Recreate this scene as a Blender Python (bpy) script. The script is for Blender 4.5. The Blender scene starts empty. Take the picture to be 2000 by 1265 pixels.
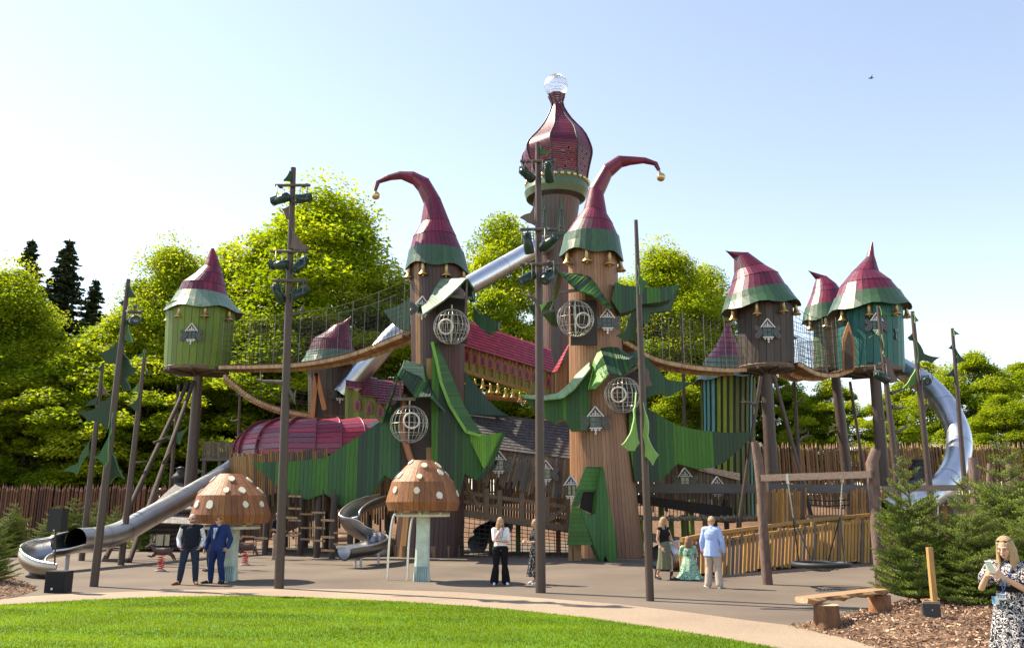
import bpy, math, random
import numpy as np
from mathutils import Vector, Matrix
R = math.radians
rnd = random.Random(7)
C = bpy.context.scene.collection
scene = bpy.context.scene
# ---------------------------------------------------------------- camera
F_PX = 1647.0; PITCH = R(12.2); CAM_Z = 2.0
cam_d = bpy.data.cameras.new("camera"); cam = bpy.data.objects.new("camera", cam_d); C.objects.link(cam)
cam.location = (0, 0, CAM_Z); cam.rotation_euler = (R(90) + PITCH, 0, 0)
cam_d.sensor_width = 36; cam_d.lens = 36 * F_PX / 2000; cam_d.clip_end = 3000; cam_d.clip_start = .05
scene.camera = cam
# ---------------------------------------------------------------- light
SUN_EL, SUN_AZ = R(50), R(-64)          # azimuth measured from +Y towards +X
w = bpy.data.worlds.new("World"); scene.world = w; w.use_nodes = True
nt = w.node_tree; bg = nt.nodes["Background"]
sky = nt.nodes.new("ShaderNodeTexSky"); sky.sky_type = 'NISHITA'; sky.sun_disc = False
sky.sun_elevation = SUN_EL; sky.sun_rotation = SUN_AZ % (2 * math.pi)
sky.air_density = 1.0; sky.dust_density = .15; sky.ozone_density = 1.0
hs = nt.nodes.new('ShaderNodeHueSaturation'); hs.inputs['Hue'].default_value = .504; hs.inputs['Saturation'].default_value = .84; nt.links.new(sky.outputs[0], hs.inputs['Color']); nt.links.new(hs.outputs[0], bg.inputs[0]); bg.inputs[1].default_value = .14
sd = bpy.data.lights.new("sun", 'SUN'); sd.energy = 4.9; sd.angle = R(.5); sd.color = (1, .92, .79)
sun = bpy.data.objects.new("sun", sd); C.objects.link(sun)
sv = Vector((math.sin(SUN_AZ) * math.cos(SUN_EL), math.cos(SUN_AZ) * math.cos(SUN_EL), math.sin(SUN_EL)))
sun.rotation_euler = (-sv).to_track_quat('-Z', 'Y').to_euler(); sun.location = sv * 60
scene.view_settings.view_transform = 'Standard'; scene.view_settings.look = 'None'
scene.view_settings.exposure = 1.1; scene.view_settings.gamma = 1
scene.view_settings.use_white_balance = True; scene.view_settings.white_balance_temperature = 7200; scene.view_settings.white_balance_tint = 10
# ---------------------------------------------------------------- geometry helpers
cp, sp = math.cos(PITCH), math.sin(PITCH)
def ray(px, py):
    u = (px - 1000) / F_PX; v = (632.5 - py) / F_PX
    return Vector((u, cp - sp * v, sp + cp * v))
def P(px, py, Y):
    d = ray(px, py); return Vector((0, 0, CAM_Z)) + d * (Y / d.y)
def G(px, py, z=0.0):
    d = ray(px, py); return Vector((0, 0, CAM_Z)) + d * ((z - CAM_Z) / d.z)
def mpp(Y): return Y / cp / F_PX                      # metres per photo pixel at depth Y
class Pl:                                              # a vertical plane through pixel px0 at depth Y0, turned by ang
    def __init__(s, px0, Y0, ang=0):
        s.o = P(px0, 800, Y0); a = R(ang); s.S = Vector((math.cos(a), math.sin(a), 0)); s.N = Vector((math.sin(a), -math.cos(a), 0))
    def __call__(s, px, py):
        d = ray(px, py); o = Vector((0, 0, CAM_Z)); return o + d * ((s.o - o).dot(s.N) / d.dot(s.N))
def jit(c, a=.12, hue=.04):
    k = 1 + rnd.uniform(-a, a); return tuple(max(0, x * k * (1 + rnd.uniform(-hue, hue))) for x in c)
def pick(pal): return jit(rnd.choice(pal))
WLOC = {}
class MB:
    def __init__(s): s.v = []; s.f = []; s.c = []; s.sm = []
    def face(s, pts, col, smooth=False):
        n = len(s.v); s.v += [Vector(p) for p in pts]; s.f.append(tuple(range(n, n + len(pts)))); s.c.append(col); s.sm.append(smooth)
    def grid(s, rows, col, smooth=True, closed=False, cols=None):
        n = len(s.v); m = len(rows[0])
        for r in rows: s.v += [Vector(p) for p in r]
        for i in range(len(rows) - 1):
            for j in range(m if closed else m - 1):
                k = (j + 1) % m
                s.f.append((n + i * m + j, n + i * m + k, n + (i + 1) * m + k, n + (i + 1) * m + j)); s.c.append(cols[i] if cols else col); s.sm.append(smooth)
    def box8(s, p, col):
        n = len(s.v); s.v += [Vector(q) for q in p]
        for f in ((0, 3, 2, 1), (4, 5, 6, 7), (0, 1, 5, 4), (1, 2, 6, 5), (2, 3, 7, 6), (3, 0, 4, 7)):
            s.f.append(tuple(n + i for i in f)); s.c.append(col); s.sm.append(False)
    def box(s, c, d, col, rz=0, M=None):
        c = Vector(c); hx, hy, hz = d[0] / 2, d[1] / 2, d[2] / 2
        M = M or Matrix.Rotation(rz, 3, 'Z')
        s.box8([c + M @ Vector(q) for q in ((-hx, -hy, -hz), (hx, -hy, -hz), (hx, hy, -hz), (-hx, hy, -hz), (-hx, -hy, hz), (hx, -hy, hz), (hx, hy, hz), (-hx, hy, hz))], col)
    def beam(s, a, b, w, h, col, up=(0, 0, 1)):
        a, b = Vector(a), Vector(b); d = (b - a).normalized(); x = d.cross(Vector(up))
        if x.length < 1e-4: x = d.cross(Vector((0, 1, 0)))
        x.normalize(); y = x.cross(d).normalized(); x *= w / 2; y *= h / 2
        s.box8([a - x - y, a + x - y, a + x + y, a - x + y, b - x - y, b + x - y, b + x + y, b - x + y], col)
    def tube(s, pts, rad, col, n=10, caps=True, smooth=True, closed=False, cols=None):
        pts = [Vector(p) for p in pts]; rad = rad if isinstance(rad, (list, tuple)) else [rad] * len(pts)
        rows = []; ref = None
        for i, p in enumerate(pts):
            a = pts[i - 1] if (i or closed) else p; b = pts[(i + 1) % len(pts)] if (i < len(pts) - 1 or closed) else p
            d = (b - a).normalized()
            if ref is None: ref = Vector((1, 0, 0)) if abs(d.x) < .9 else Vector((0, 1, 0))
            x = (ref - d * ref.dot(d)).normalized(); ref = x; y = d.cross(x)
            rows.append([p + (x * math.cos(t) + y * math.sin(t)) * rad[i] for t in (2 * math.pi * k / n for k in range(n))])
        if closed: rows.append(rows[0])
        s.grid(rows, col, smooth, True, cols)
        if caps and not closed: s.face(rows[0][::-1], col); s.face(rows[-1], col)
    def wire(s, a, b, r, col): s.tube([a, b], r, col, 3, False)
    def lathe(s, c, prof, col, n=20, axis=None, smooth=True, cols=None, sx=1, sy=1):
        c = Vector(c); M = Vector((0, 0, 1)).rotation_difference(Vector(axis)).to_matrix() if axis is not None else Matrix.Identity(3)
        rows = [[c + M @ Vector((r * sx * math.cos(2 * math.pi * k / n), r * sy * math.sin(2 * math.pi * k / n), z)) for k in range(n)] for r, z in prof]
        s.grid(rows, col, smooth, True, cols)
    def ball(s, c, r, col, n=14, m=9, sc=(1, 1, 1), M=None):
        c = Vector(c); rows = []
        for i in range(m + 1):
            t = math.pi * i / m
            row = [Vector((r * sc[0] * math.sin(t) * math.cos(2 * math.pi * k / n), r * sc[1] * math.sin(t) * math.sin(2 * math.pi * k / n), r * sc[2] * math.cos(t))) for k in range(n)]
            rows.append([c + (M @ q if M else q) for q in row])
        s.grid(rows, col, True, True)
    def prism(s, poly, off, col, rim=None, back=None):
        poly = [Vector(p) for p in poly]; off = Vector(off)
        s.face(poly, col); s.face([p + off for p in poly][::-1], back or col)
        for i in range(len(poly)):
            a, b = poly[i], poly[(i + 1) % len(poly)]; s.face([a, b, b + off, a + off], rim or col)
    def build(s, name, m, parent=None, local=False, weld=False):
        o0 = Vector((0, 0, 0)) if (local or parent is None) else WLOC[parent.name]
        me = bpy.data.meshes.new(name); me.from_pydata([tuple(p - o0) for p in s.v], [], s.f)
        at = me.color_attributes.new("Col", 'FLOAT_COLOR', 'CORNER')
        arr = np.empty((len(me.loops), 4), np.float32); k = 0
        for f, c in zip(s.f, s.c): arr[k:k + len(f), :3] = c[:3]; k += len(f)
        arr[:, 3] = 1; at.data.foreach_set("color", arr.ravel())
        me.polygons.foreach_set("use_smooth", s.sm); me.update()
        ob = bpy.data.objects.new(name, me); C.objects.link(ob); me.materials.append(MAT[m] if isinstance(m, str) else m)
        if parent is not None: ob.parent = parent
        WLOC[ob.name] = o0; return ob
def npmesh(name, V, Fa, col, m, parent=None, off=None, smooth=False):
    o0 = WLOC[parent.name] if parent is not None else Vector((0, 0, 0))
    V = np.asarray(V, np.float32) - np.array(o0, np.float32) if off is None else np.asarray(V, np.float32)
    Fa = np.asarray(Fa, np.int32); k = Fa.shape[1]; me = bpy.data.meshes.new(name)
    me.vertices.add(len(V)); me.vertices.foreach_set("co", V.ravel()); me.loops.add(Fa.size); me.loops.foreach_set("vertex_index", Fa.ravel())
    me.polygons.add(len(Fa)); me.polygons.foreach_set("loop_start", np.arange(len(Fa), dtype=np.int32) * k)
    try: me.polygons.foreach_set("loop_total", np.full(len(Fa), k, np.int32))
    except Exception: pass
    me.update(calc_edges=True); me.validate()
    at = me.color_attributes.new("Col", 'FLOAT_COLOR', 'POINT'); a = np.ones((len(V), 4), np.float32); a[:, :3] = col; at.data.foreach_set("color", a.ravel())
    if smooth: me.polygons.foreach_set("use_smooth", [True] * len(Fa))
    ob = bpy.data.objects.new(name, me); C.objects.link(ob); me.materials.append(MAT[m])
    if parent is not None: ob.parent = parent
    WLOC[ob.name] = o0; return ob
def tag(o, label=None, cat=None, group=None, kind=None):
    if label: o["label"] = label
    if cat: o["category"] = cat
    if group: o["group"] = group
    if kind: o["kind"] = kind
    return o
def thing(name, label, cat, loc=(0, 0, 0), group=None):
    o = bpy.data.objects.new(name, None); C.objects.link(o); o.location = loc; o.empty_display_size = .2
    WLOC[o.name] = Vector(loc); return tag(o, label, cat, group)
def copy_tree(o, parent=None):
    c = o.copy(); C.objects.link(c); c.parent = parent; WLOC[c.name] = WLOC.get(o.name, Vector())
    for ch in list(o.children): copy_tree(ch, c)
    return c
def resample(pts, n):
    pts = [Vector(p) for p in pts]; L = [0]
    for a, b in zip(pts, pts[1:]): L.append(L[-1] + (b - a).length)
    out = []
    for i in range(n + 1):
        t = L[-1] * i / n; k = 0
        while k < len(pts) - 2 and L[k + 1] < t: k += 1
        d = L[k + 1] - L[k]; out.append(pts[k].lerp(pts[k + 1], (t - L[k]) / d if d else 0))
    return out
def smooth_path(pts, n):                               # Catmull-Rom
    pts = [Vector(p) for p in pts]; q = [pts[0] * 2 - pts[1]] + pts + [pts[-1] * 2 - pts[-2]]; out = []
    for i in range(1, len(q) - 2):
        for k in range(n):
            t = k / n; a, b, c, d = q[i - 1], q[i], q[i + 1], q[i + 2]
            out.append(.5 * ((2 * b) + (c - a) * t + (2 * a - 5 * b + 4 * c - d) * t * t + (3 * b - a - 3 * c + d) * t ** 3))
    return out + [pts[-1]]
def ruled(mb, A, B, n, pal, gap=.08, t=.03, jag=0, jagA=0, side=1):
    a = resample(A, n); b = resample(B, n)
    for i in range(n):
        g = gap / 2; p0 = a[i].lerp(a[i + 1], g); p1 = a[i].lerp(a[i + 1], 1 - g); q0 = b[i].lerp(b[i + 1], g); q1 = b[i].lerp(b[i + 1], 1 - g)
        if jag: e = rnd.uniform(-jag, jag); d0 = (q0 - p0).normalized() * e; q0 = q0 + d0; q1 = q1 + d0
        if jagA: e = rnd.uniform(-jagA, jagA); d0 = (p0 - q0).normalized() * e; p0 = p0 + d0; p1 = p1 + d0
        nn = (p1 - p0 + q1 - q0).cross(q0 - p0 + q1 - p1)
        if nn.length < 1e-9: continue
        nn = nn.normalized() * t * side
        mb.box8([p0, p1, q1, q0, p0 + nn, p1 + nn, q1 + nn, q0 + nn], pick(pal))
def clip(poly, axis, lim, keep_gt):
    out = []; n = len(poly)
    for i in range(n):
        a, b = poly[i], poly[(i + 1) % n]; ia = (a[axis] > lim) == keep_gt; ib = (b[axis] > lim) == keep_gt
        if ia: out.append(a)
        if ia != ib: k = (lim - a[axis]) / (b[axis] - a[axis]); out.append((a[0] + (b[0] - a[0]) * k, a[1] + (b[1] - a[1]) * k))
    return out
def panel(mb, pl, px, T, pal, bw=.14, rim=None, horiz=False, gap=.012, back=None, dark=(.012, .02, .014)):
    """boarded panel: outline in photo pixels laid on the vertical plane pl, thickness T going away from the camera"""
    pts = [pl(x, y) for x, y in px]; q = [((p - pl.o).dot(pl.S), p.z) for p in pts]; ax = 1 if horiz else 0
    V = lambda s, z, d=0: Vector((pl.o.x, pl.o.y, 0)) + pl.S * s + Vector((0, 0, z)) + pl.N * d
    lo, hi = min(a[ax] for a in q), max(a[ax] for a in q); x = lo; last = None; run = 0
    while x < hi:
        if run <= 0: last = rnd.choice(pal); run = rnd.choice((1, 1, 2, 3, 3, 4))
        run -= 1; col = jit(last, .08)
        c = clip(clip(q, ax, x, True), ax, x + bw - gap, False) if len(q) > 2 else []
        if len(c) > 2:
            mb.face([V(s, z, .012) for s, z in c], col); mb.face([V(s, z, -T - .012) for s, z in c], col)
        x += bw
    r = rim or pal[0]
    for d in (0, -T): mb.face([V(s, z, d) for s, z in q], dark)
    for i in range(len(q)):
        a, b = q[i], q[(i + 1) % len(q)]; mb.face([V(*a, .02), V(*b, .02), V(*b, -T - .02), V(*a, -T - .02)], r)
def ringpx(L, Rr, Y, fl=1.0):
    a, b = P(*L, Y), P(*Rr, Y); c = (a + b) / 2; U = (b - a) / 2; return (c, U, Vector((0, U.length * fl, 0)))
def rp(r, ang, k=1.0, dz=0.0): return r[0] + (r[1] * math.cos(ang) + r[2] * math.sin(ang)) * k + Vector((0, 0, dz))
def loft_boards(mb, rings, n, pal, gap=.1, t=.03, core=(.03, .02, .02), wave=0, wn=8, jag=0, perband=False, bottom=True, runs=True):
    """rings of a round wall or hat from top to bottom, clad with n boards running up it"""
    last = None; run = 0
    for k in range(n):
        a0 = 2 * math.pi * (k + gap / 2) / n; a1 = 2 * math.pi * (k + 1 - gap / 2) / n
        if run <= 0: last = rnd.choice(pal); run = rnd.choice((1, 1, 2, 2, 3)) if runs else 1
        run -= 1; col = jit(last, .1); J = rnd.uniform(-jag, jag) if jag else 0
        for i in range(len(rings) - 1):
            r0, r1 = rings[i], rings[i + 1]; ra, rb = r0[1].length, r1[1].length
            w0 = w1 = 0
            if i == len(rings) - 2: w0 = wave * math.sin(a0 * wn) + J; w1 = wave * math.sin(a1 * wn) + J
            o = [rp(r0, a0), rp(r0, a1), rp(r1, a1, 1, w1), rp(r1, a0, 1, w0)]
            ka, kb = max(.02, 1 - t / max(ra, .001)), max(.02, 1 - t / max(rb, .001))
            q = [rp(r0, a0, ka), rp(r0, a1, ka), rp(r1, a1, kb, w1), rp(r1, a0, kb, w0)]
            if perband: col = jit(last, .16, .06) if rnd.random() < .8 else pick(pal)
            n0 = len(mb.v); mb.v += o + q
            for f in ((0, 1, 2, 3), (1, 5, 6, 2), (4, 0, 3, 7), (3, 2, 6, 7), (4, 5, 1, 0)):
                mb.f.append(tuple(n0 + j for j in f)); mb.c.append(col); mb.sm.append(False)
    m = n
    rows = [[rp(r, 2 * math.pi * k / m, max(.02, 1 - (t + .012) / max(r[1].length, .001)), (wave * math.sin(2 * math.pi * k / m * wn) if i == len(rings) - 1 else 0)) for k in range(m)] for i, r in enumerate(rings)]
    mb.grid(rows, core, False, True)
    if bottom: mb.face(rows[-1], core)
def cyl_rings(x, y, zs, rs): return [(Vector((x, y, z)), Vector((r, 0, 0)), Vector((0, r, 0))) for z, r in zip(zs, rs)]
# ---------------------------------------------------------------- materials
MAT = {}
def mk(name, rough=.6, metal=0, ns=6, na=.25, bump=.0, bs=None, st=(1, 1, 1), spec=.5, trans=0, rn=0, coat=0, aniso=0):
    m = bpy.data.materials.new(name); m.use_nodes = True; t = m.node_tree; N = t.nodes; L = t.links
    b = N["Principled BSDF"]; b.inputs["Roughness"].default_value = rough; b.inputs["Metallic"].default_value = metal
    b.inputs["Specular IOR Level"].default_value = spec; b.inputs["Coat Weight"].default_value = coat; b.inputs["Coat Roughness"].default_value = .14
    a = N.new("ShaderNodeAttribute"); a.attribute_name = "Col"
    tc = N.new("ShaderNodeTexCoord"); mp = N.new("ShaderNodeMapping"); mp.inputs["Scale"].default_value = st; L.new(tc.outputs["Object"], mp.inputs[0])
    no = N.new("ShaderNodeTexNoise"); no.inputs["Scale"].default_value = ns; no.inputs["Detail"].default_value = 5; no.inputs["Roughness"].default_value = .65; L.new(mp.outputs[0], no.inputs["Vector"])
    mr = N.new("ShaderNodeMapRange"); mr.inputs[1].default_value = .3; mr.inputs[2].default_value = .7; mr.inputs[3].default_value = 1 - na; mr.inputs[4].default_value = 1 + na
    L.new(no.outputs[0], mr.inputs[0])
    mx = N.new("ShaderNodeVectorMath"); mx.operation = 'SCALE'; L.new(a.outputs["Color"], mx.inputs[0]); L.new(mr.outputs[0], mx.inputs["Scale"])
    L.new(mx.outputs[0], b.inputs["Base Color"])
    if rn:
        m2 = N.new("ShaderNodeMapRange"); m2.inputs[1].default_value = .3; m2.inputs[2].default_value = .7; m2.inputs[3].default_value = max(0, rough - rn); m2.inputs[4].default_value = rough + rn
        L.new(no.outputs[0], m2.inputs[0]); L.new(m2.outputs[0], b.inputs["Roughness"])
    if bump:
        n2 = N.new("ShaderNodeTexNoise"); n2.inputs["Scale"].default_value = bs or ns * 4; n2.inputs["Detail"].default_value = 4; L.new(mp.outputs[0], n2.inputs["Vector"])
        bp = N.new("ShaderNodeBump"); bp.inputs["Strength"].default_value = bump; bp.inputs["Distance"].default_value = .02; L.new(n2.outputs[0], bp.inputs["Height"]); L.new(bp.outputs[0], b.inputs["Normal"])
    if trans:
        tr = N.new("ShaderNodeBsdfTranslucent"); sc = N.new("ShaderNodeVectorMath"); sc.operation = 'MULTIPLY'; sc.inputs[1].default_value = (1.25, 1.25, .5)
        L.new(mx.outputs[0], sc.inputs[0]); L.new(sc.outputs[0], tr.inputs[0])
        mi = N.new("ShaderNodeMixShader"); mi.inputs[0].default_value = trans; L.new(b.outputs[0], mi.inputs[1]); L.new(tr.outputs[0], mi.inputs[2])
        L.new(mi.outputs[0], N["Material Output"].inputs[0])
    MAT[name] = m; return m
mk('board', .5, 0, 3, .26, .3, 30, (6, 6, .6), .38, rn=.12)
mk('hatpaint', .36, 0, 4, .2, .15, 25, (4, 4, .8), .55, rn=.1)
mk('wood', .62, 0, 4, .3, .5, 14, (5, 5, .6))
mk('woodx', .62, 0, 4, .3, .5, 14, (.6, 5, 5))
mk('bark', .85, 0, 5, .45, .9, 16, (3, 3, .7))
mk('paint', .35, 0, 5, .06)
mk('metalpaint', .5, 0, 6, .15, .12, 30, rn=.1)
mk('steel', .34, 1, 1.2, .08, 0, 2, rn=.05)
mk('wiremetal', .3, .8, 5, .1)
mk('gold', .32, .85, 8, .2, .1)
mk('leaf', .55, 0, .5, .22, spec=.25, trans=.55)
mk('needle', .5, 0, 2.5, .3, spec=.35, trans=.15)
mk('cloth', .85, 0, 14, .14, .35, 160, spec=.2)
mk('skin', .5, 0, 10, .07, .05, 60, spec=.4)
mk('hair', .45, 0, 18, .3, .6, 30, (9, 9, .8), spec=.5)
mk('rubber', .6, 0, 10, .15, .2)
mk('rope', .85, 0, 12, .2, .4, 60)
mk('glassdark', .08, 0, 2, .1, spec=.8)
mk('slate', .6, 0, 5, .25, .4, 12)
mk('stone', .8, 0, 4, .25, .4, 12)
mk('chip', .85, 0, 6, .35, .3)
# ---------------------------------------------------------------- ground
def sstep(a, b, x): t = min(1, max(0, (x - a) / (b - a))); return t * t * (3 - 2 * t)
def hz(x, y):
    h = 2.1 * sstep(43, 53, y) * sstep(-15, -9, x)
    h += .12 * math.sin(x * .5 + 1) * math.sin(y * .4) * sstep(44, 50, y)
    return h + .8 * sstep(56, 64, y) * sstep(-30, -10, x)
def ground_mat(name, stops, scale, bump, bscale, rough=.9, scale2=.5, amt2=.25, detail=8, spd=0, spk=(.8, .8, .8), vor=False):
    m = bpy.data.materials.new(name); m.use_nodes = True; t = m.node_tree; N = t.nodes; L = t.links; b = N["Principled BSDF"]
    b.inputs["Roughness"].default_value = rough; b.inputs["Specular IOR Level"].default_value = .25
    tc = N.new("ShaderNodeTexCoord"); n1 = N.new("ShaderNodeTexVoronoi" if vor else "ShaderNodeTexNoise"); n1.inputs["Scale"].default_value = scale
    if not vor: n1.inputs["Detail"].default_value = detail; n1.inputs["Roughness"].default_value = .7
    L.new(tc.outputs["Object"], n1.inputs["Vector"])
    cr = N.new("ShaderNodeValToRGB"); e = cr.color_ramp.elements
    while len(e) < len(stops): e.new(.5)
    for k, (p, c) in enumerate(stops): e[k].position = p; e[k].color = (*c, 1)
    L.new(n1.outputs[0], cr.inputs[0])
    n2 = N.new("ShaderNodeTexNoise"); n2.inputs["Scale"].default_value = scale2; n2.inputs["Detail"].default_value = 4; L.new(tc.outputs["Object"], n2.inputs["Vector"])
    mr = N.new("ShaderNodeMapRange"); mr.inputs[1].default_value = .3; mr.inputs[2].default_value = .7; mr.inputs[3].default_value = 1 - amt2; mr.inputs[4].default_value = 1 + amt2; L.new(n2.outputs[0], mr.inputs[0])
    mx = N.new("ShaderNodeVectorMath"); mx.operation = 'SCALE'; L.new(cr.outputs[0], mx.inputs[0]); L.new(mr.outputs[0], mx.inputs["Scale"]); L.new(mx.outputs[0], b.inputs["Base Color"])
    n3 = N.new("ShaderNodeTexNoise"); n3.inputs["Scale"].default_value = bscale; n3.inputs["Detail"].default_value = 6; L.new(tc.outputs["Object"], n3.inputs["Vector"])
    bp = N.new("ShaderNodeBump"); bp.inputs["Strength"].default_value = bump; bp.inputs["Distance"].default_value = .03; L.new(n3.outputs[0], bp.inputs["Height"]); L.new(bp.outputs[0], b.inputs["Normal"])
    MAT[name] = m; return m
ground_mat('soil', [(.3, (.11, .065, .04)), (.55, (.18, .105, .065)), (.8, (.25, .16, .1))], 3, .9, 8)
ground_mat('tarmac', [(.3, (.10, .08, .062)), (.5, (.142, .113, .089)), (.75, (.2, .16, .126))], 60, .35, 90, .85, .3, .22)
ground_mat('resin', [(.3, (.20, .15, .105)), (.5, (.3, .23, .165)), (.72, (.46, .37, .28))], 45, .4, 60, .8, .4, .12)
ground_mat('turf', [(.3, (.035, .10, .006)), (.5, (.075, .18, .012)), (.75, (.13, .26, .02))], 30, .6, 50, .8, .6, .18)
ground_mat('mulch', [(.28, (.05, .028, .016)), (.5, (.14, .082, .05)), (.75, (.3, .19, .12))], 14, 1, 22, .9, 1.2, .25)
ground_mat('forest', [(.3, (.02, .03, .01)), (.6, (.05, .06, .02)), (.8, (.08, .07, .03))], 2, .8, 6)
def sheet(name, x0, x1, y0, y1, nx, ny, m, dz=0, zf=None):
    rows = []
    for j in range(ny + 1):
        y = y0 + (y1 - y0) * j / ny; rows.append([(x0 + (x1 - x0) * i / nx, y, (zf or hz)(x0 + (x1 - x0) * i / nx, y) + dz) for i in range(nx + 1)])
    mb = MB(); mb.grid(rows, (.2, .2, .2), True); return tag(mb.build(name, m), kind='structure')
xs = [-900, -300, -120, -60] + [i * 1.5 - 45 for i in range(61)] + [60, 120, 300, 900]
ys = [-60, -10, 0, 10, 20, 30, 40] + [41 + i for i in range(30)] + [80, 110, 200, 500, 1500]
mb = MB(); mb.grid([[(x, y, hz(x, y) - .01) for x in xs] for y in ys], (.2, .2, .2), True)
tag(mb.build('ground', 'soil'), kind='structure')
def poly_ground(name, px_pts, m, z, world=()):
    pts = [G(x, y) for x, y in px_pts] + [Vector(p) for p in world]
    mb = MB(); mb.face([(p.x, p.y, z) for p in pts], (.2, .2, .2)); return tag(mb.build(name, m), kind='structure')
# rubberised play surface
mb = MB(); mb.grid([[(x, y, hz(x, y) + .004) for x in [-46 + 2 * i for i in range(47)]] for y in [5, 20, 30, 38, 42, 43.5, 45]], (.2, .2, .2), True)
tag(mb.build('play_surface', 'tarmac'), kind='structure')
path_top = [(-400, 1196), (0, 1170), (60, 1164), (150, 1159), (350, 1152), (545, 1149), (740, 1151), (900, 1156), (1060, 1168), (1200, 1179), (1342, 1195), (1450, 1210), (1540, 1221), (1640, 1240), (1745, 1266), (1900, 1320), (2000, 1400)]
lawn_top = [(-400, 1210), (0, 1182), (150, 1173), (312, 1166), (480, 1164), (600, 1167), (780, 1175), (900, 1183), (1000, 1191), (1150, 1207), (1300, 1229), (1420, 1248), (1520, 1267), (1620, 1290), (1750, 1330)]
a = [G(x, y) for x, y in path_top]; a += [Vector((6, 3, 0)), Vector((6, -8, 0)), Vector((-40, -8, 0)), Vector((-40, a[0].y, 0))]
mb = MB(); mb.face([(p.x, p.y, .008) for p in a], (.2,) * 3); tag(mb.build('path', 'resin'), kind='structure')
lw = [G(x, y) for x, y in lawn_top]; lw += [Vector((3.6, 4, 0)), Vector((2, -4, 0)), Vector((-38, -4, 0)), Vector((-38, lw[0].y, 0))]
mb = MB(); mb.face([(p.x, p.y, .014) for p in lw], (.2,) * 3); tag(mb.build('lawn', 'turf'), kind='structure')
# blades of the lawn
def inside(pt, poly):
    x, y = pt; c = False; n = len(poly)
    for i in range(n):
        a, b = poly[i], poly[(i + 1) % n]
        if (a[1] > y) != (b[1] > y) and x < (b[0] - a[0]) * (y - a[1]) / (b[1] - a[1]) + a[0]: c = not c
    return c
def np_inside(X, Y, poly):
    c = np.zeros(len(X), bool); n = len(poly)
    for i in range(n):
        ax, ay = poly[i]; bx, by = poly[(i + 1) % n]
        if ay == by: continue
        c ^= ((ay > Y) != (by > Y)) & (X < (bx - ax) * (Y - ay) / (by - ay) + ax)
    return c
rg = np.random.default_rng(3)
def blades(poly, n, y0, y1, h, wd, z, x0=-16, x1=9):
    Y = y0 + (y1 - y0) * rg.random(n) ** .8; X = (rg.random(n) * 2 - 1) * (Y * .64 + .5)
    k = np_inside(X, Y, [(p.x, p.y) for p in poly]); X, Y = X[k], Y[k]; n = len(X)
    a = rg.random(n) * 6.283; H = h * (.6 + .8 * rg.random(n)); l = (rg.random((n, 2)) - .5) * .9 * H[:, None]; W = wd * (.7 + .6 * rg.random(n))
    V = np.empty((n, 3, 3)); dx, dy = np.cos(a) * W, np.sin(a) * W
    V[:, 0] = np.stack([X - dx, Y - dy, np.full(n, z)], 1); V[:, 1] = np.stack([X + dx, Y + dy, np.full(n, z)], 1); V[:, 2] = np.stack([X + l[:, 0], Y + l[:, 1], z + H], 1)
    stripe = .5 + .5 * np.sin((Y + .12 * X) * 3.1)
    patch = .5 + .25 * np.sin(X * 1.7 + np.sin(Y * 2.3) * 2) + .25 * np.sin(Y * 5.1 + X * .8)
    base = np.stack([.15 + .06 * stripe, .23 + .06 * stripe, .004 + .003 * stripe], 1) * (.75 + .35 * rg.random((n, 1))) * (.8 + .35 * patch[:, None])
    return V.reshape(-1, 3), np.arange(3 * n).reshape(-1, 3), np.repeat(base, 3, 0)
V, Fa, cc = blades(lw, 330000, 9.5, 21.8, .03, .007, .012)
tag(npmesh('grass', V, Fa, cc, 'leaf'), 'short bright green mown lawn with faint mowing stripes', 'grass', kind='stuff')
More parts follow.
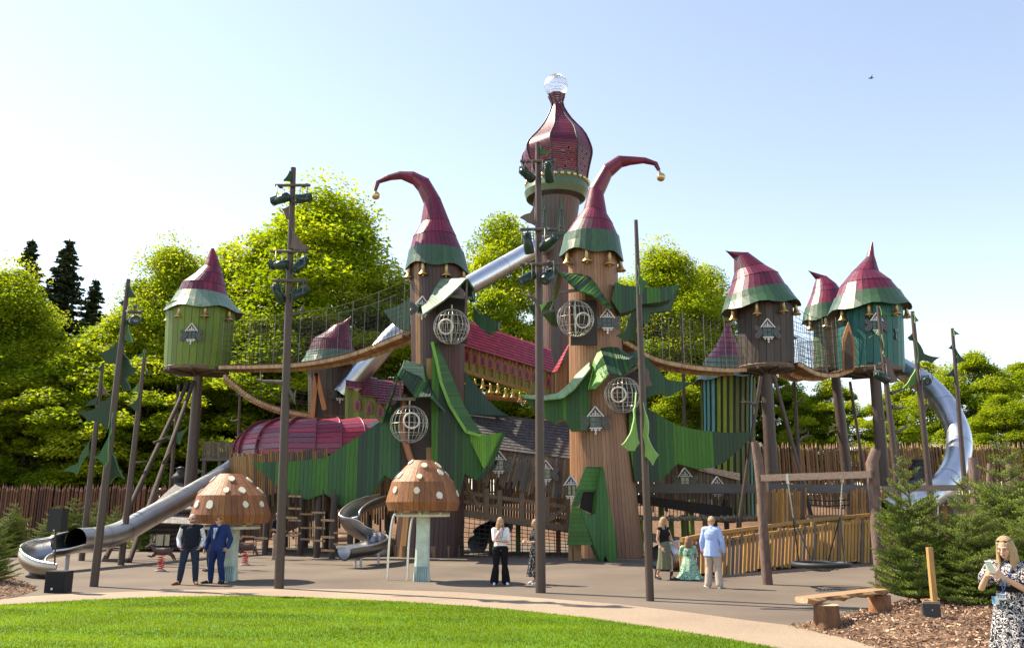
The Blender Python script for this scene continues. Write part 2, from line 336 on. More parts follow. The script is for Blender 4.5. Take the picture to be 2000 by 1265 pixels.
# mulch beds
def bed(name, pts, n, hgt):
    pts = [Vector(p) for p in pts]; c = sum(pts, Vector()) / len(pts); rows = []
    per = resample(pts + [pts[0]], 60)[:-1]
    for k in range(9):
        t = 1 - k / 8; rows.append([c + (p - c) * t + Vector((0, 0, .012 + hgt * sstep(0, .45, 1 - t) * (1 + .3 * math.sin(p.x * 3 + k) * math.sin(p.y * 2.1)))) for p in per])
    mb = MB(); mb.grid(rows, (.2,) * 3, True, True); tag(mb.build(name, 'mulch'), kind='structure')
    poly = [(p.x, p.y) for p in pts]; x0, x1 = min(p[0] for p in poly), max(p[0] for p in poly); y0, y1 = min(p[1] for p in poly), max(p[1] for p in poly)
    X = x0 - .15 + (x1 - x0 + .3) * rg.random(n); Y = y0 - .15 + (y1 - y0 + .3) * rg.random(n); cx, cy = c.x, c.y
    k = np_inside(cx + (X - cx) * .975, cy + (Y - cy) * .975, poly); X, Y = X[k], Y[k]; m = len(X)
    # height by radial parameter
    ang = np.arctan2(Y - cy, X - cx); pa = np.array([math.atan2(p.y - cy, p.x - cx) for p in per]); pr = np.array([math.hypot(p.x - cx, p.y - cy) for p in per]); o = np.argsort(pa)
    rr = np.interp(ang, pa[o], pr[o], period=2 * math.pi); t = np.clip(1 - np.hypot(X - cx, Y - cy) / rr, 0, 1); q = np.clip(t / .45, 0, 1); Z = .018 + hgt * q * q * (3 - 2 * q) * 1.0 + rg.random(m) * .035
    d = rg.normal(size=(m, 3)); d[:, 2] *= .45; d /= np.linalg.norm(d, axis=1)[:, None]; e = np.cross(d, rg.normal(size=(m, 3))); e /= np.linalg.norm(e, axis=1)[:, None]
    Ln = (.016 + .03 * rg.random(m))[:, None]; Wd = (.005 + .007 * rg.random(m))[:, None]; cen = np.stack([X, Y, Z], 1)
    V = np.stack([cen - d * Ln - e * Wd, cen + d * Ln - e * Wd, cen + d * Ln + e * Wd, cen - d * Ln + e * Wd], 1).reshape(-1, 3)
    pal = np.array([(.40, .26, .17), (.24, .13, .08), (.13, .07, .045), (.52, .37, .25), (.3, .17, .1)]); col = pal[rg.integers(0, 5, m)] * (.7 + .6 * rg.random((m, 1)))
    return npmesh(name + '_chips', V, np.arange(4 * m).reshape(-1, 4), np.repeat(col, 4, 0), 'chip')
rb = [G(1590, 1216), G(1650, 1204), G(1715, 1186), G(1800, 1168), G(1900, 1150), Vector((13, 16.5, 0)), Vector((14, 10, 0)), Vector((11, 6, 0)), Vector((5.0, 6.8, 0)), G(1900, 1330), G(1745, 1274), G(1640, 1243), G(1545, 1224)]
tag(bed('mulch_bed', rb, 42000, .16), 'reddish brown bark chippings spread under the fir trees on the right', 'bark mulch', kind='stuff')
lb = [G(-60, 1178), G(20, 1168), G(75, 1152), G(50, 1138), G(-10, 1118), G(-150, 1115), G(-260, 1140)]
tag(bed('mulch_bed', lb, 9000, .1), 'brown bark chippings at the left edge beside the black speaker', 'bark mulch', kind='stuff')
lb2 = [G(-80, 1075), G(40, 1062), G(70, 1074), G(30, 1086), G(-80, 1098)]
tag(bed('mulch_bed', lb2, 5000, .1), 'strip of bark behind the left slide run out', 'bark mulch', kind='stuff')
# ---------------------------------------------------------------- trees
def leafmesh(cents, size, cols, up=.5):
    n = len(cents); nrm = rg.normal(size=(n, 3)); nrm[:, 2] = np.abs(nrm[:, 2]) + up; nrm /= np.linalg.norm(nrm, axis=1)[:, None]
    a = np.cross(nrm, rg.normal(size=(n, 3))); a /= np.linalg.norm(a, axis=1)[:, None]; b = np.cross(nrm, a); s = (size * (.6 + .8 * rg.random(n)))[:, None]
    V = np.stack([cents - a * s, cents + b * s * .55, cents + a * s, cents - b * s * .55], 1).reshape(-1, 3)
    return V, np.arange(4 * n).reshape(-1, 4), np.repeat(cols, 4, 0)
def crown_data(h, rad, n, nclump, size, palette, low=.12, seed=1, crr=(.045, .115)):
    global rg
    rg = np.random.default_rng(seed); C_, Rr = [], []
    while len(C_) < nclump:
        p = rg.uniform(-1, 1, 3); q = np.linalg.norm(p)
        if q > 1 or (q < .55 and rg.random() < .75): continue
        z = (p[2] + 1) / 2; wz = (1 - (max(0, z - .3) / .7) ** 2.2) ** .6 * (.75 + .25 * min(1, z / .25)) if z < 1 else 0
        C_.append((p[0] * rad * wz, p[1] * rad * wz, (low + (1 - low) * z) * h)); Rr.append(h * rg.uniform(*crr))
    C_ = np.array(C_); Rr = np.array(Rr); k = rg.integers(0, nclump, n); d = rg.normal(size=(n, 3)); d /= np.linalg.norm(d, axis=1)[:, None]; d[:, 2] = d[:, 2] * .45 - .25 * (d[:, 0] ** 2 + d[:, 1] ** 2)
    r = Rr[k] * (.35 + .75 * rg.random(n) ** .6); cents = C_[k] + d * r[:, None] * (1 + .12 * rg.normal(size=(n, 1)))
    pal = np.array(palette); cc = pal[rg.integers(0, len(pal), nclump)][k] * (.75 + .5 * rg.random((n, 1)))
    V, Fa, col = leafmesh(cents, size, cc, 1.1); return V, Fa, col, C_
SPRING = [(.31, .38, .025), (.26, .34, .02), (.36, .41, .035), (.2, .28, .018)]
DEEP = [(.24, .31, .02), (.29, .35, .025), (.17, .24, .016)]
def trunk_mesh(h, r, clumps, seed, nb=26):
    rr = random.Random(seed); mb = MB(); pts = [Vector((0, 0, -.5))]
    for i in range(1, 9): pts.append(Vector((rr.uniform(-.25, .25) * i * .25, rr.uniform(-.25, .25) * i * .25, h * .86 * i / 8)))
    col = (.075, .06, .045); mb.tube(pts, [r * (1 - .9 * i / 8) for i in range(9)], col, 9)
    for k in range(nb):
        c = Vector(clumps[rr.randrange(len(clumps))]); t = min(.85, max(.12, c.z / h * .7)); i = int(t * 8); b = pts[i].lerp(pts[min(8, i + 1)], t * 8 - i)
        m = b.lerp(c, .5) + Vector((0, 0, -.6)); rad = r * .42 * (1 - t * .7); mb.tube([b, m, c], [rad, rad * .6, rad * .15], col, 5)
    return mb
TREEV = []
def make_tree_var(h, rad, n, nc, size, pal, seed, low=.12):
    V, Fa, col, cl = crown_data(h, rad, n, nc, size, pal, low, seed)
    root = thing('broadleaf_tree', 'x', 'tree'); npmesh('crown', V, Fa, col, 'leaf', root)
    trunk_mesh(h, h * .016, cl, seed).build('trunk', 'bark', root); return root
tv = [make_tree_var(24, 6.6, 120000, 190, .14, SPRING, 11), make_tree_var(20, 6.4, 100000, 160, .14, SPRING, 12), make_tree_var(15, 5.6, 75000, 120, .135, SPRING + DEEP[:1], 13, .05), make_tree_var(16, 6.4, 75000, 120, .135, DEEP, 14, .04)]
tv_h = [24, 20, 15, 16]; used_tv = [False] * 4
def place_tree(v, px, top, Y, label, rot, sx=1, group='woodland trees behind the playground'):
    Y += 5; p = P(px, top, Y); base = hz(p.x, Y); s = (p.z - base) / (tv_h[v] * 1.03)
    if used_tv[v]: t = copy_tree(tv[v])
    else: t = tv[v]; used_tv[v] = True
    t.name = 'broadleaf_tree'; t.location = (p.x, Y, base); t.scale = (s * sx, s * sx, s); t.rotation_euler = (0, 0, rot); tag(t, label, 'tree', group); return t
TL = [
 (0, 30, 498, 60, 'tall yellow-green tree at the left edge in front of the spruces', .3, 1.0),
 (2, 165, 660, 58, 'rounded bright tree behind the leftmost leaf-panelled masts', 1.2, 1.25),
 (0, 345, 452, 64, 'tall spring-green tree rising behind the green stilt hut', 2.0, .8),
 (1, 455, 455, 70, 'pale leafy treetop between the stilt hut and the tall light mast', 3.1, .75),
 (0, 635, 345, 66, 'largest round yellow-green tree, behind the left tower hat', 4.0, 1.15),
 (1, 985, 398, 70, 'bright leafy tree between the left tower and the onion-domed tower', 5.1, .75),
 (0, 1290, 460, 68, 'bright leafy tree right of the brown tower, behind its rope bridge', 2.6, .95),
 (1, 1375, 500, 72, 'leafy tree just left of the dark brown stilt hut', .9, .7),
 (2, 1620, 735, 62, 'low yellow-green tree under the twin stilt huts on the right', 4.4, 1.1),
 (3, 1880, 672, 64, 'deep green tree behind the curved steel tube slide', 1.9, 1.0),
 (3, 1990, 690, 68, 'deep green tree at the right edge above the palisade', 3.5, 1.1),
 (2, 1800, 700, 70, 'mid green tree seen past the spiral bend of the slide', .4, 1.1),
 (2, 520, 610, 60, 'lower bright tree behind the thin light mast and rope bridge', 2.2, 1.3),
 (2, 760, 560, 63, 'lower bright tree behind the dark purple tower', 3.3, 1.2),
 (2, 290, 690, 57, 'low leafy tree just left of the stilt hut pole', 5.5, 1.2),
 (2, 1000, 620, 66, 'low leafy tree showing under the red roofed bridge', .1, 1.2),
 (3, 60, 760, 56, 'shady dark green tree low at the left behind the palisade', 4.9, 1.2),
 (2, 1180, 640, 66, 'low leafy tree hidden behind the brown tower', 1.4, 1.2),
 (3, 1330, 700, 60, 'shaded tree under the right rope bridge', 2.9, 1.0),
 (2, 1480, 700, 70, 'leafy tree showing below the dark brown stilt hut', 3.9, 1.0),
 (3, 440, 720, 62, 'shaded tree beneath the sloping plank bridge on the left', .7, 1.1),
 (3, 640, 700, 64, 'shaded tree behind the small red hatted hut', 1.7, 1.0),
 (3, -110, 560, 58, 'dark leafy tree outside the left corner of the view', 2.7, 1.1),
 (1, 545, 455, 72, 'tall bright tree filling in behind the long rope bridge net', 1.1, .9),
 (2, 250, 600, 66, 'mid height bright tree between the spruces and the tall tree by the hut', 2.6, 1.1),
 (1, 1210, 530, 74, 'bright tree just right of the onion tower, mostly hidden', 5.0, .9),
 (2, 1545, 745, 68, 'low bright tree between the dark brown hut pole and the sage hut pole', 3.0, 1.2),
 (2, 1720, 770, 58, 'low bright bush-like tree behind the teal hut poles', 2.4, 1.1),
 (3, 1960, 760, 58, 'dense low tree right above the right palisade', 5.7, 1.2),
]
for v, px, top, Y, lab, rot, sx in TL: place_tree(v, px, top, Y, lab, rot, sx)
# dark spruces
def spruce_data(h, rad, n, seed, size=.16):
    global rg
    rg = np.random.default_rng(seed); rr = random.Random(seed); cents = []; br = []
    z = h * .08
    while z < h * .985:
        L = rad * (1 - z / h) ** 1.0 * rr.uniform(.7, 1.15) + .12
        for k in range(7):
            if rr.random() < .12: continue
            a = rr.uniform(0, 6.283); l = L * rr.uniform(.6, 1.1); br.append((z, a, l))
        z += h * .0075
    tot = sum(b[2] for b in br)
    for z, a, l in br:
        m = int(n * l / tot); t = rg.random(m) ** .8; w_ = .1 * l + .06; x = l * t; s = (rg.random(m) - .5) * 2 * w_ * (1 - .5 * t); zz = z - .38 * x + .2 * x * t - np.abs(s) * .4 - rg.random(m) * (.08 + .12 * x)
        cents.append(np.stack([np.cos(a) * x - np.sin(a) * s, np.sin(a) * x + np.cos(a) * s, zz], 1))
    cents = np.concatenate(cents); pal = np.array([(.05, .075, .035), (.065, .09, .04), (.035, .055, .028)])
    return leafmesh(cents, size, pal[rg.integers(0, 3, len(cents))] * (.7 + .6 * rg.random((len(cents), 1))), .2), br
(V, Fa, cc), br = spruce_data(24, 4.6, 70000, 31, .14)
sp_root = thing('spruce_tree', 'tall dark spruce with a ragged tip, nearest the left edge', 'tree', group='dark spruces behind the left trees')
npmesh('crown', V, Fa, cc, 'needle', sp_root); mb = MB(); mb.tube([(0, 0, -.5), (0, 0, 12), (0, 0, 23.8)], [.35, .2, .03], (.06, .045, .035), 8)
for z, a, l in br[::3]: mb.wire((0, 0, z), (math.cos(a) * l, math.sin(a) * l, z - .3 * l), .03, (.05, .04, .03))
mb.build('trunk', 'bark', sp_root)
for i, (px, top, Y, lab, r_) in enumerate([(65, 462, 74, None, 0), (137, 462, 76, 'slender dark spruce, the middle one of the three spires', 1), (188, 540, 74, 'shorter dark spruce on the right of the three spires', 2.4)]):
    t = sp_root if i == 0 else copy_tree(sp_root); p = P(px, top, Y); b = hz(p.x, Y); s = (p.z - b) / 24; t.location = (p.x, Y, b); t.scale = (s * 1.7, s * 1.7, s); t.rotation_euler = (0, 0, r_)
    if lab: t['label'] = lab
# palisades
def palisade(name, label, line, z0, z1, pal, wdt=.16):
    a = resample(line, int(sum(((Vector(q) - Vector(p)).length for p, q in zip(line, line[1:]))) / wdt)); t = thing(name, label, 'fence', a[0]); mb = MB(); b = MB()
    for i, p in enumerate(a):
        zb = hz(p.x, p.y) + z0; h = z1(p) if callable(z1) else z1; h += rnd.uniform(-.12, .12); d = rnd.uniform(-.03, .03); r = wdt * .47 * rnd.uniform(.85, 1.1); c = pick(pal)
        q = Vector((p.x + rnd.uniform(-.03, .03), p.y + d, zb)); top = q + Vector((rnd.uniform(-.04, .04), 0, h))
        mb.tube([q, q.lerp(top, .93)], r, c, 6, False); light = tuple(min(1, x * 1.9 + .05) for x in c)
        k = len(mb.v); tip = top + Vector((rnd.uniform(-.03, .03), 0, .1)); e = q.lerp(top, .93)
        for j in range(6):
            t0, t1 = j * math.pi / 3, (j + 1) * math.pi / 3
            mb.face([e + Vector((math.cos(t0), math.sin(t0), 0)) * r, e + Vector((math.cos(t1), math.sin(t1), 0)) * r, tip], light)
    for hgt in (.8, 2.4):
        b = MB()
        for p, q in zip(a[::12], a[12::12]): b.beam((p.x, p.y + .16, hz(p.x, p.y) + hgt), (q.x, q.y + .16, hz(q.x, q.y) + hgt), .08, .12, (.12, .07, .045))
        b.build('rail', 'woodx', t)
    mb.build('palisade_stakes', 'wood', t); return t
palisade('palisade_fence', 'pointed stake palisade along the back on the left', [G(-260, 1052), G(-20, 1052), G(200, 1052), G(420, 1052)], 0, lambda p: P(100, 946, p.y).z - .1, [(.11, .042, .02), (.14, .055, .025), (.08, .03, .016), (.17, .07, .035)])
palisade('palisade_fence', 'taller pointed stake palisade along the back on the right', [P(1430, 800, 54), P(1650, 800, 52), P(1850, 800, 50), P(2300, 800, 47)], 0, lambda p: P(1700, 868, p.y).z - hz(p.x, p.y), [(.17, .085, .035), (.22, .11, .05), (.12, .058, .026), (.26, .14, .07)], .13)
palisade('palisade_fence', 'middle stretch of stake palisade behind the tall towers', [G(420, 1052) + Vector((.1, 0, 0)), P(600, 900, 55), P(1000, 900, 55), P(1430, 800, 54.2)], 0, 3.0, [(.10, .05, .03), (.14, .07, .04)], .2)
# ---------------------------------------------------------------- palettes
RED = [(0.1637, 0.0091, 0.0348), (0.1389, 0.0074, 0.029), (0.119, 0.0083, 0.0319), (0.1835, 0.0145, 0.0435), (0.0992, 0.0074, 0.029)]
REDM = RED * 5 + [(.09, .03, .04)]
BRIM = [(0.033, 0.0858, 0.0375), (0.039, 0.099, 0.0425), (0.03, 0.0759, 0.035)]
BRIML = [(.12, .2, .14), (.1, .17, .12), (.14, .22, .16)]
PURP = [(0.0684, 0.037, 0.0352), (0.0805, 0.0428, 0.039), (0.058, 0.0321, 0.0323), (0.0926, 0.0499, 0.0435)]
PURPX = PURP * 7 + [(.25, .13, .05)]
TAN = [(0.2898, 0.1534, 0.0828), (0.2705, 0.142, 0.0774), (0.3091, 0.1704, 0.09), (0.2576, 0.1335, 0.072)]
TANX = TAN * 9 + [(.10, .08, .075)]
GREEN = [(0.019, 0.088, 0.014), (0.022, 0.1, 0.016), (0.017, 0.075, 0.016), (0.04, 0.15, 0.009), (0.019, 0.05, 0.02), (0.025, 0.095, 0.014), (0.016, 0.04, 0.022)]
GTEAL = [(0.022, 0.082, 0.033), (0.018, 0.068, 0.028), (0.028, 0.1, 0.03), (0.022, 0.055, 0.035), (0.036, 0.136, 0.015), (0.02, 0.045, 0.03)]
LIME = [(0.1275, 0.1944, 0.025), (0.1425, 0.2088, 0.0275), (0.1125, 0.1728, 0.0225)]
OCHRE = [(0.288, 0.1368, 0.03), (0.24, 0.1152, 0.027), (0.32, 0.1584, 0.042), (0.176, 0.0864, 0.024)]
PICK = [(0.2475, 0.117, 0.033), (0.195, 0.0975, 0.0385), (0.12, 0.0715, 0.044), (0.285, 0.1365, 0.0385), (0.09, 0.0585, 0.0413)]
GREYW = [(0.112, 0.0845, 0.066), (0.14, 0.104, 0.078), (0.091, 0.0715, 0.057), (0.168, 0.1235, 0.09)]
PLANK = [(0.288, 0.147, 0.066), (0.24, 0.119, 0.054), (0.32, 0.175, 0.084)]
POST = (.07, .045, .035)
# ---------------------------------------------------------------- small repeated parts
def cut(poly): return [Vector(p) for p in poly]
WIN = {}
def win_meshes():
    W0 = {}
    mb = MB(); g = (.03, .075, .035)                     # 0.62 x 0.7 frame
    for x in (-.27, 0, .27): mb.box((x, -.05, 0), (.055 if x else .035, .06, .66), g)
    for z in (-.3, 0, .3): mb.box((0, -.048, z), (.6, .052, .055 if z else .035), g)
    W0['window'] = mb
    mb = MB(); mb.box((0, -.01, 0), (.52, .03, .6), (.02, .02, .02)); W0['pane'] = mb
    mb = MB(); wh = (.62, .59, .58); dk = (.05, .03, .04)
    mb.prism([(-.36, -.05, .33), (.36, -.05, .33), (0, -.05, .86)], (0, .04, 0), dk)
    for s in (-1, 1): mb.beam((s * .44, -.08, .3), (0, -.08, .93), .07, .06, wh, (0, 1, 0))
    mb.box((0, -.08, .36), (.62, .05, .06), wh)
    for x, z, s in ((0, .5, .07), (-.13, .47, .05), (.13, .47, .05), (0, .62, .05)): mb.ball((x, -.07, z), s, wh, 8, 5, (1, .3, 1.2))
    mb.box((0, -.07, .5), (.03, .03, .24), wh); W0['gable'] = mb
    mb = MB()
    mb.box((0, -.07, -.38), (.66, .07, .07), wh)
    for x, s in ((-.2, .07), (.2, .07), (0, .1)): mb.ball((x, -.07, -.46 - s * .4), s, wh, 8, 5, (1, .35, 1))
    mb.box((0, -.07, -.6), (.06, .05, .26), wh); mb.ball((0, -.07, -.72), .06, wh, 8, 5, (1, .4, 1)); W0['bracket'] = mb
    for nm, col, col2 in (('shutter', (.055, .06, .055), (.09, .03, .04)),):
        mb = MB(); out = [(.3, .02), (.36, .2), (.62, .42), (.78, .36), (.74, .12), (.6, 0), (.74, -.12), (.78, -.38), (.6, -.46), (.36, -.24)]
        mb.prism([(x, -.06, z) for x, z in out], (0, .04, 0), col, col2)
        big = [(.3 + (x - .3) * 1.07, z * 1.09) for x, z in out]; mb.prism([(x, -.045, z) for x, z in big], (0, .03, 0), col2)
        for x, z in ((.5, .22), (.64, .3), (.6, .12), (.5, -.22), (.64, -.3), (.6, -.14), (.44, .06)): mb.ball((x, -.062, z), .035, (.012, .012, .012), 8, 4, (1, .2, 1))
        W0['shutter'] = mb
    return W0
_wm = win_meshes(); _tmpw = {}
for k_, b_ in _wm.items():
    o_ = b_.build(k_, 'glassdark' if k_ == 'pane' else 'paint'); _tmpw[k_] = o_.data; bpy.data.objects.remove(o_)
def inst(name, me, parent, loc=(0, 0, 0), rz=0, sc=(1, 1, 1)):
    o = bpy.data.objects.new(name, me); C.objects.link(o); o.parent = parent; o.location = loc; o.rotation_euler = (0, 0, rz); o.scale = sc; return o
def add_window(parent, pos, s=1, rz=0, shut=2, label=None):
    o = inst('window', _tmpw['window'], parent, Vector(pos) - WLOC[parent.name] + Vector((math.sin(rz), -math.cos(rz), 0)) * .14 * s, rz, (s * .95, s, s * .84))
    inst('pane', _tmpw['pane'], o); inst('gable', _tmpw['gable'], o); inst('bracket', _tmpw['bracket'], o)
    if shut: inst('shutter', _tmpw['shutter'], o)
    if shut > 1: inst('shutter', _tmpw['shutter'], o, sc=(-1, 1, 1))
    if label: o['label'] = label
    return o
mb = MB(); gd = (.62, .4, .14)
mb.lathe((0, 0, 0), [(.02, 0), (.05, -.02), (.075, -.06), (.07, -.16), (.085, -.28), (.12, -.38), (.19, -.46), (.2, -.49), (.15, -.47), (.02, -.3)], gd, 14); mb.ball((0, 0, -.5), .05, gd, 8, 6)
_o = mb.build('bell', 'gold'); BELL = _o.data; bpy.data.objects.remove(_o)
def add_bells(parent, ring, n, s, dz, k=.95, a0=0, arc=(math.pi, 2 * math.pi)):
    for i in range(n):
        a = arc[0] + (arc[1] - arc[0]) * (i + .5) / n + a0; p = rp(ring, a, k) + Vector((0, 0, dz)); inst('bell', BELL, parent, p - WLOC[parent.name], 0, (s, s, s))
def hat(parent, Y, secs, nred, pal=REDM, brim=BRIM, n=34, wave=.12, wn=6, tipball=None, overlap=.03):
    """secs: (Lx,Ly,Rx,Ry) silhouettes from tip to hem in photo pixels, red bands first, last one(s) the brim"""
    rg_ = [ringpx((a, b), (c, d), Y) for a, b, c, d in secs]
    mb = MB()
    for i in range(nred - 1):
        r0, r1 = rg_[i], rg_[i + 1]; k = 1.0
        r1b = (r1[0], r1[1] * (1 + overlap * .6), r1[2] * (1 + overlap * .6)); loft_boards(mb, [r0, r1b], n if r1[1].length > .35 else 14, pal, .07, .025, (.08, .01, .02), perband=True, bottom=False)
    mb.face([rp(rg_[0], 2 * math.pi * k / 12) for k in range(12)], pal[0])
    o = mb.build('hat_roof', 'hatpaint', parent)
    mb = MB(); br = [rg_[nred - 1]] + rg_[nred:]; br[0] = (br[0][0], br[0][1] * 1.05, br[0][2] * 1.05)
    if len(br) == 2:
        m = ((br[0][0] * .55 + br[1][0] * .45), br[0][1] * .6 + br[1][1] * .4, br[0][2] * .6 + br[1][2] * .4); br = [br[0], m, br[1]]
    loft_boards(mb, br, n, brim, .02, .04, tuple(x * .5 for x in brim[0]), wave, wn, bottom=False, runs=True)
    b = mb.build('hat_brim', 'hatpaint', parent)
    # underside of the hat
    mb = MB(); lr = br[-1]; mb.grid([[rp(lr, 2 * math.pi * k / 24, .96, .05) for k in range(24)], [rp(lr, 2 * math.pi * k / 24, .5, .3) for k in range(24)]], (.1, .07, .05), False, True); mb.build('soffit', 'wood', parent)
    return rg_
def post(mb, x, y, z0, z1, r, col=POST, n=10): mb.tube([(x, y, z0), (x, y, z1)], r, col, n)
def leafpanel(parent, name, px0, Y, ang, pts, T=.35, pal=GREEN, rim=(.07, .22, .04), bw=.16, horiz=False):  # rim: greener and lighter than the boards, standing in for sunlit edges
    mb = MB(); panel(mb, Pl(px0, Y, ang), pts, T, pal, bw, rim, horiz); return mb.build(name, 'board', parent)
def globe(label, px, py, r_px, Y, hole=(0, 0), hang=None):
    c = P(px, py, Y); r = r_px * mpp(Y); t = thing('wire_globe', label, 'wire globe', c - Vector((0, 0, r)), 'wire ball cages under the leaf canopies'); mb = MB(); g = (.5, .48, .42)
    nm = 22
    for k in range(nm):
        a = math.pi * k / (nm / 2) / 1; pts = [c + Vector((math.cos(a) * math.sin(q), math.sin(a) * math.sin(q), math.cos(q))) * r for q in (R(4) + i * R(172) / 14 for i in range(15))]
        if a >= 2 * math.pi: break
        mb.tube(pts, .0105, g, 4, False)
    for q in (30, 60, 90, 120, 150):
        q = R(q); mb.tube([c + Vector((math.cos(a) * math.sin(q), math.sin(a) * math.sin(q), math.cos(q))) * r for a in (i * 2 * math.pi / 28 for i in range(28))], .013, g, 4, closed=True)
    mb.build('cage', 'wiremetal', t)
    mb = MB(); hc = c + Vector((hole[0] * r, -math.sqrt(max(.1, 1 - hole[0] ** 2 - hole[1] ** 2)) * r * 1.02, hole[1] * r)); n = (hc - c).normalized(); x = n.cross(Vector((0, 0, 1))).normalized(); y = x.cross(n)
    mb.tube([hc + (x * math.cos(a) + y * math.sin(a)) * r * .4 - n * (r * .06) for a in (i * 2 * math.pi / 24 for i in range(24))], .035, (.6, .57, .5), 6, closed=True)
    mb.build('entry_ring', 'paint', t)
    mb = MB(); mb.tube([c - Vector((0, 0, r)), c + Vector((0, 0, hang or r * 1.25))], .03, (.5, .48, .42), 6); mb.build('hanger', 'metalpaint', t); return t
def gable_canopy(parent, A, B, Cc, D, n, pal, pal2, t=.06):
    """two boarded leaf slopes; each given as (inner polyline, outer polyline)"""
    mb = MB(); ruled(mb, A, B, n, pal, .04, t); a = mb.build('leaf_canopy', 'board', parent)
    mb = MB(); ruled(mb, Cc, D, n, pal2, .04, t, side=-1); b = mb.build('leaf_canopy', 'board', parent); return a, b
def PP(Y, *pts): return [P(p[0], p[1], p[2] if len(p) > 2 else Y) for p in pts]
# ---------------------------------------------------------------- LEFT TOWER
YT = 36.3
t = TLW = thing('elf_tower', 'dark purple plank tower under a hat roof curling left to a gold ball', 'tower', G(838, 1088) + Vector((0, 1.3, 0)), 'tall hat-roofed towers')
R_ = [ringpx(a, b, YT) for a, b in (((800, 515), (907, 520)), ((803, 640), (907, 640)), ((805, 760), (907, 760)), ((800, 860), (906, 860)), ((784, 960), (906, 965)), ((768, 1086), (906, 1090)))]
mb = MB(); loft_boards(mb, R_, 46, PURPX, .07, .03, (.03, .02, .018), jag=.03); mb.build('wall', 'board', t)
hr = hat(t, YT, [(736, 373, 730, 372), (742, 358, 735, 353), (763, 352, 757, 342), (783, 350, 781, 335), (806, 360, 809, 336), (816, 372, 838, 350), (828, 398, 861, 389), (822, 438, 879, 435), (807, 466, 891, 462), (801, 492, 904, 494), (791, 527, 917, 534)], 10, wave=.1, wn=5)
mb = MB(); mb.ball(P(734, 382, YT), .19, (.6, .45, .2)); mb.tube([P(734, 371, YT), P(733, 376, YT)], .04, (.3, .2, .1)); mb.build('finial_ball', 'gold', t)
add_bells(t, hr[-1], 4, 1.15, .05, .9)
add_window(t, P(822, 605, YT - 1.2), .72, R(28), 2)
for yy, s, rz, xx in ((1000, .7, R(-10), 930),): pass
leafpanel(t, 'leaf_wing', 640, 34.6, -4, [(491, 903), (560, 901), (635, 894), (707, 847), (750, 818), (768, 792), (782, 778), (782, 948), (751, 927), (732, 952), (718, 973), (677, 994), (634, 963), (600, 975), (575, 968), (543, 950)], .5, GTEAL, (.06, .19, .06), .17)
leafpanel(t, 'leaf_wing', 860, 34.2, 6, [(846, 668), (853, 706), (862, 745), (880, 790), (898, 820), (912, 842), (947, 917), (929, 937), (908, 925), (899, 966), (880, 975), (866, 990), (844, 992), (843, 900), (842, 780)], .5, GREEN, (.07, .2, .03), .16)
leafpanel(t, 'leaf_tip', 945, 33.9, -38, [(911, 843), (942, 850), (979, 844), (946, 917)], .06, [(.12, .3, .02), (.09, .25, .03), (.14, .32, .03)], (.1, .26, .03), .12)  # lighter palette than the side face, sunlight put into the board colour
leafpanel(t, 'leaf_tip', 965, 34.1, 42, [(976, 845), (987, 845), (963, 905), (945, 935), (929, 937), (947, 917)], .06, GREEN, (.04, .12, .03), .12)
mb = MB(); ruled(mb, PP(34.1, (846, 668), (854, 706), (863, 745), (880, 790), (898, 820), (912, 842)), PP(35.0, (853, 668), (868, 700), (884, 738), (906, 790), (925, 822), (940, 845)), 44, [(.02, .10, .015), (.03, .13, .02), (.04, .15, .02)], .05, .05, side=-1)
for a, b in zip(PP(34.02, (844, 668), (853, 706), (861, 745), (878, 790), (897, 821), (911, 843)), PP(34.02, (853, 706), (861, 745), (878, 790), (897, 821), (911, 843), (944, 852))): mb.beam(a, b, .12, .1, (.16, .36, .05), (0, 1, 0))  # bright beam paints the sunlit edge of the ridge
mb.build('leaf_ridge', 'board', t)
# back wing left and right of the tower
leafpanel(t, 'leaf_wing', 775, 37.2, 0, [(749, 606), (770, 600), (785, 592), (799, 582), (801, 645), (780, 640), (766, 630)], .3, BRIML, (.1, .2, .1), .15)
leafpanel(t, 'leaf_wing', 950, 35.6, -12, [(924, 598), (935, 612), (953, 618), (966, 627), (974, 628), (973, 643), (965, 645), (960, 652), (950, 650), (938, 640), (926, 628)], .3, GTEAL, (.07, .15, .08), .15)
leafpanel(t, 'leaf_wing', 945, 38.2, 0, [(909, 726), (925, 745), (950, 778), (975, 800), (995, 812), (907, 808)], .2, [(.035, .1, .08), (.03, .085, .07), (.04, .11, .08)], (.05, .13, .08), .15)
# upper canopy
gable_canopy(t, PP(0, (862, 546, 35.2), (852, 562, 35.1), (838, 590, 35.0), (824, 598, 35.0)), PP(0, (912, 545, 33.6), (893, 565, 33.6), (868, 588, 33.6), (827, 616, 33.6)), PP(0, (880, 542, 35.2), (905, 566, 35.2), (918, 590, 35.2)), PP(0, (912, 545, 33.6), (925, 566, 33.7), (926, 590, 33.8)), 16, BRIML, GTEAL)  # left slope takes the paler palette, painted as sunlit
mb = MB(); mb.beam(P(872, 577, 33.9), P(922, 583, 33.9), .1, .12, (.12, .1, .08)); mb.beam(P(912, 548, 33.7), P(908, 640, 33.9), .08, .08, (.1, .08, .07)); mb.build('canopy_frame', 'wood', t)
mb = MB(); mb.box(P(885, 625, 34.95), (1.2, .1, 2.0), (.02, .016, .014)); mb.build('doorway', 'wood', t)
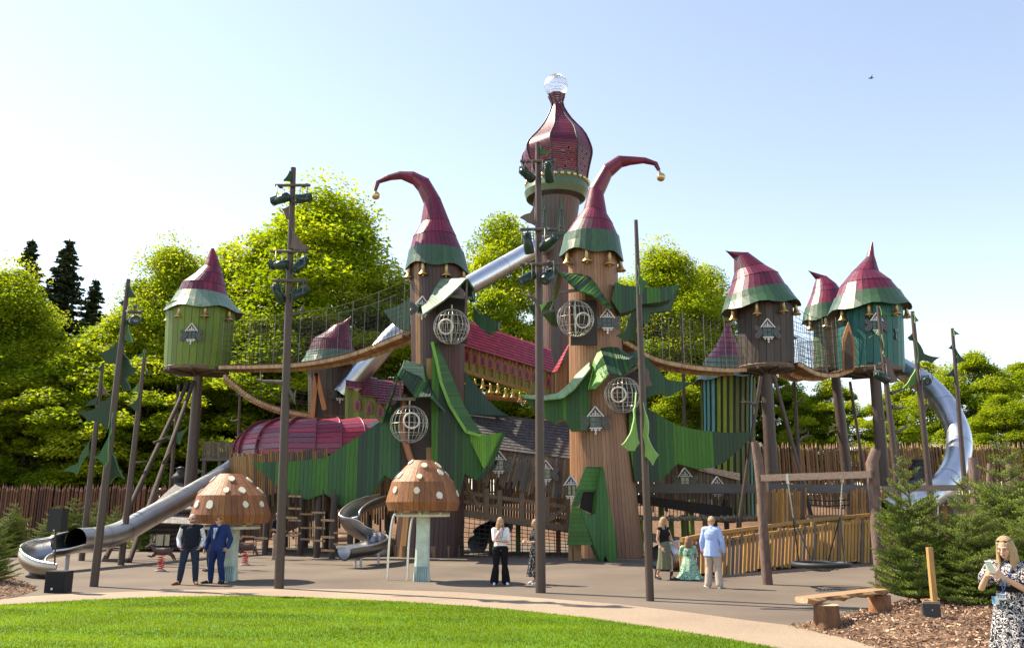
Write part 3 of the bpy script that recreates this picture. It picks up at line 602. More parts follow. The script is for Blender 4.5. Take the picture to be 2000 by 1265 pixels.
# lower canopy
gable_canopy(t, PP(0, (790, 709, 34.8), (775, 750, 34.8), (764, 790, 34.8), (752, 822, 34.8)), PP(0, (778, 734, 33.0), (768, 765, 33.0), (755, 800, 33.0), (745, 832, 33.0)), PP(0, (792, 705, 34.8), (831, 716, 34.8), (840, 745, 34.7), (850, 775, 34.6), (860, 800, 34.6)), PP(0, (778, 734, 33.0), (795, 757, 33.0), (811, 777, 33.0), (840, 776, 33.0), (869, 805, 33.0)), 18, GTEAL, GTEAL)
leafpanel(t, 'leaf_canopy', 800, 33.9, 20, [(790, 702), (793, 708), (827, 716), (831, 746), (800, 738), (781, 733)], .06, BRIML, (.1, .2, .1), .13, True)
mb = MB(); mb.beam(P(766, 779, 33.2), P(812, 779, 33.2), .1, .12, (.12, .1, .08)); mb.beam(P(782, 740, 33.2), P(782, 780, 33.2), .08, .08, (.1, .08, .07)); mb.build('canopy_frame', 'wood', t)
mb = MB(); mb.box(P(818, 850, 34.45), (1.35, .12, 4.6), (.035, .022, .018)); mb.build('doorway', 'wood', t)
mb = MB(); mb.beam(P(838, 700, 34.6), P(838, 905, 34.4), .22, .08, (.3, .16, .06), (0, 1, 0)); mb.build('trim_post', 'wood', t)
mb = MB(); mb.tube(smooth_path(PP(34.2, (790, 770), (786, 830), (797, 880), (808, 910)), 6), .14, (.35, .13, .06)); mb.build('climbing_pole', 'paint', t)
# base piles
mb = MB()
for k in range(14): q = rp(R_[-1], 2 * math.pi * k / 14, .93); mb.box((q.x, q.y, .0), (.2, .2, .9), (.2, .12, .06))
mb.build('footing', 'wood', t)
globe('wire ball cage under the upper green canopy of the purple tower', 882, 638, 35, 33.9, (-.25, -.2))
globe('wire ball cage under the lower green canopy of the purple tower', 799, 828, 36, 33.2, (.25, .1))
# ---------------------------------------------------------------- RIGHT TOWER
YR = 35.8
t = TRW = thing('elf_tower', 'tan brown plank tower under a hat roof curling right to a gold ball', 'tower', G(1185, 1092) + Vector((0, 1.3, 0)), 'tall hat-roofed towers')
R_ = [ringpx(a, b, YR) for a, b in (((1110, 480), (1204, 485)), ((1111, 650), (1212, 650)), ((1112, 800), (1226, 800)), ((1113, 935), (1240, 938)), ((1111, 1093), (1257, 1092)))]
mb = MB(); loft_boards(mb, R_, 50, TANX, .07, .03, (.06, .035, .02), jag=.02); mb.build('wall', 'board', t)
hr = hat(t, YR, [(1290, 331, 1284, 334), (1284, 317, 1277, 323), (1260, 308, 1257, 319), (1231, 306, 1233, 322), (1206, 305, 1216, 326), (1177, 324, 1195, 345), (1151, 367, 1179, 381), (1140, 409, 1185, 418), (1121, 434, 1197, 440), (1104, 461, 1207, 465), (1092, 500, 1218, 511)], 10, wave=.1, wn=5)
mb = MB(); mb.ball(P(1291, 346, YR), .2, (.6, .45, .2)); mb.tube([P(1288, 333, YR), P(1290, 340, YR)], .04, (.3, .2, .1)); mb.build('finial_ball', 'gold', t)
add_bells(t, hr[-1], 4, 1.2, .05, .9, .15)
add_window(t, P(1185, 631, YR - 1.35), .75, R(6)); add_window(t, P(1163, 824, YR - 1.4), .8, R(-4)); add_window(t, P(1119, 957, YR - 1.35), .75, R(-30), 1)
leafpanel(t, 'leaf_wing', 1250, 34.6, 0, [(1202, 551), (1222, 558), (1248, 560), (1290, 562), (1328, 555), (1310, 585), (1290, 590), (1253, 594), (1235, 606), (1211, 612), (1194, 586)], .8, GTEAL, (.03, .07, .03), .15)
leafpanel(t, 'leaf_wing', 1290, 35.5, 25, [(1250, 592), (1290, 588), (1328, 556), (1310, 606), (1271, 611), (1268, 625), (1258, 638), (1252, 612)], .3, [(.025, .07, .03), (.02, .06, .03)], (.02, .05, .02), .15)
leafpanel(t, 'leaf_wing', 1062, 37.2, 8, [(1033, 598), (1060, 594), (1079, 587), (1084, 612), (1090, 638), (1077, 633), (1064, 615), (1047, 624)], .2, GREEN, (.1, .25, .06), .13)
leafpanel(t, 'leaf_wing', 1090, 34.4, -6, [(1018, 770), (1064, 772), (1090, 767), (1112, 748), (1124, 732), (1151, 707), (1151, 760), (1152, 816), (1146, 841), (1115, 841), (1102, 818), (1085, 826), (1062, 815), (1045, 806)], .45, GREEN, (.22, .36, .16), .17)
leafpanel(t, 'leaf_wing', 1350, 35.2, 5, [(1229, 810), (1262, 770), (1266, 798), (1296, 815), (1326, 831), (1372, 841), (1429, 845), (1477, 841), (1455, 866), (1415, 903), (1390, 912), (1367, 917), (1324, 905), (1300, 928), (1289, 941), (1240, 939), (1228, 860)], .5, GREEN, (.05, .16, .03), .17)
leafpanel(t, 'leaf_wing', 1300, 34.9, 0, [(1255, 690), (1275, 712), (1292, 728), (1305, 742), (1330, 745), (1352, 747), (1330, 762), (1308, 773), (1286, 769), (1259, 778), (1250, 740)], .2, GTEAL, (.08, .2, .06), .15)
mb = MB(); ruled(mb, PP(34.2, (1018, 770), (1064, 772), (1090, 767), (1112, 748), (1124, 732), (1151, 707)), PP(33.7, (1024, 775), (1066, 779), (1098, 776), (1120, 760), (1132, 745), (1152, 719)), 30, [(.2, .33, .14), (.24, .36, .18)], .02, .05); mb.build('leaf_ridge', 'board', t)  # pale strip, with the wing's pale rim, paints the sunlit top surface
gable_canopy(t, PP(0, (1100, 536, 35), (1096, 555, 35), (1090, 580, 35)), PP(0, (1090, 531, 33.4), (1085, 558, 33.4), (1080, 588, 33.4)), PP(0, (1100, 534, 35), (1153, 540, 34.9), (1172, 570, 34.6), (1194, 604, 34.3)), PP(0, (1090, 531, 33.4), (1112, 555, 33.4), (1128, 569, 33.4), (1156, 577, 33.4), (1190, 604, 33.6)), 18, GTEAL, GTEAL)
mb = MB(); mb.beam(P(1092, 571, 33.6), P(1130, 566, 33.6), .1, .12, (.12, .1, .08)); mb.build('canopy_frame', 'wood', t)
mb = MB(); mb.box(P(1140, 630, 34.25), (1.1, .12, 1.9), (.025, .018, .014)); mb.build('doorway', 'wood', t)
gable_canopy(t, PP(0, (1173, 679, 34.8), (1168, 690, 34.6), (1161, 705, 34.4), (1150, 762, 34.2)), PP(0, (1190, 731, 33.0), (1186, 736, 33.0), (1175, 748, 33.0), (1162, 760, 33.0)), PP(0, (1173, 679, 34.8), (1207, 680, 34.7), (1226, 693, 34.6), (1246, 687, 34.5)), PP(0, (1188, 731, 33.0), (1213, 735, 33.0), (1230, 722, 33.0), (1249, 702, 33.0)), 18, [(.12, .3, .05), (.1, .26, .05)], GTEAL)
mb = MB(); mb.beam(P(1200, 742, 33.3), P(1248, 715, 33.3), .1, .12, (.12, .1, .08)); mb.build('canopy_frame', 'wood', t)
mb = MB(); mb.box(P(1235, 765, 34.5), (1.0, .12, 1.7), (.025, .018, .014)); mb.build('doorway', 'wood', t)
globe('wire ball cage under the upper canopy of the tan tower', 1124, 622, 36, 33.7, (.35, -.3))
globe('wire ball cage under the lower canopy of the tan tower', 1216, 771, 35, 33.3, (-.35, -.1))
# ---------------------------------------------------------------- ONION TOWER
YO = 48.0
t = thing('onion_tower', 'tallest tower, a brown column under a red slatted onion dome and wire globe', 'tower', (P(1087, 700, YO).x, YO, hz(1, YO)))
R_ = [ringpx(a, b, YO) for a, b in (((1038, 366), (1137, 366)), ((1046, 450), (1124, 450)), ((1056, 520), (1120, 520)), ((1060, 620), (1118, 620)), ((1060, 760), (1118, 760)), ((1060, 900), (1120, 900)), ((1055, 1000), (1125, 1000)))]
mb = MB(); loft_boards(mb, R_, 34, [(.105, .085, .075), (.12, .095, .085), (.09, .072, .066), (.13, .07, .055)], .06, .04, (.03, .025, .02)); mb.build('wall', 'board', t)
# dome: eight slatted facets
SZ = [(1070, 186, 1104, 186), (1077, 206, 1100, 206), (1066, 235, 1117, 235), (1048, 262, 1141, 262), (1024, 288, 1153, 288), (1019, 304, 1156, 304), (1023, 322, 1152, 322), (1030, 340, 1148, 340), (1035, 357, 1146, 357)]
sec = [ringpx((a, b), (c, d), YO) for a, b, c, d in SZ]
path = smooth_path([s[0] for s in sec], 5); rad = [v.x for v in smooth_path([Vector((s[1].length, 0, 0)) for s in sec], 5)]
mb = MB(); ribs = MB(); nf = 8; step = 1
def dome_pt(i, f, k=1.0):
    a = 2 * math.pi * (f + .5 + (.35 * i / len(path))) / nf; return path[i] + Vector((math.cos(a), math.sin(a), 0)) * rad[i] * k
for i in range(0, len(path) - 1):
    for f in range(nf):
        a, b = dome_pt(i, f), dome_pt(i, f + 1); c, d = dome_pt(i + 1, f + 1), dome_pt(i + 1, f); lo = .24 if i > 19 else .14
        c = b.lerp(c, 1 - lo); d = a.lerp(d, 1 - lo); col = jit(rnd.choice(RED), .2)
        segs = [(0, 1)]
        if i > 24 and i % 3 == 0: segs = [(0, .3), (.36, .62), (.68, 1)] if i % 2 else [(0, .42), (.5, 1)]
        for s0, s1 in segs: mb.box8([a.lerp(b, s0), a.lerp(b, s1), d.lerp(c, s1), d.lerp(c, s0)] + [q + (path[i] - q).normalized() * .05 for q in (a.lerp(b, s0), a.lerp(b, s1), d.lerp(c, s1), d.lerp(c, s0))], col)
mb.build('onion_dome', 'hatpaint', t)
for f in range(nf): ribs.tube([dome_pt(i, f, 1.015) for i in range(0, len(path), 2)], .045, (.04, .03, .03), 5, False)
ribs.build('dome_ribs', 'metalpaint', t)
mb = MB(); ry = [ringpx((1035, 352), (1145, 352), YO), ringpx((1027, 366), (1148, 366), YO), ringpx((1024, 378), (1150, 378), YO), ringpx((1028, 390), (1143, 390), YO), ringpx((1044, 396), (1132, 396), YO)]
for i in range(4): mb.grid([[rp(ry[i], 2 * math.pi * k / 40) for k in range(40)], [rp(ry[i + 1], 2 * math.pi * k / 40) for k in range(40)]], [(.09, .14, .07), (.07, .12, .06), (.1, .15, .08), (.05, .04, .035)][i], True, True)
mb.build('collar', 'hatpaint', t)
mb = MB()
for k in range(30): q = rp(ry[0], 2 * math.pi * k / 30, 1.04) * .4 + rp(ry[1], 2 * math.pi * k / 30, 1.02) * .6; mb.ball(q + Vector((0, 0, .0)), .14, (.6, .48, .25), 8, 6)
mb.build('collar_studs', 'gold', t)
gc = P(1086, 168, YO); gr = 24.5 * mpp(YO); mb = MB()
for k in range(40):
    a = 2 * math.pi * k / 40; mb.tube([gc + Vector((math.cos(a) * math.sin(q), math.sin(a) * math.sin(q), math.cos(q))) * gr for q in (R(5) + i * R(150) / 12 for i in range(13))], .009, (.8, .82, .82), 3, False)
for q in (12, 20, 65, 100, 130): mb.tube([gc + Vector((math.cos(a) * math.sin(R(q)), math.sin(a) * math.sin(R(q)), math.cos(R(q)))) * gr for a in (i * 2 * math.pi / 30 for i in range(30))], .016, (.7, .72, .72), 4, closed=True)
mb.build('wire_crown', 'wiremetal', t)
for px, sgn in ((1063, -1), (1097, 1)):
    mb = MB(); pl = Pl(px, YO - 1.75, 0); pts = [(px, 378), (px - 8, 425), (px - 11, 458), (px + 9, 458), (px + 7, 425)]; mb.prism([pl(*q) for q in pts], (0, .08, 0), (.04, .09, .05)); q2 = [(px, 400), (px - 4, 425), (px - 7, 453), (px + 6, 453), (px + 4, 425)]; mb.prism([pl(*q) + Vector((0, -.05, 0)) for q in q2], (0, .05, 0), (.16, .15, .13))
    for yy in range(412, 452, 6): mb.tube([pl(px + 3.5 * (yy - 395) / 55 * math.cos(a), yy + 3 * math.sin(a)) + Vector((0, -.08, 0)) for a in (i * math.pi / 4 for i in range(8))], .02, (.04, .05, .05), 4, closed=True)
    mb.build('lattice_panel', 'metalpaint', t)
add_window(t, P(1066, 540, YO - 1.0), .8, 0, 0)
# ---------------------------------------------------------------- STILT HUTS
def stilt_hut(label, Y, hatsec, nred, wallpx, pal, n, polepx, brim=BRIM, wins=(), bells=5, jag=.12, gap=.06, group='hat-roofed huts on tall poles', pole_r=11, floorcol=(.16, .11, .07), struts=(), panel_boxes=(), name='stilt_hut', hatpal=REDM, core=(.03, .03, .02), wave=.08):
    cx = P((wallpx[-1][0] + wallpx[-1][2]) / 2, wallpx[-1][1], Y); t = thing(name, label, 'hut', (cx.x, Y, hz(cx.x, Y)), group)
    rr = [ringpx((a, b), (c, d), Y) for a, b, c, d in wallpx]; mb = MB(); loft_boards(mb, rr, n, pal, gap, .04, core, jag=jag); mb.build('wall', 'board', t)
    hr = hat(t, Y, hatsec, nred, hatpal, brim, 30, wave=wave, wn=6)
    fl = rr[-1]; mb = MB(); mb.lathe((fl[0].x, fl[0].y, fl[0].z), [(fl[1].length * .98, .1), (fl[1].length * 1.02, .02), (fl[1].length * .98, -.12), (.1, -.16)], floorcol, 20, smooth=False)
    for k in range(8): a = k * math.pi / 4 + .2; mb.beam(fl[0] + Vector((math.cos(a) * .2, math.sin(a) * .2, -.25)), fl[0] + Vector((math.cos(a), math.sin(a), 0)) * fl[1].length * 1.02 + Vector((0, 0, -.12)), .12, .16, (.07, .055, .045))
    mb.build('floor', 'wood', t)
    for (a, b, c, d, r0, r1) in polepx:
        p = P(a, b, Y); q = P(c, d, Y) if len(polepx) == 0 else P(c, d, Y); zb = hz(q.x, Y); dirv = (q - p); e = p + dirv * ((zb - .1 - p.z) / dirv.z); mb = MB(); k1 = r1 * mpp(Y) / 2; k0 = r0 * mpp(Y) / 2
        mb.tube([p + Vector((0, 0, .2)), p.lerp(e, .5), e], [k0, (k0 + k1) / 2, k1], POST, 14); mb.tube([e, e + Vector((0, 0, .08))], k1 * 1.5, POST, 14); mb.build('pole', 'metalpaint', t)
    for s in struts: mb = MB(); mb.tube([s[0], s[1]], .09, POST, 8); mb.build('strut', 'metalpaint', t)
    add_bells(t, hr[-1], min(bells, 4), 1.15, .05, .86)
    for (px, py, s, rz, sh) in wins: add_window(t, P(px, py, Y - fl[1].length * math.cos(rz) * 1.01), s, rz, sh)
    return t, rr, hr
LH, _, _ = stilt_hut('green plank hut on the leftmost tall pole, pointed red hat roof with pale brim', 41, [(412, 486, 418, 485), (404, 508, 427, 508), (397, 522, 430, 522), (383, 536, 435, 537), (358, 556, 439, 559), (351, 574, 443, 578), (324, 614, 471, 611)], 6, [(329, 600, 457, 600), (327, 660, 452, 660), (324, 722, 444, 722)], LIME * 5 + [(.13, .1, .09)], 30, [(387, 735, 363, 1072, 17, 26)], BRIML, [(376, 655, .72, R(-4), 2)], 7)
DH, _, _ = stilt_hut('dark brown plank hut with lime strips on a thick pole, hat tip bent left', 39, [(1417, 489, 1420, 492), (1434, 505, 1461, 494), (1435, 531, 1492, 519), (1431, 550, 1518, 536), (1421, 581, 1532, 562), (1409, 612, 1561, 598)], 5, [(1441, 600, 1546, 600), (1442, 650, 1548, 650), (1443, 720, 1549, 716)], [(.062, .046, .038), (.075, .055, .045), (.05, .038, .032)] * 3 + [(.2, .28, .03)], 24, [(1496, 722, 1507, 920, 22, 26)], BRIM, [(1498, 649, .78, 0, 2)], 7)
NH, _, _ = stilt_hut('narrow sage green hut half hidden behind the teal one, small bent hat roof', 45, [(1579, 528, 1582, 531), (1594, 545, 1614, 540), (1589, 563, 1632, 556), (1586, 574, 1640, 568), (1576, 600, 1650, 595), (1567, 630, 1660, 625)], 5, [(1590, 615, 1648, 615), (1591, 720, 1649, 720)], [(.11, .17, .08), (.13, .2, .09), (.1, .15, .08), (.2, .14, .07)], 20, [(1631, 728, 1655, 930, 17, 22)], BRIM, [], 4)
TH, _, _ = stilt_hut('teal plank hut with ragged boards on a dark pole, tall straight-tipped hat', 40, [(1701, 474, 1705, 473), (1692, 502, 1707, 499), (1678, 517, 1711, 516), (1664, 531, 1715, 533), (1644, 557, 1737, 553), (1636, 580, 1751, 573), (1618, 613, 1774, 605)], 6, [(1641, 600, 1758, 600), (1640, 660, 1760, 660), (1641, 722, 1762, 726)], [(.014, .10, .09), (.018, .12, .105), (.012, .075, .07), (.02, .14, .12)], 30, [(1709, 735, 1727, 940, 20, 24)], BRIM, [(1710, 636, .75, R(4), 2), (1750, 655, .7, R(50), 2)], 6, jag=.25)
RH, _, _ = stilt_hut('small dark brown hut with a faded red hat, beside the red barrel tunnel', 43, [(685, 618, 686, 621), (671, 628, 682, 633), (651, 636, 682, 640), (637, 649, 683, 650), (613, 663, 687, 670), (603, 689, 693, 688), (589, 712, 703, 718)], 6, [(602, 705, 679, 705), (603, 816, 680, 816)], [(.10, .08, .065), (.085, .065, .055), (.12, .09, .07)], 22, [], [(.12, .18, .15), (.1, .16, .13)] and BRIML, [(663, 770, .7, R(25), 2)], 0, group='hat-roofed huts on tall poles', pole_r=0)
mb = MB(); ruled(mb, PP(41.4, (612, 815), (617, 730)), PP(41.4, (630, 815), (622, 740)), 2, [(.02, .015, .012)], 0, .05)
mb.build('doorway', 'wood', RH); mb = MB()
for a, b in (((610, 816), (618, 728)), ((618, 728), (634, 800)),): mb.beam(P(*a, 41.3), P(*b, 41.3), .22, .12, (.4, .18, .07), (0, 1, 0))
mb.build('door_frame', 'wood', RH)
mb = MB(); pl = Pl(1660, 38.4, -35); mb.prism([pl(*q) for q in ((1646, 725), (1646, 660), (1657, 628), (1670, 668), (1670, 722))], (0, .08, 0), (.34, .14, .04)); mb.build('door', 'wood', TH)
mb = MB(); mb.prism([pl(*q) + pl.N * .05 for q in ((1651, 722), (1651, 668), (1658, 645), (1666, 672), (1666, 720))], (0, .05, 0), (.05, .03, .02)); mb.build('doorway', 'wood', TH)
ST, _, _ = stilt_hut('round tower of spaced lime and olive slats under a purplish hat roof', 45, [(1422, 625, 1424, 625), (1416, 640, 1427, 640), (1410, 653, 1430, 650), (1398, 676, 1439, 672), (1377, 702, 1444, 699), (1370, 722, 1446, 716), (1357, 746, 1482, 738)], 5, [(1368, 725, 1474, 725), (1370, 820, 1472, 820), (1368, 1008, 1476, 1008)], [(.22, .3, .02), (.14, .18, .03), (.3, .38, .02), (.1, .12, .03), (.2, .27, .02)] * 6 + [(.1, .3, .28)], 28, [], BRIML, [], 0, jag=.1, gap=.45, name='slatted_tower', group=None, core=(.03, .035, .02), hatpal=[(.25, .03, .08), (.2, .03, .08), (.3, .06, .1)])
# ---------------------------------------------------------------- bridges, walkways, tunnels
YEL = [(.34, .17, .03), (.3, .145, .028), (.38, .2, .035)]
def mid(a, b, k=.5): return Vector(a).lerp(Vector(b), k)
ROPEW = [(.46, .3, .16), (.4, .25, .13), (.52, .35, .2)]
def rope_bridge(label, path, width, n, nh, net=True, ropes=3, posts=0, name='rope_bridge', yaw=None, nstep=.22, hoops=0, anchor=True):
    pts = smooth_path(path, 10); t = thing(name, label, 'rope bridge', pts[0], 'hanging plank bridges between the huts'); pts = resample(pts, n)
    mb = MB(); rp_ = MB(); L, Rr = [], []
    for i, p in enumerate(pts):
        d = (pts[min(i + 1, n)] - pts[max(i - 1, 0)]).normalized(); s = d.cross(Vector((0, 0, 1))).normalized() * width / 2; L.append(p - s); Rr.append(p + s)
        if i < n: mb.beam(p - s, p + s, (pts[1] - pts[0]).length * .74, .07, pick(PLANK)); 
        if i < n: 
            for e in (p - s, p + s): mb.beam(e + Vector((0, 0, -.02)), e + Vector((0, 0, -.12)) + Vector((0, 0, -.05)), .14, .16, pick(ROPEW))
    mb.build('deck', 'wood', t)
    for s in (L, Rr): rp_.tube([q + Vector((0, 0, .05)) for q in s], .02, (.08, .05, .03), 5); rp_.tube([q + Vector((0, 0, -.06)) for q in s], .03, (.2, .13, .08), 5)
    rp_.build('side_rope', 'rope', t)
    if net:
        nb = MB(); dk = (.045, .042, .04)
        for S in (L, Rr):
            for k in range(1, ropes + 1):
                h = nh * k / ropes; nb.tube([q + Vector((0, 0, h)) for q in S], .014 if k == ropes else .01, dk, 3, False)
            tot = sum((b - a).length for a, b in zip(S, S[1:])); m = int(tot / nstep); Q = resample(S, m)
            for i, q in enumerate(Q): nb.wire(q, q + Vector((0, 0, nh)), .010, dk)
            mm = int(nh / nstep)
            for k in range(1, mm): nb.tube([q + Vector((0, 0, nh * k / mm)) for q in Q[::3]], .009, dk, 3, False)
        nb.build('netting', 'rope', t)
        if posts:
            for S in (L, Rr):
                for q in resample(S, posts): pb = MB(); pb.tube([q + Vector((0, 0, -.1)), q + Vector((0, 0, nh + .05))], .014, (.2, .2, .19), 5); pb.build('net_stay', 'metalpaint', t)
    return t, L, Rr
rope_bridge('long netted plank bridge from the green stilt hut to the dark purple tower', PP(0, (443, 717, 40.6), (520, 716, 40), (600, 712, 39.2), (680, 698, 38.4), (750, 675, 37.6), (800, 655, 37)), 1.0, 70, 2.4, ropes=4, posts=7)
rope_bridge('sloping plank bridge without tall netting, dropping from the green stilt hut', PP(0, (440, 735, 40.6), (490, 775, 41), (550, 800, 41.4), (610, 812, 41.9)), 1.1, 34, 1.1, ropes=2, nstep=.5)
rope_bridge('netted plank bridge from the tan tower to the dark brown stilt hut', PP(0, (1205, 668, 36.6), (1262, 700, 37.4), (1330, 716, 38), (1400, 723, 38.6), (1446, 722, 39)), 1.1, 54, 2.4, ropes=5, posts=6)
rope_bridge('short netted plank bridge between the dark brown hut and the teal hut', PP(0, (1545, 712, 39), (1580, 730, 39.3), (1615, 733, 39.6), (1648, 722, 39.9)), 1.2, 26, 2.6, ropes=6, posts=4)
rope_bridge('small plank bridge at the back leading to the sage green hut', PP(0, (1540, 728, 40.4), (1570, 737, 42), (1600, 730, 44)), .9, 14, 1.8, ropes=4, posts=2)
# red roofed covered bridge
t = thing('covered_bridge', 'covered bridge with a long crimson shingle roof and yellow-green window panels', 'covered bridge', P(905, 760, 38.2))
def shingle(mb, A0, A1, B0, B1, rows, cols, pal, t=.03):
    for r in range(rows):
        a0 = A0.lerp(B0, r / rows); a1 = A1.lerp(B1, r / rows); b0 = A0.lerp(B0, (r + 1.12) / rows); b1 = A1.lerp(B1, (r + 1.12) / rows); up = (A1 - A0).cross(B0 - A0).normalized() * -t
        if up.z < 0: up = -up
        for c in range(cols):
            k0, k1 = c / cols, (c + .96) / cols; j = rnd.uniform(-.03, .03); p = [a0.lerp(a1, k0), a0.lerp(a1, k1), b0.lerp(b1, k1) + up, b0.lerp(b1, k0) + up]
            mb.box8(p + [q + up * .8 for q in p], pick(pal))
CR = [(.36, .018, .045), (.31, .015, .04), (.4, .03, .06)]
mb = MB(); shingle(mb, P(912, 627, 39.4), P(1076, 682, 42.2), P(903, 675, 38.0), P(1083, 728, 40.8), 9, 26, CR); shingle(mb, P(912, 627, 39.45), P(1076, 682, 42.25), P(912, 650, 41), P(1076, 712, 43.8), 5, 14, CR); mb.build('roof', 'hatpaint', t)
mb = MB(); OL = [(.2, .22, .05), (.17, .19, .045), (.23, .24, .05)]
W0, W1 = PP(38.3, (905, 672, 38.3), (1078, 727, 41)), PP(38.3, (905, 722, 38.3), (1078, 775, 41))
ruled(mb, W0, W1, 34, OL, .03, .06); mb.build('wall', 'board', t)
mb = MB(); 
for i in range(13):
    k = i / 12; a = W0[0].lerp(W0[1], k) + Vector((0, -.06, 0)); b = W1[0].lerp(W1[1], k) + Vector((0, -.06, -.15)); mb.beam(a, b, .12, .1, (.3, .19, .06), (0, 1, 0))
mb.beam(W1[0] + Vector((0, -.05, -.05)), W1[1] + Vector((0, -.05, -.05)), .14, .16, (.28, .18, .06)); mb.build('wall_batten', 'wood', t)
for i in range(12):
    k = (i + .5) / 12; a = W0[0].lerp(W0[1], k); b = W1[0].lerp(W1[1], k); c = a.lerp(b, .42) + Vector((0, -.1, 0)); mb = MB()
    mb.prism([c + Vector(q) for q in ((-.15, 0, -.28), (.15, 0, -.28), (.15, 0, .1), (0, 0, .38), (-.15, 0, .1))], (0, .05, 0), (.42, .03, .06)); mb.prism([c + Vector(q) for q in ((-.07, -.02, -.22), (.07, -.02, -.22), (.07, -.02, .06), (0, -.02, .2), (-.07, -.02, .06))], (0, .03, 0), (.05, .01, .015)); mb.build('window', 'paint', t)
    inst('bell', BELL, t, W1[0].lerp(W1[1], k) + Vector((0, .2, -.12 - .1 * (i % 2))) - WLOC[t.name], 0, (.72, .72, .95))
mb = MB(); D0, D1 = PP(0, (920, 770, 39.4), (1085, 785, 41.6)); ruled(mb, [D0, D1], [D0 + Vector((0, 1.4, 0)), D1 + Vector((0, 1.4, 0))], 30, PLANK, .1, .08)
for q in (.2, .5): mb.beam(D0 + Vector((0, 0, q)), D1 + Vector((0, 0, q)), .05, .05, (.2, .13, .08))
mb.build('deck', 'wood', t)
mb = MB(); shingle(mb, P(1112, 672, 38.5), P(1114, 672, 37.2), P(1080, 727, 38.4), P(1090, 725, 37.0), 8, 6, CR); mb.build('roof', 'hatpaint', t)
mb = MB(); ruled(mb, PP(37.3, (1084, 724), (1114, 690)), PP(37.3, (1084, 778), (1114, 765)), 9, OCHRE, .3, .05); mb.build('slat_screen', 'wood', t)
# small red roofed passage
t = thing('covered_passage', 'short stepped crimson roof passage joining the small red-hatted hut to the tunnel', 'covered passage', P(700, 815, 42))
mb = MB()
for i, (x0, x1, yt, yb) in enumerate([(676, 707, 729, 757), (705, 737, 735, 773), (735, 768, 741, 787), (765, 790, 746, 800)]):
    shingle(mb, P(x0, yt, 42.5), P(x1, yt + 3, 42.6), P(x0 - 1, yb, 40.9), P(x1 + 1, yb + 4, 41.0), 9, 4, RED)
mb.build('roof', 'hatpaint', t)
mb = MB(); ruled(mb, PP(41.4, (674, 755), (790, 800)), PP(41.4, (674, 818), (790, 822)), 22, [(.17, .22, .03), (.2, .26, .035), (.14, .18, .03)], .03, .05); mb.build('wall', 'board', t)
for px, py in ((698, 791), (721, 798), (743, 803)):
    mb = MB(); c = P(px, py, 41.3); mb.prism([c + Vector(q) for q in ((-.16, 0, -.25), (.16, 0, -.25), (.16, 0, .1), (0, 0, .4), (-.16, 0, .1))], (0, .05, 0), (.38, .03, .06)); mb.prism([c + Vector(q) for q in ((-.08, -.02, -.2), (.08, -.02, -.2), (.08, -.02, .06), (0, -.02, .22), (-.08, -.02, .06))], (0, .03, 0), (.05, .01, .015)); mb.build('window', 'paint', t)
# red barrel tunnel
t = thing('barrel_tunnel', 'crimson segmented barrel tunnel lying on the slatted deck', 'tunnel', P(610, 880, 38.5))
def arch(c, ax, r, k0=0, k1=math.pi, m=14, sq=1): return [c + ax * (math.cos(a) * r) + Vector((0, 0, math.sin(a) * r * sq)) for a in (k0 + (k1 - k0) * i / m for i in range(m + 1))]
segs = [(489, 884, 41.2, .35), (500, 884, 40.7, .75), (520, 883, 40.0, .95), (550, 882, 39.4, 1), (583, 881, 38.9, 1.0), (614, 882, 39.0, 1.0), (655, 881, 39.3, 1), (695, 880, 39.7, 1), (726, 879, 40.1, .98)]
mb = MB(); rt = 64 * mpp(39)
TUNPAL = [(.34, .03, .07), (.3, .025, .06), (.26, .03, .07), (.3, .05, .1), (.2, .06, .09)]
for s, (a, b) in enumerate(zip(segs, segs[1:])):
    ca, cb = P(a[0], a[1], a[2] + .6), P(b[0], b[1], b[2] + .6)
    axs = []
    for ii in (s, s + 1):
        u0, u1 = segs[max(0, ii - 1)], segs[min(len(segs) - 1, ii + 1)]; d = P(u1[0], u1[1], u1[2]) - P(u0[0], u0[1], u0[2]); d.z = 0; axs.append(Vector((0, 0, 1)).cross(d.normalized()))
    ra, rb = rt * a[3] * .97, rt * b[3] * 1.035
    A, B = arch(ca, axs[0], ra, R(-8), R(188), 20, .98), arch(cb, axs[1], rb, R(-8), R(188), 20, .98); last = None
    for i in range(20):
        if i % rnd.choice((1, 2, 3)) == 0 or last is None: last = pick(TUNPAL)
        p = [A[i].lerp(A[i + 1], .06), B[i].lerp(B[i + 1], .06), B[i].lerp(B[i + 1], .94), A[i].lerp(A[i + 1], .94)]; cc = (ca + cb) / 2; mb.box8(p + [q + (cc - q).normalized() * .05 for q in p], jit(last, .1))
mb.build('shell', 'hatpaint', t)
for s, a in enumerate(segs[1:-1]):
    u0, u1 = segs[s], segs[s + 2]; d = P(u1[0], u1[1], u1[2]) - P(u0[0], u0[1], u0[2]); d.z = 0; ax = Vector((0, 0, 1)).cross(d.normalized()); mb = MB(); mb.tube(arch(P(a[0], a[1], a[2] + .6), ax, rt * a[3] * 1.035, R(-8), R(188), 24, .98), .035, (.2, .02, .05), 6); mb.build('segment_ring', 'hatpaint', t)
mb = MB(); mb.prism(PP(37.2, (722, 826), (757, 818), (757, 832), (727, 862)), (0, 1.2, 0), (.3, .3, .32)); mb.build('end_flashing', 'metalpaint', t)
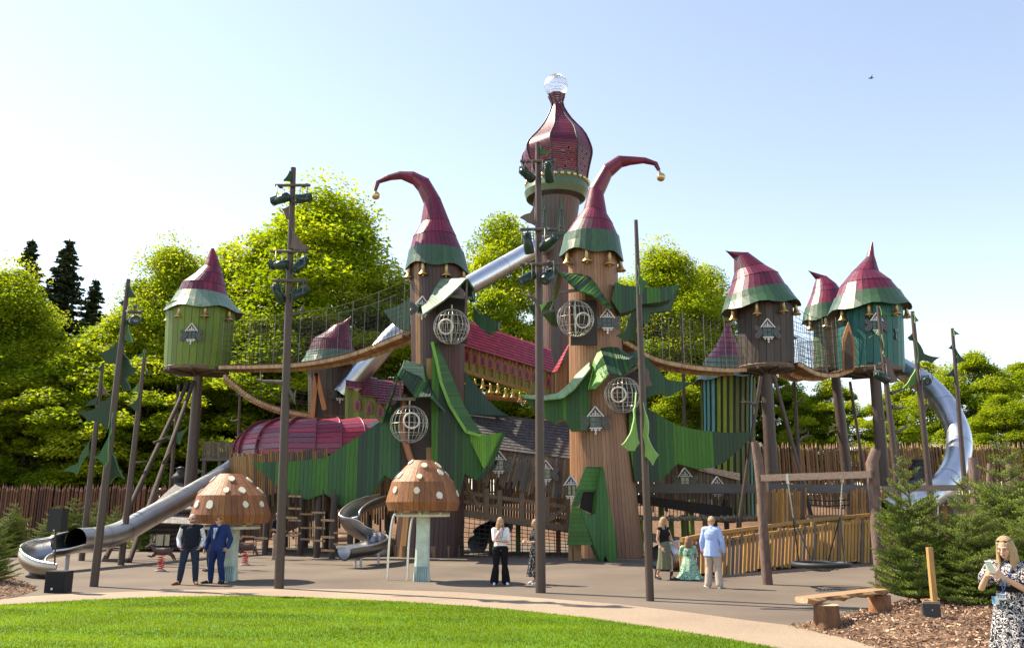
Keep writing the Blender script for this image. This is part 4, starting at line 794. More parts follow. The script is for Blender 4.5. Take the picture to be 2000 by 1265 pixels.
# slatted timber deck under the tunnel and behind the left wing
t = thing('timber_deck', 'slatted timber platform on dark posts behind the large left green wing', 'platform', P(600, 1060, 39.5))
mb = MB(); ruled(mb, PP(0, (447, 889, 38.3), (492, 889, 37.2)), PP(0, (447, 968, 38.3), (500, 975, 37.2)), 11, OCHRE, .12, .1, jagA=.12); ruled(mb, PP(0, (492, 886, 37.2), (640, 880, 37.0)), PP(0, (492, 990, 37.2), (640, 975, 37.0)), 34, PICK, .2, .07, jagA=.12, jag=.5)
mb.build('slat_wall', 'wood', t); mb = MB(); ruled(mb, PP(0, (700, 895, 37.2), (800, 905, 37.0)), PP(0, (700, 1020, 37.2), (800, 990, 37.0)), 20, PICK, .3, .07, jag=.3); mb.build('slat_wall', 'wood', t)
mb = MB(); ruled(mb, PP(0, (500, 940, 39.5), (800, 930, 39.5)), PP(0, (500, 1040, 39.5), (800, 1020, 39.5)), 60, [(.14, .09, .05), (.2, .12, .06), (.1, .07, .045)], .25, .07, jag=.9); mb.build('inner_slats', 'wood', t)
mb = MB(); mb.prism([P(450, 963, 38), P(800, 958, 37.4), P(800, 958, 44), P(470, 963, 44)], (0, 0, -.2), (.12, .08, .055)); mb.build('floor', 'wood', t)
for px, Y in ((476, 38.4), (522, 36.6), (548, 39.5), (590, 36.5), (622, 34.9), (652, 34.3), (686, 36.4), (722, 37.5), (560, 41), (640, 41), (700, 41), (760, 38.8), (600, 43), (520, 43)):
    x = P(px, 1000, Y).x; mb = MB(); post(mb, x, Y, hz(x, Y), P(px, 965, Y).z, .13, (.06, .042, .034), 8); mb.build('post', 'wood', t)
# climbing net and swinging rungs under the deck
t = thing('rung_climber', 'hanging rope rungs in rows beneath the slatted deck', 'rope climber', G(600, 1085)); mb = MB(); rb_ = MB()
for (x0, x1, Y, ys) in ((565, 585, 34, (968, 992, 1015, 1040)), (612, 632, 33.2, (1000, 1030, 1055)), (590, 615, 36, (1003, 1030, 1052)), (655, 680, 33.5, (1040, 1062)), (470, 495, 35, (1030, 1047, 1060)), (500, 520, 33.5, (1018, 1050)), (562, 578, 31.5, (1010, 1045, 1070)), (520, 548, 37, (1035, 1052)), (630, 650, 30.8, (1015, 1048, 1074)), (455, 470, 32.5, (1020, 1050))):
    for px in (x0, x1): rb_ = MB(); a, b = P(px, 955, Y), P(px, 1082, Y); b.z = max(.02, b.z); rb_.wire(a, b, .02, (.06, .05, .045)); rb_.build('rope', 'rope', t)
    for y in ys: mb = MB(); mb.beam(P(x0 - 3, y, Y), P(x1 + 3, y + 1, Y), .07, .07, (.35, .22, .12)); mb.build('rung', 'wood', t)
# grey shingled walkway between the towers
t = thing('covered_walkway', 'raised walkway with a dark grey shingle roof between the two big towers', 'covered walkway', P(1000, 1030, 36.4))
SL = [(.075, .07, .075), (.085, .08, .083), (.065, .062, .067), (.1, .09, .09)]
mb = MB(); shingle(mb, P(900, 806, 38.6), P(1114, 829, 38.6), P(893, 868, 36.6), P(1114, 896, 36.4), 12, 34, SL); mb.beam(P(905, 806, 38.6), P(1114, 829, 38.6), .2, .12, (.08, .07, .07)); mb.build('roof', 'slate', t)
mb = MB(); ruled(mb, PP(0, (955, 872, 36.7), (1114, 893, 36.5)), PP(0, (928, 935, 36.7), (1110, 968, 36.5)), 40, [(.2, .13, .08), (.25, .17, .1), (.13, .11, .1), (.17, .12, .08), (.1, .09, .085)], .2, .06, jag=.28); mb.build('picket_screen', 'wood', t)
mb = MB(); TB = (.17, .11, .07)
A0, A1, B0, B1 = P(897, 960, 36.3), P(1112, 990, 36.2), P(897, 1000, 36.3), P(1112, 1033, 36.2)
M0, M1 = A0.lerp(B0, .45), A1.lerp(B1, .45)
for a, b, w_ in ((A0, A1, .16), (M0, M1, .12), (B0, B1, .3)): mb.beam(a, b, .16, w_, TB)
for k in (.02, .25, .37, .57, .8, .99): a = A0.lerp(A1, k); b = B0.lerp(B1, k); mb.beam(a + Vector((0, -.05, .3)), b + Vector((0, -.05, 0)), .2, .16, TB, (0, 1, 0))
for k0, k1 in ((.0, .2), (.97, .78)): mb.beam(A0.lerp(A1, k0 + .05 if k0 < .5 else k0) + Vector((0, -.08, .6 if k0 < .5 else 0)), B0.lerp(B1, k1) + Vector((0, -.08, .1)), .14, .14, TB, (0, 1, 0))
mb.build('timber_frame', 'wood', t)
mb = MB(); mb.prism([B0, B1, B1 + Vector((0, 3.4, 0)), B0 + Vector((0, 3.4, 0))], (0, 0, -.14), (.12, .08, .055)); ruled(mb, PP(0, (900, 900, 39.6), (1114, 910, 39.6)), PP(0, (900, 1005, 39.6), (1114, 1030, 39.6)), 40, [(.14, .09, .055), (.09, .065, .05), (.22, .13, .05)], .22, .06); mb.build('back_wall', 'wood', t)
mb = MB(); nt_c = (.03, .028, .026)
for i in range(22):
    k = i / 21; a = B0.lerp(B1, k); b = Vector((a.x, a.y - 1.2, .02)); mb.wire(a, b, .017, nt_c)
for j in range(1, 9):
    k = j / 9; a = B0.lerp(Vector((B0.x, B0.y - 1.2, .02)), k); b = B1.lerp(Vector((B1.x, B1.y - 1.2, .02)), k); mb.wire(a, b, .015, nt_c)
mb.build('climbing_net', 'rope', t)
for px in (1058, 1090, 1012, 960): x = P(px, 1000, 38.5).x; mb = MB(); post(mb, x, 38.5, 0, P(px, 1020, 38.5).z, .11, (.1, .16, .03) if px != 1090 else (.3, .12, .04), 8); mb.build('post', 'wood', t)
add_window(t, P(974, 908, 36.3), .78, 0, 1); add_window(t, P(1066, 925, 36.3), .72, 0, 2)
# right walkway
t = thing('covered_walkway', 'low walkway with a brown shingle roof and grey beam, right of the tan tower', 'covered walkway', P(1350, 1040, 38.5))
mb = MB(); shingle(mb, P(1300, 897, 41.0), P(1445, 925, 41), P(1290, 902, 39.0), P(1445, 939, 39), 5, 20, [(.12, .085, .075), (.1, .075, .07), (.14, .1, .085)]); mb.build('roof', 'slate', t)
mb = MB(); ruled(mb, PP(0, (1262, 925, 39.2), (1335, 905, 39.2), (1436, 935, 39.2)), PP(0, (1262, 990, 39.2), (1335, 985, 39.2), (1436, 985, 39.2)), 44, [(.2, .13, .08), (.14, .1, .07), (.1, .075, .06), (.24, .16, .1)], .22, .06, jag=.3); mb.build('picket_screen', 'wood', t)
mb = MB(); mb.beam(P(1233, 953, 37.6), P(1474, 954, 37.6), .25, 17 * mpp(37.6), (.1, .095, .095)); mb.build('grey_beam', 'woodx', t); mb = MB(); mb.beam(P(1500, 952, 37.2), P(1700, 955, 36.4), .25, 15 * mpp(37), (.09, .085, .085)); mb.build('grey_beam', 'woodx', t)
mb = MB(); mb.beam(P(1236, 1012, 37.4), P(1480, 1015, 37.4), .12, .12, (.2, .15, .1))
for k in range(34): a = P(1236 + 7.2 * k, 962, 37.4); b = P(1236 + 7.2 * k, 1013, 37.4); mb.wire(a, b, .02, (.04, .03, .025))
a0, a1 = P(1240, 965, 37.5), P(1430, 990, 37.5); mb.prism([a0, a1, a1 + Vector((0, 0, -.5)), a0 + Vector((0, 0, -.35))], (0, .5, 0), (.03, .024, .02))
for k in range(40): q = P(1238 + 6.1 * k, 1011 + rnd.uniform(-2, 2), 37.3); mb.ball(q, .1, (.22, .18, .14), 6, 4)
mb.build('rope_rail', 'rope', t)
for i, px in enumerate((1250, 1292, 1334, 1350, 1376, 1418, 1442, 1268, 1310, 1395)):
    Y = 38 + (i % 3) * .6; x = P(px, 1000, Y).x; mb = MB(); post(mb, x, Y, 0, P(px, 975 if i % 2 else 1005, Y).z, .12, rnd.choice([(.1, .17, .03), (.05, .035, .028), (.3, .18, .06), (.13, .2, .03)]), 8); mb.build('post', 'wood', t)
add_window(t, P(1337, 940, 39.0), .78, 0, 2); add_window(t, P(1400, 955, 38.9), .72, 0, 1)
mb = MB(); ruled(mb, PP(0, (1480, 960, 36.8), (1576, 955, 36.6)), PP(0, (1480, 1040, 36.8), (1576, 1040, 36.6)), 24, YEL + PICK, .2, .06, jagA=.1); mb.build('slat_wall', 'wood', t); mb = MB(); ruled(mb, PP(0, (1660, 955, 36.4), (1800, 950, 36)), PP(0, (1660, 1020, 36.4), (1800, 1010, 36)), 26, YEL + PICK + [(.3, .1, .04)], .22, .06, jagA=.1); mb.build('slat_wall', 'wood', t)
mb = MB()
for y in (975, 985): mb.tube(PP(36.5, (1576, y), (1618, y + 3), (1660, y)), .03, (.04, .035, .03), 5)
for k in range(14): mb.wire(P(1578 + 6 * k, 965, 36.5), P(1578 + 6 * k, 1010, 36.5), .018, (.04, .035, .03))
mb.beam(P(1570, 1008, 36.5), P(1680, 1008, 36.5), .5, .12, (.2, .13, .08)); mb.build('rope_panel', 'rope', t)
# angular green slide house at the foot of the tan tower
t = thing('angular_leaf_house', 'faceted green plank house leaning at the foot of the tan tower', 'play house', G(1155, 1098))
def facet(mb, pts, n, pal, t_=.07, side=1): ruled(mb, pts[:2], pts[2:][::-1] if False else [pts[3], pts[2]], n, pal, .03, t_, side=side)
GH = [(.03, .12, .03), (.035, .14, .04), (.025, .1, .03), (.05, .17, .03)]
mb = MB(); pl = Pl(1140, 32.6, 12)
panel(mb, pl, [(1146, 911), (1177, 911), (1168, 960), (1139, 960), (1130, 989), (1118, 989)], .2, GH, .16, (.06, .2, .04), True)
panel(mb, Pl(1140, 32.3, 0), [(1117, 989), (1133, 990), (1140, 1012), (1158, 1064), (1108, 1064)], .3, [(.05, .15, .02), (.04, .12, .02), (.07, .19, .02)], .16, (.1, .3, .04), True)
panel(mb, Pl(1180, 32.4, 8), [(1177, 911), (1180, 918), (1190, 985), (1203, 1048), (1206, 1099), (1190, 1102), (1182, 1083), (1176, 1101), (1160, 1066), (1140, 1012), (1133, 991), (1154, 1006), (1163, 1002), (1168, 960)], .6, GH, .15, (.05, .16, .03), False)
mb.build('wall', 'board', t)
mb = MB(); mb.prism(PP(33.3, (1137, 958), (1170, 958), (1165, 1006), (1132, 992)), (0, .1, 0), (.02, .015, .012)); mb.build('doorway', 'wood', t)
for px in (1117, 1128, 1135, 1178, 1196): mb = MB(); q = G(px, 1098); mb.beam((q.x, 32.9, 0), (P(px - 3, 1060, 32.9).x, 32.9, 1.0), .14, .14, (.32, .19, .08), (0, 1, 0)); mb.build('leg', 'wood', t)
# ---------------------------------------------------------------- slides
def tube_slide(label, path, r, group='steel tube slides', seams=7, name='tube_slide', m='steel', n=9, sup=(), col=(.62, .64, .68)):
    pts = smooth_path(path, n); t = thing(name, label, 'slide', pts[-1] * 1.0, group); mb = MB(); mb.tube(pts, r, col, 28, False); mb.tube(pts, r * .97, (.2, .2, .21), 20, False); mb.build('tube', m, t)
    mb = MB()
    for i in range(0, len(pts), max(1, len(pts) // seams)):
        j = min(i, len(pts) - 2); d = (pts[j + 1] - pts[j]).normalized(); mb = MB(); mb.tube([pts[j] - d * .03, pts[j] + d * .03], r * 1.03, col, 28, False); mb.build('joint_ring', m, t)
    for p, q in sup: b = MB(); b.tube([p, q], .07, (.4, .4, .4), 8); b.build('support', 'metalpaint', t)
    return t, pts
SLP = [P(505, 872, 40.5), P(447, 918, 38.8), P(360, 972, 35.5), P(294, 1008, 32.8), P(235, 1040, 30.6), P(190, 1052, 29.4), P(148, 1055, 28.4)]
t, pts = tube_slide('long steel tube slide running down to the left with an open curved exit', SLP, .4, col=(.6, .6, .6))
# open run-out trough
tr = [P(148, 1055, 28.4), P(118, 1062, 27.6), P(86, 1068, 27.2), P(66, 1077, 26.4), P(70, 1090, 25.6), P(95, 1103, 25.1), P(130, 1108, 24.9)]
tr = smooth_path(tr, 7); mb = MB(); rows, rows2 = [], []
for i, p in enumerate(tr):
    d = (tr[min(i + 1, len(tr) - 1)] - tr[max(i - 1, 0)]).normalized(); x = d.cross(Vector((0, 0, 1))).normalized(); y = x.cross(d); k = i / (len(tr) - 1); sp_ = R(205 - 50 * k); fl = .38 - .02 * k
    pt = p + Vector((0, 0, 0))
    rows.append([pt + (x * math.cos(a) + y * math.sin(a) * .95) * fl for a in (math.pi * 1.5 + R(30) - sp_ / 2 + sp_ * j / 14 for j in range(15))])
    rows2.append([pt + (x * math.cos(a) + y * math.sin(a) * .95) * (fl + .03) for a in (math.pi * 1.5 + R(30) - sp_ / 2 + sp_ * j / 14 for j in range(15))])
mb.grid(rows, (.4, .4, .4)); mb.grid(rows2, (.3, .28, .25)); mb.tube([r[0] for r in rows2], .035, (.7, .7, .7), 6); mb.tube([r[-1] for r in rows2], .035, (.7, .7, .7), 6); mb.build('exit_trough', 'steel', t)
for p in (tr[3], tr[16], tr[24], tr[34]): mb = MB(); mb.tube([(p.x, p.y, 0), (p.x, p.y, p.z - .35)], .07, (.4, .4, .4), 8); mb.build('support', 'metalpaint', t)
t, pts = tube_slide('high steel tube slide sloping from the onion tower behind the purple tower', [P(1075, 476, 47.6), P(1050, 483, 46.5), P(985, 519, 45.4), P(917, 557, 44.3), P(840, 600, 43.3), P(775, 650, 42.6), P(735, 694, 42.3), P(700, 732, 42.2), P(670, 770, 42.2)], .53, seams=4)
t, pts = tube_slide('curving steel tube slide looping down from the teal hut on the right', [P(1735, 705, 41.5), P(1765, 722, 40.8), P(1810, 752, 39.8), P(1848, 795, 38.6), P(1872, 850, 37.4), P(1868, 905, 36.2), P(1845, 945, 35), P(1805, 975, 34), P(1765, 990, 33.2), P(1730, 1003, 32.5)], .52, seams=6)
t, pts = tube_slide('low steel tube slide mouth beside the three people at the picket ramp', [P(1345, 1075, 29.5), P(1318, 1083, 28.6), P(1292, 1090, 27.6)], .43, seams=2)
t, pts = tube_slide('black tube slide bend under the middle walkway behind the net', [P(985, 1025, 40), P(960, 1035, 38.8), P(940, 1046, 38), P(932, 1062, 37.3)], .42, 'steel tube slides', 3, m='rubber', col=(.02, .02, .022))
# small open s-shaped slide
t = thing('open_slide', 'short open spiral steel slide under the left green wing', 'slide', G(700, 1082))
sp_ = smooth_path([P(757, 968, 35), P(733, 973, 33.6), P(700, 987, 32), P(682, 1008, 31), P(700, 1030, 31.2), P(728, 1043, 31.6), P(738, 1055, 30.6), P(715, 1066, 29.6), P(672, 1073, 28.8)], 7); rows, rows2 = [], []
for i, p in enumerate(sp_):
    d = (sp_[min(i + 1, len(sp_) - 1)] - sp_[max(i - 1, 0)]).normalized(); x = d.cross(Vector((0, 0, 1))).normalized(); y = x.cross(d)
    for rr_, f in ((rows, .32), (rows2, .36)): rr_.append([p + (x * math.cos(a) + y * math.sin(a)) * f for a in (R(170) + R(200) * j / 12 for j in range(13))])
mb = MB(); mb.grid(rows, (.4, .4, .41)); mb.grid(rows2, (.22, .22, .23)); mb.tube([r[0] for r in rows2], .035, (.6, .6, .6), 6); mb.tube([r[-1] for r in rows2], .035, (.6, .6, .6), 6); mb.build('trough', 'steel', t)
for px, Y in ((695, 29.3), (706, 29.3), (740, 31)): q = P(px, 1066, Y); mb = MB(); mb.tube([(q.x, Y, 0), (q.x, Y, q.z)], .04, (.5, .5, .5), 8); mb.build('support', 'metalpaint', t)
# ---------------------------------------------------------------- mushrooms
def mushroom(label, px, py, capL, capR, ytop, ybreak, ymid, ybot, hoops=False):
    b = G(px, py); Y = b.y; t = thing('toadstool', label, 'toadstool', b, 'giant spotted toadstools'); cxp = (capL + capR) / 2; hw = (capR - capL) / 2
    sec = [ringpx((cxp - hw * f, y), (cxp + hw * f, y), Y) for f, y in ((.29, ytop), (.52, ybreak), (.84, ymid), (1.0, ybot - 18), (.93, ybot - 1))]
    pal = [(.26, .10, .034), (.23, .085, .03), (.29, .12, .04), (.2, .075, .028)]
    mb = MB(); loft_boards(mb, sec, 40, pal, .05, .03, (.1, .05, .02), perband=False, runs=False); mb.face([rp(sec[0], 2 * math.pi * k / 24) for k in range(24)], pal[0]); mb.build('cap', 'board', t)
    mb = MB(); rr = random.Random(px)
    for i in range(1, 4):
        for k in range((5, 7, 8)[i - 1]):
            a = 2 * math.pi * (k + rr.uniform(-.25, .25)) / (5, 7, 8)[i - 1] + i; fz = rr.uniform(.3, .75); c0 = rp(sec[i - 1], a); c1 = rp(sec[i], a); c = c0.lerp(c1, fz); tn = (rp(sec[i], a + .1) - rp(sec[i], a - .1)).normalized(); up = (c0 - c1).normalized(); nn = tn.cross(up).normalized(); 
            if (c - sec[i][0]).dot(nn) < 0: nn = -nn
            s = rr.uniform(.075, .105); pg = [c + nn * .03 + tn * math.cos(q) * s * rr.uniform(.85, 1.15) + up * math.sin(q) * s * 1.15 * rr.uniform(.9, 1.15) for q in (j * math.pi / 5 for j in range(10))]; mb.prism(pg, -nn * .06, (.72, .66, .52)); mb.build('spot', 'paint', t); mb = MB()
    for k in range(0): a = 2 * math.pi * k / 5 + .5; c = rp(sec[0], a).lerp(rp(sec[1], a), .45); c0, c1 = rp(sec[0], a), rp(sec[1], a); tn = (rp(sec[1], a + .1) - rp(sec[1], a - .1)).normalized(); up = (c0 - c1).normalized(); nn = tn.cross(up).normalized(); nn = nn if nn.z > 0 else -nn; mb.prism([c + nn * .03 + tn * math.cos(q) * .13 + up * math.sin(q) * .12 for q in (j * math.pi / 5 for j in range(10))], -nn * .06, (.72, .66, .52))
    lo = sec[-1]; mb = MB(); mb.tube([lo[0] + Vector((0, 0, -.12)) + Vector((math.cos(a), math.sin(a), 0)) * lo[1].length * .75 for a in (i * math.pi / 14 for i in range(28))], .045, (.6, .55, .42), 6, closed=True)
    for k in range(8): a = k * math.pi / 4; mb.beam(lo[0] + Vector((0, 0, -.08)), lo[0] + Vector((math.cos(a), math.sin(a), -.0)) * lo[1].length * .78 + Vector((0, 0, -.08)), .06, .08, (.5, .42, .3))
    mb.grid([[rp(lo, 2 * math.pi * k / 24, .95) for k in range(24)], [lo[0] + (rp(lo, 2 * math.pi * k / 24) - lo[0]) * .1 + Vector((0, 0, .1)) for k in range(24)]], (.3, .16, .08), False, True)
    mb.build('underframe', 'metalpaint', t)
    mb = MB(); h = lo[0].z; ws = .42; st_ = (.5, .6, .5)
    prof = [(ws * .55, 0), (ws * .52, .15), (ws * .48, .3), (ws * .43, .8), (ws * .42, h * .7), (ws * .44, h)]
    rows = [[Vector((b.x + r * sgx * (1 + .05 * math.sin(3 * z + k)), b.y + r * sgy, z)) for k, (sgx, sgy) in enumerate(((-1, -.7), (-.7, -1), (.7, -1), (1, -.7), (1, .7), (.7, 1), (-.7, 1), (-1, .7)))] for r, z in prof]
    mb.grid(rows, st_, False, True)
    for k in range(7): x = -.18 + .06 * k; mb.beam((b.x + x, b.y - ws * .6, .0), (b.x + x * .95, b.y - ws * .52, .4), .035, .04, (.28, .42, .42), (0, 1, 0))
    mb.build('stem', 'stone', t)
    if hoops:
        for dx in (-1.0, -.45):
            mb = MB(); q = [Vector((b.x + dx + .0, b.y + .3, 0)), Vector((b.x + dx + .03, b.y + .3, 1.0)), Vector((b.x + dx + .12, b.y + .3, 1.7)), Vector((b.x + dx + .32, b.y + .3, h))]; mb.tube(smooth_path(q, 5), .035, (.7, .7, .7), 8); mb.build('climbing_bar', 'steel', t)
mushroom('giant white-spotted toadstool on a pale stem, in the middle by the purple tower', 824, 1134, 754, 898, 899, 914, 941, 998, True)
mushroom('giant white-spotted toadstool on a pale stem, behind the two suited men', 446, 1133, 376, 527, 925, 942, 967, 1022)
# ---------------------------------------------------------------- masts
BRN = [(.13, .085, .075), (.16, .105, .09), (.11, .075, .065)]
def spot_meshes():
    b = MB(); g = (.006, .028, .02); b.lathe((0, 0, 0), [(.0, -.34), (.07, -.33), (.08, -.2), (.13, -.12), (.15, .05), (.16, .3), (.14, .33), (.0, .3)], g, 14, axis=(0, -1, .0)); b.box((0, .2, .05), (.2, .25, .2), g)
    for k in range(4): b.lathe((0, .12 + k * .06, 0), [(.1, 0), (.135, .01), (.1, .02)], (.01, .04, .03), 12, axis=(0, -1, 0))
    y = MB(); 
    y.tube([(-.2, 0, 0), (-.2, 0, .42), (.2, 0, .42), (.2, 0, 0)], .018, (.08, .1, .09), 5); y.box((0, 0, .45), (.1, .1, .08), (.06, .06, .06))
    l = MB(); l.lathe((0, -.315, 0), [(0, 0), (.11, 0), (.13, .02)], (.06, .07, .08), 14, axis=(0, -1, 0)); r = []
    for m_, nm, mt in ((b, 'spotlight', 'paint'), (y, 'yoke', 'metalpaint'), (l, 'lens', 'glassdark')): o = m_.build(nm, mt); r.append(o.data); bpy.data.objects.remove(o)
    return r
SPOT = spot_meshes()
def add_spot(parent, pos, rz, pitch, s=1):
    o = inst('spotlight', SPOT[0], parent, Vector(pos) - WLOC[parent.name], rz, (s, s, s)); o.rotation_euler = (pitch, 0, rz); y = inst('yoke', SPOT[1], o); y.rotation_euler = (-pitch, 0, 0); inst('lens', SPOT[2], o)
def bow(pol):
    cx = sum(p[0] for p in pol) / len(pol); cy = sum(p[1] for p in pol) / len(pol); out = []
    for (x0, y0), (x1, y1) in zip(pol, pol[1:] + pol[:1]):
        out.append((x0, y0)); L_ = math.hypot(x1 - x0, y1 - y0); mx, my = (x0 + x1) / 2, (y0 + y1) / 2; nx, ny = -(y1 - y0) / (L_ or 1), (x1 - x0) / (L_ or 1); s_ = 1 if (cx - mx) * nx + (cy - my) * ny > 0 else -1; d_ = min(L_ * .07, 3)
        for t_ in (.25, .5, .75): out.append((x0 + (x1 - x0) * t_ + nx * s_ * d_ * 4 * t_ * (1 - t_), y0 + (y1 - y0) * t_ + ny * s_ * d_ * 4 * t_ * (1 - t_)))
    return out
def mast(label, base, top, wpx, flags=(), lights=(), twigs=(), name='light_mast', cat='mast', group='leaf-flagged poles around the playground', Y=None, zb=None, brace=None, taper=.75):
    b = G(*base) if Y is None else P(*base, Y)
    if Y is not None: b.z = hz(b.x, Y); 
    Yb = b.y; tpp = P(*top, Yb); t = thing(name, label, cat, b, group); r = wpx * mpp(Yb) / 2; pts = [b + Vector((0, 0, -.1)), b.lerp(tpp, .33), b.lerp(tpp, .66), tpp]
    mb = MB(); mb.tube(pts, [r, r * .9, r * .8, r * taper], (.066, .04, .03), 14); mb.build('pole', 'metalpaint', t)
    pl = Pl(base[0], Yb - r - .02, 0)
    for i, f in enumerate(flags):
        pol, colr = f[0], f[1]; mb = MB(); c0 = {'g': (.03, .10, .03), 'b': (.14, .09, .08), 'd': (.016, .045, .018), 'l': (.16, .3, .07), 'y': (.1, .22, .05)}[colr]; P2 = Pl(base[0], Yb + (f[2] if len(f) > 2 else (-r - .02 if i % 2 == 0 else r * .2)), (f[3] if len(f) > 3 else 0)); mb.prism([P2(*q) for q in bow(pol)], P2.N * -.09, c0, {'g': (.12, .28, .12), 'b': (.16, .12, .1), 'd': (.045, .11, .045), 'l': (.25, .42, .14), 'y': (.2, .38, .1)}[colr]); mb.build('leaf_flag', 'board', t)
    for y, x0, x1 in lights:
        mb = MB(); a, c = P(x0, y, Yb - r), P(x1, y, Yb - r); mb.tube([a, c], .045, (.1, .07, .06), 8); mb.build('crossbar', 'metalpaint', t)
    for i, (x, y, rz, pitch) in enumerate([q for l in () for q in l]): pass
    for tw in twigs:
        mb = MB(); mb.tube([P(*q, Yb) for q in tw], [.07] + [.05] * (len(tw) - 2) + [.012], (.1, .08, .07), 6)
        a = Vector(P(*tw[-2], Yb)); e = P(*tw[-1], Yb); mid_ = a.lerp(e, .3); mb.tube([mid_, mid_ + Vector(((e - a).x * .3, .1, .25))], [.04, .01], (.1, .08, .07), 5); mb.build('twig', 'bark', t)
    return t
M1 = mast('tall mast left of centre carrying six green spotlights on three crossbars', (545, 1149), (573, 328), 18,
     [([(553, 352), (566, 332), (570, 340), (568, 354)], 'd'), ([(550, 408), (567, 400), (567, 436), (558, 425)], 'b'), ([(568, 440), (582, 464), (606, 486), (592, 490), (575, 487), (566, 484)], 'b')],
     [(362, 538, 606), (491, 529, 602), (548, 533, 601)], [[(560, 612), (575, 613), (583, 608), (598, 608)], [(555, 747), (530, 745), (515, 745), (499, 740)], [(562, 760), (572, 775), (577, 790)]], taper=.6)
for x, y, rz, pt in ((547, 390, 1.2, -.2), (592, 388, -.7, .35), (544, 518, 1.3, 0), (587, 517, -.7, .8), (543, 573, 2.4, .9), (586, 572, -.9, .6)): add_spot(M1, P(x, y, 21.85), rz, pt, .82)
M2 = mast('tallest central mast carrying six green spotlights in front of the onion tower', (1056, 1157), (1051, 280), 19,
     [([(1054, 283), (1060, 293), (1076, 295), (1066, 302), (1054, 300)], 'g'), ([(1046, 378), (1046, 440), (1030, 433), (1016, 424), (1035, 416), (1042, 400)], 'b'), ([(1054, 595), (1064, 590), (1068, 592), (1056, 612)], 'l')],
     [(315, 1016, 1088), (448, 1016, 1090), (516, 1016, 1094)], [[(1050, 590), (1040, 580), (1024, 577)], [(1058, 612), (1070, 608), (1088, 606)]], taper=.62)
for x, y, rz, pt in ((1029, 341, 2.6, .1), (1072, 336, 2.9, .8), (1031, 475, 2.7, 1.1), (1073, 474, -2.4, .3), (1030, 543, -.8, .5), (1073, 538, -.8, .8)): add_spot(M2, P(x, y, 20.65), rz, pt, .82)
mast('tall mast with bright green torn-leaf boards standing in front of the tan tower', (1270, 1173), (1242, 430), 15,
     [([(1246, 517), (1254, 545), (1267, 549), (1256, 570), (1249, 574), (1246, 550)], 'g'), ([(1250, 640), (1264, 668), (1256, 695), (1250, 690)], 'l'), ([(1245, 602), (1245, 668), (1233, 660), (1222, 667), (1204, 655), (1218, 650), (1226, 625), (1232, 611)], 'd', .2), ([(1252, 693), (1268, 725), (1274, 752), (1262, 755), (1257, 780), (1252, 770)], 'b', .15), ([(1243, 765), (1246, 850), (1250, 865), (1240, 880), (1229, 880), (1215, 868), (1226, 855), (1236, 830), (1238, 800)], 'l', -.2, 10), ([(1256, 785), (1262, 810), (1264, 850), (1285, 888), (1274, 908), (1259, 890), (1255, 850)], 'l', -.2, -25)], taper=.5)
mast('leftmost near mast hung with a cluster of dark green leaf boards', (183, 1145), (251, 545), 15,
     [([(252, 557), (266, 580), (255, 580), (249, 580)], 'd'), ([(248, 578), (246, 597), (237, 596), (229, 590), (241, 586)], 'd'), ([(245, 620), (250, 640), (256, 660), (258, 668), (250, 668), (243, 663)], 'g'), ([(238, 657), (236, 690), (228, 713), (218, 708), (206, 708), (192, 688), (215, 680), (228, 668)], 'd', .1), ([(238, 685), (250, 700), (256, 715), (267, 718), (257, 733), (248, 734), (244, 740), (254, 760), (240, 765), (232, 740), (230, 710)], 'd', .2), ([(224, 755), (214, 775), (196, 785), (180, 800), (145, 803), (172, 822), (196, 826), (205, 838), (222, 815)], 'd', .15), ([(219, 805), (216, 840), (205, 862), (188, 890), (181, 892), (196, 900), (204, 912), (210, 900)], 'g', -.2), ([(216, 865), (226, 900), (242, 935), (225, 930), (214, 945), (206, 920)], 'd', .2)],
     [(609, 246, 277)], taper=.5)
m_ = [o for o in bpy.data.objects if o.get('label', '').startswith('leftmost near mast')][0]; add_spot(m_, P(261, 627, 22.3), .6, .1, .9)
mast('thin mast with a curled leaf board left of the near cluster mast', (97, 1045), (134, 715), 9, [([(134, 716), (130, 735), (123, 726), (121, 728)], 'b'), ([(130, 760), (128, 790), (117, 790), (92, 787), (110, 775)], 'g'), ([(125, 790), (128, 810), (133, 820), (126, 822)], 'g')], taper=.5)
mast('thin mast with overlapping brown and green leaf boards behind the cluster mast', (160, 1085), (201, 708), 11, [([(200, 712), (198, 726), (190, 722), (183, 720)], 'd'), ([(197, 745), (212, 770), (196, 770)], 'b'), ([(194, 770), (188, 790), (150, 800), (175, 782)], 'd'), ([(178, 850), (172, 885), (150, 925), (122, 920), (152, 905), (168, 870)], 'g')], taper=.5, Y=33)
mast('slim mast with two hooked leaf boards right of the near cluster mast', (236, 1103), (284, 682), 12, [([(284, 683), (281, 697), (272, 697), (263, 695), (276, 690)], 'g'), ([(281, 715), (290, 728), (299, 732), (284, 732)], 'd'), ([(274, 765), (270, 803), (262, 800), (248, 791), (262, 785)], 'd'), ([(277, 735), (268, 765), (254, 765), (268, 750)], 'y')], taper=.5)
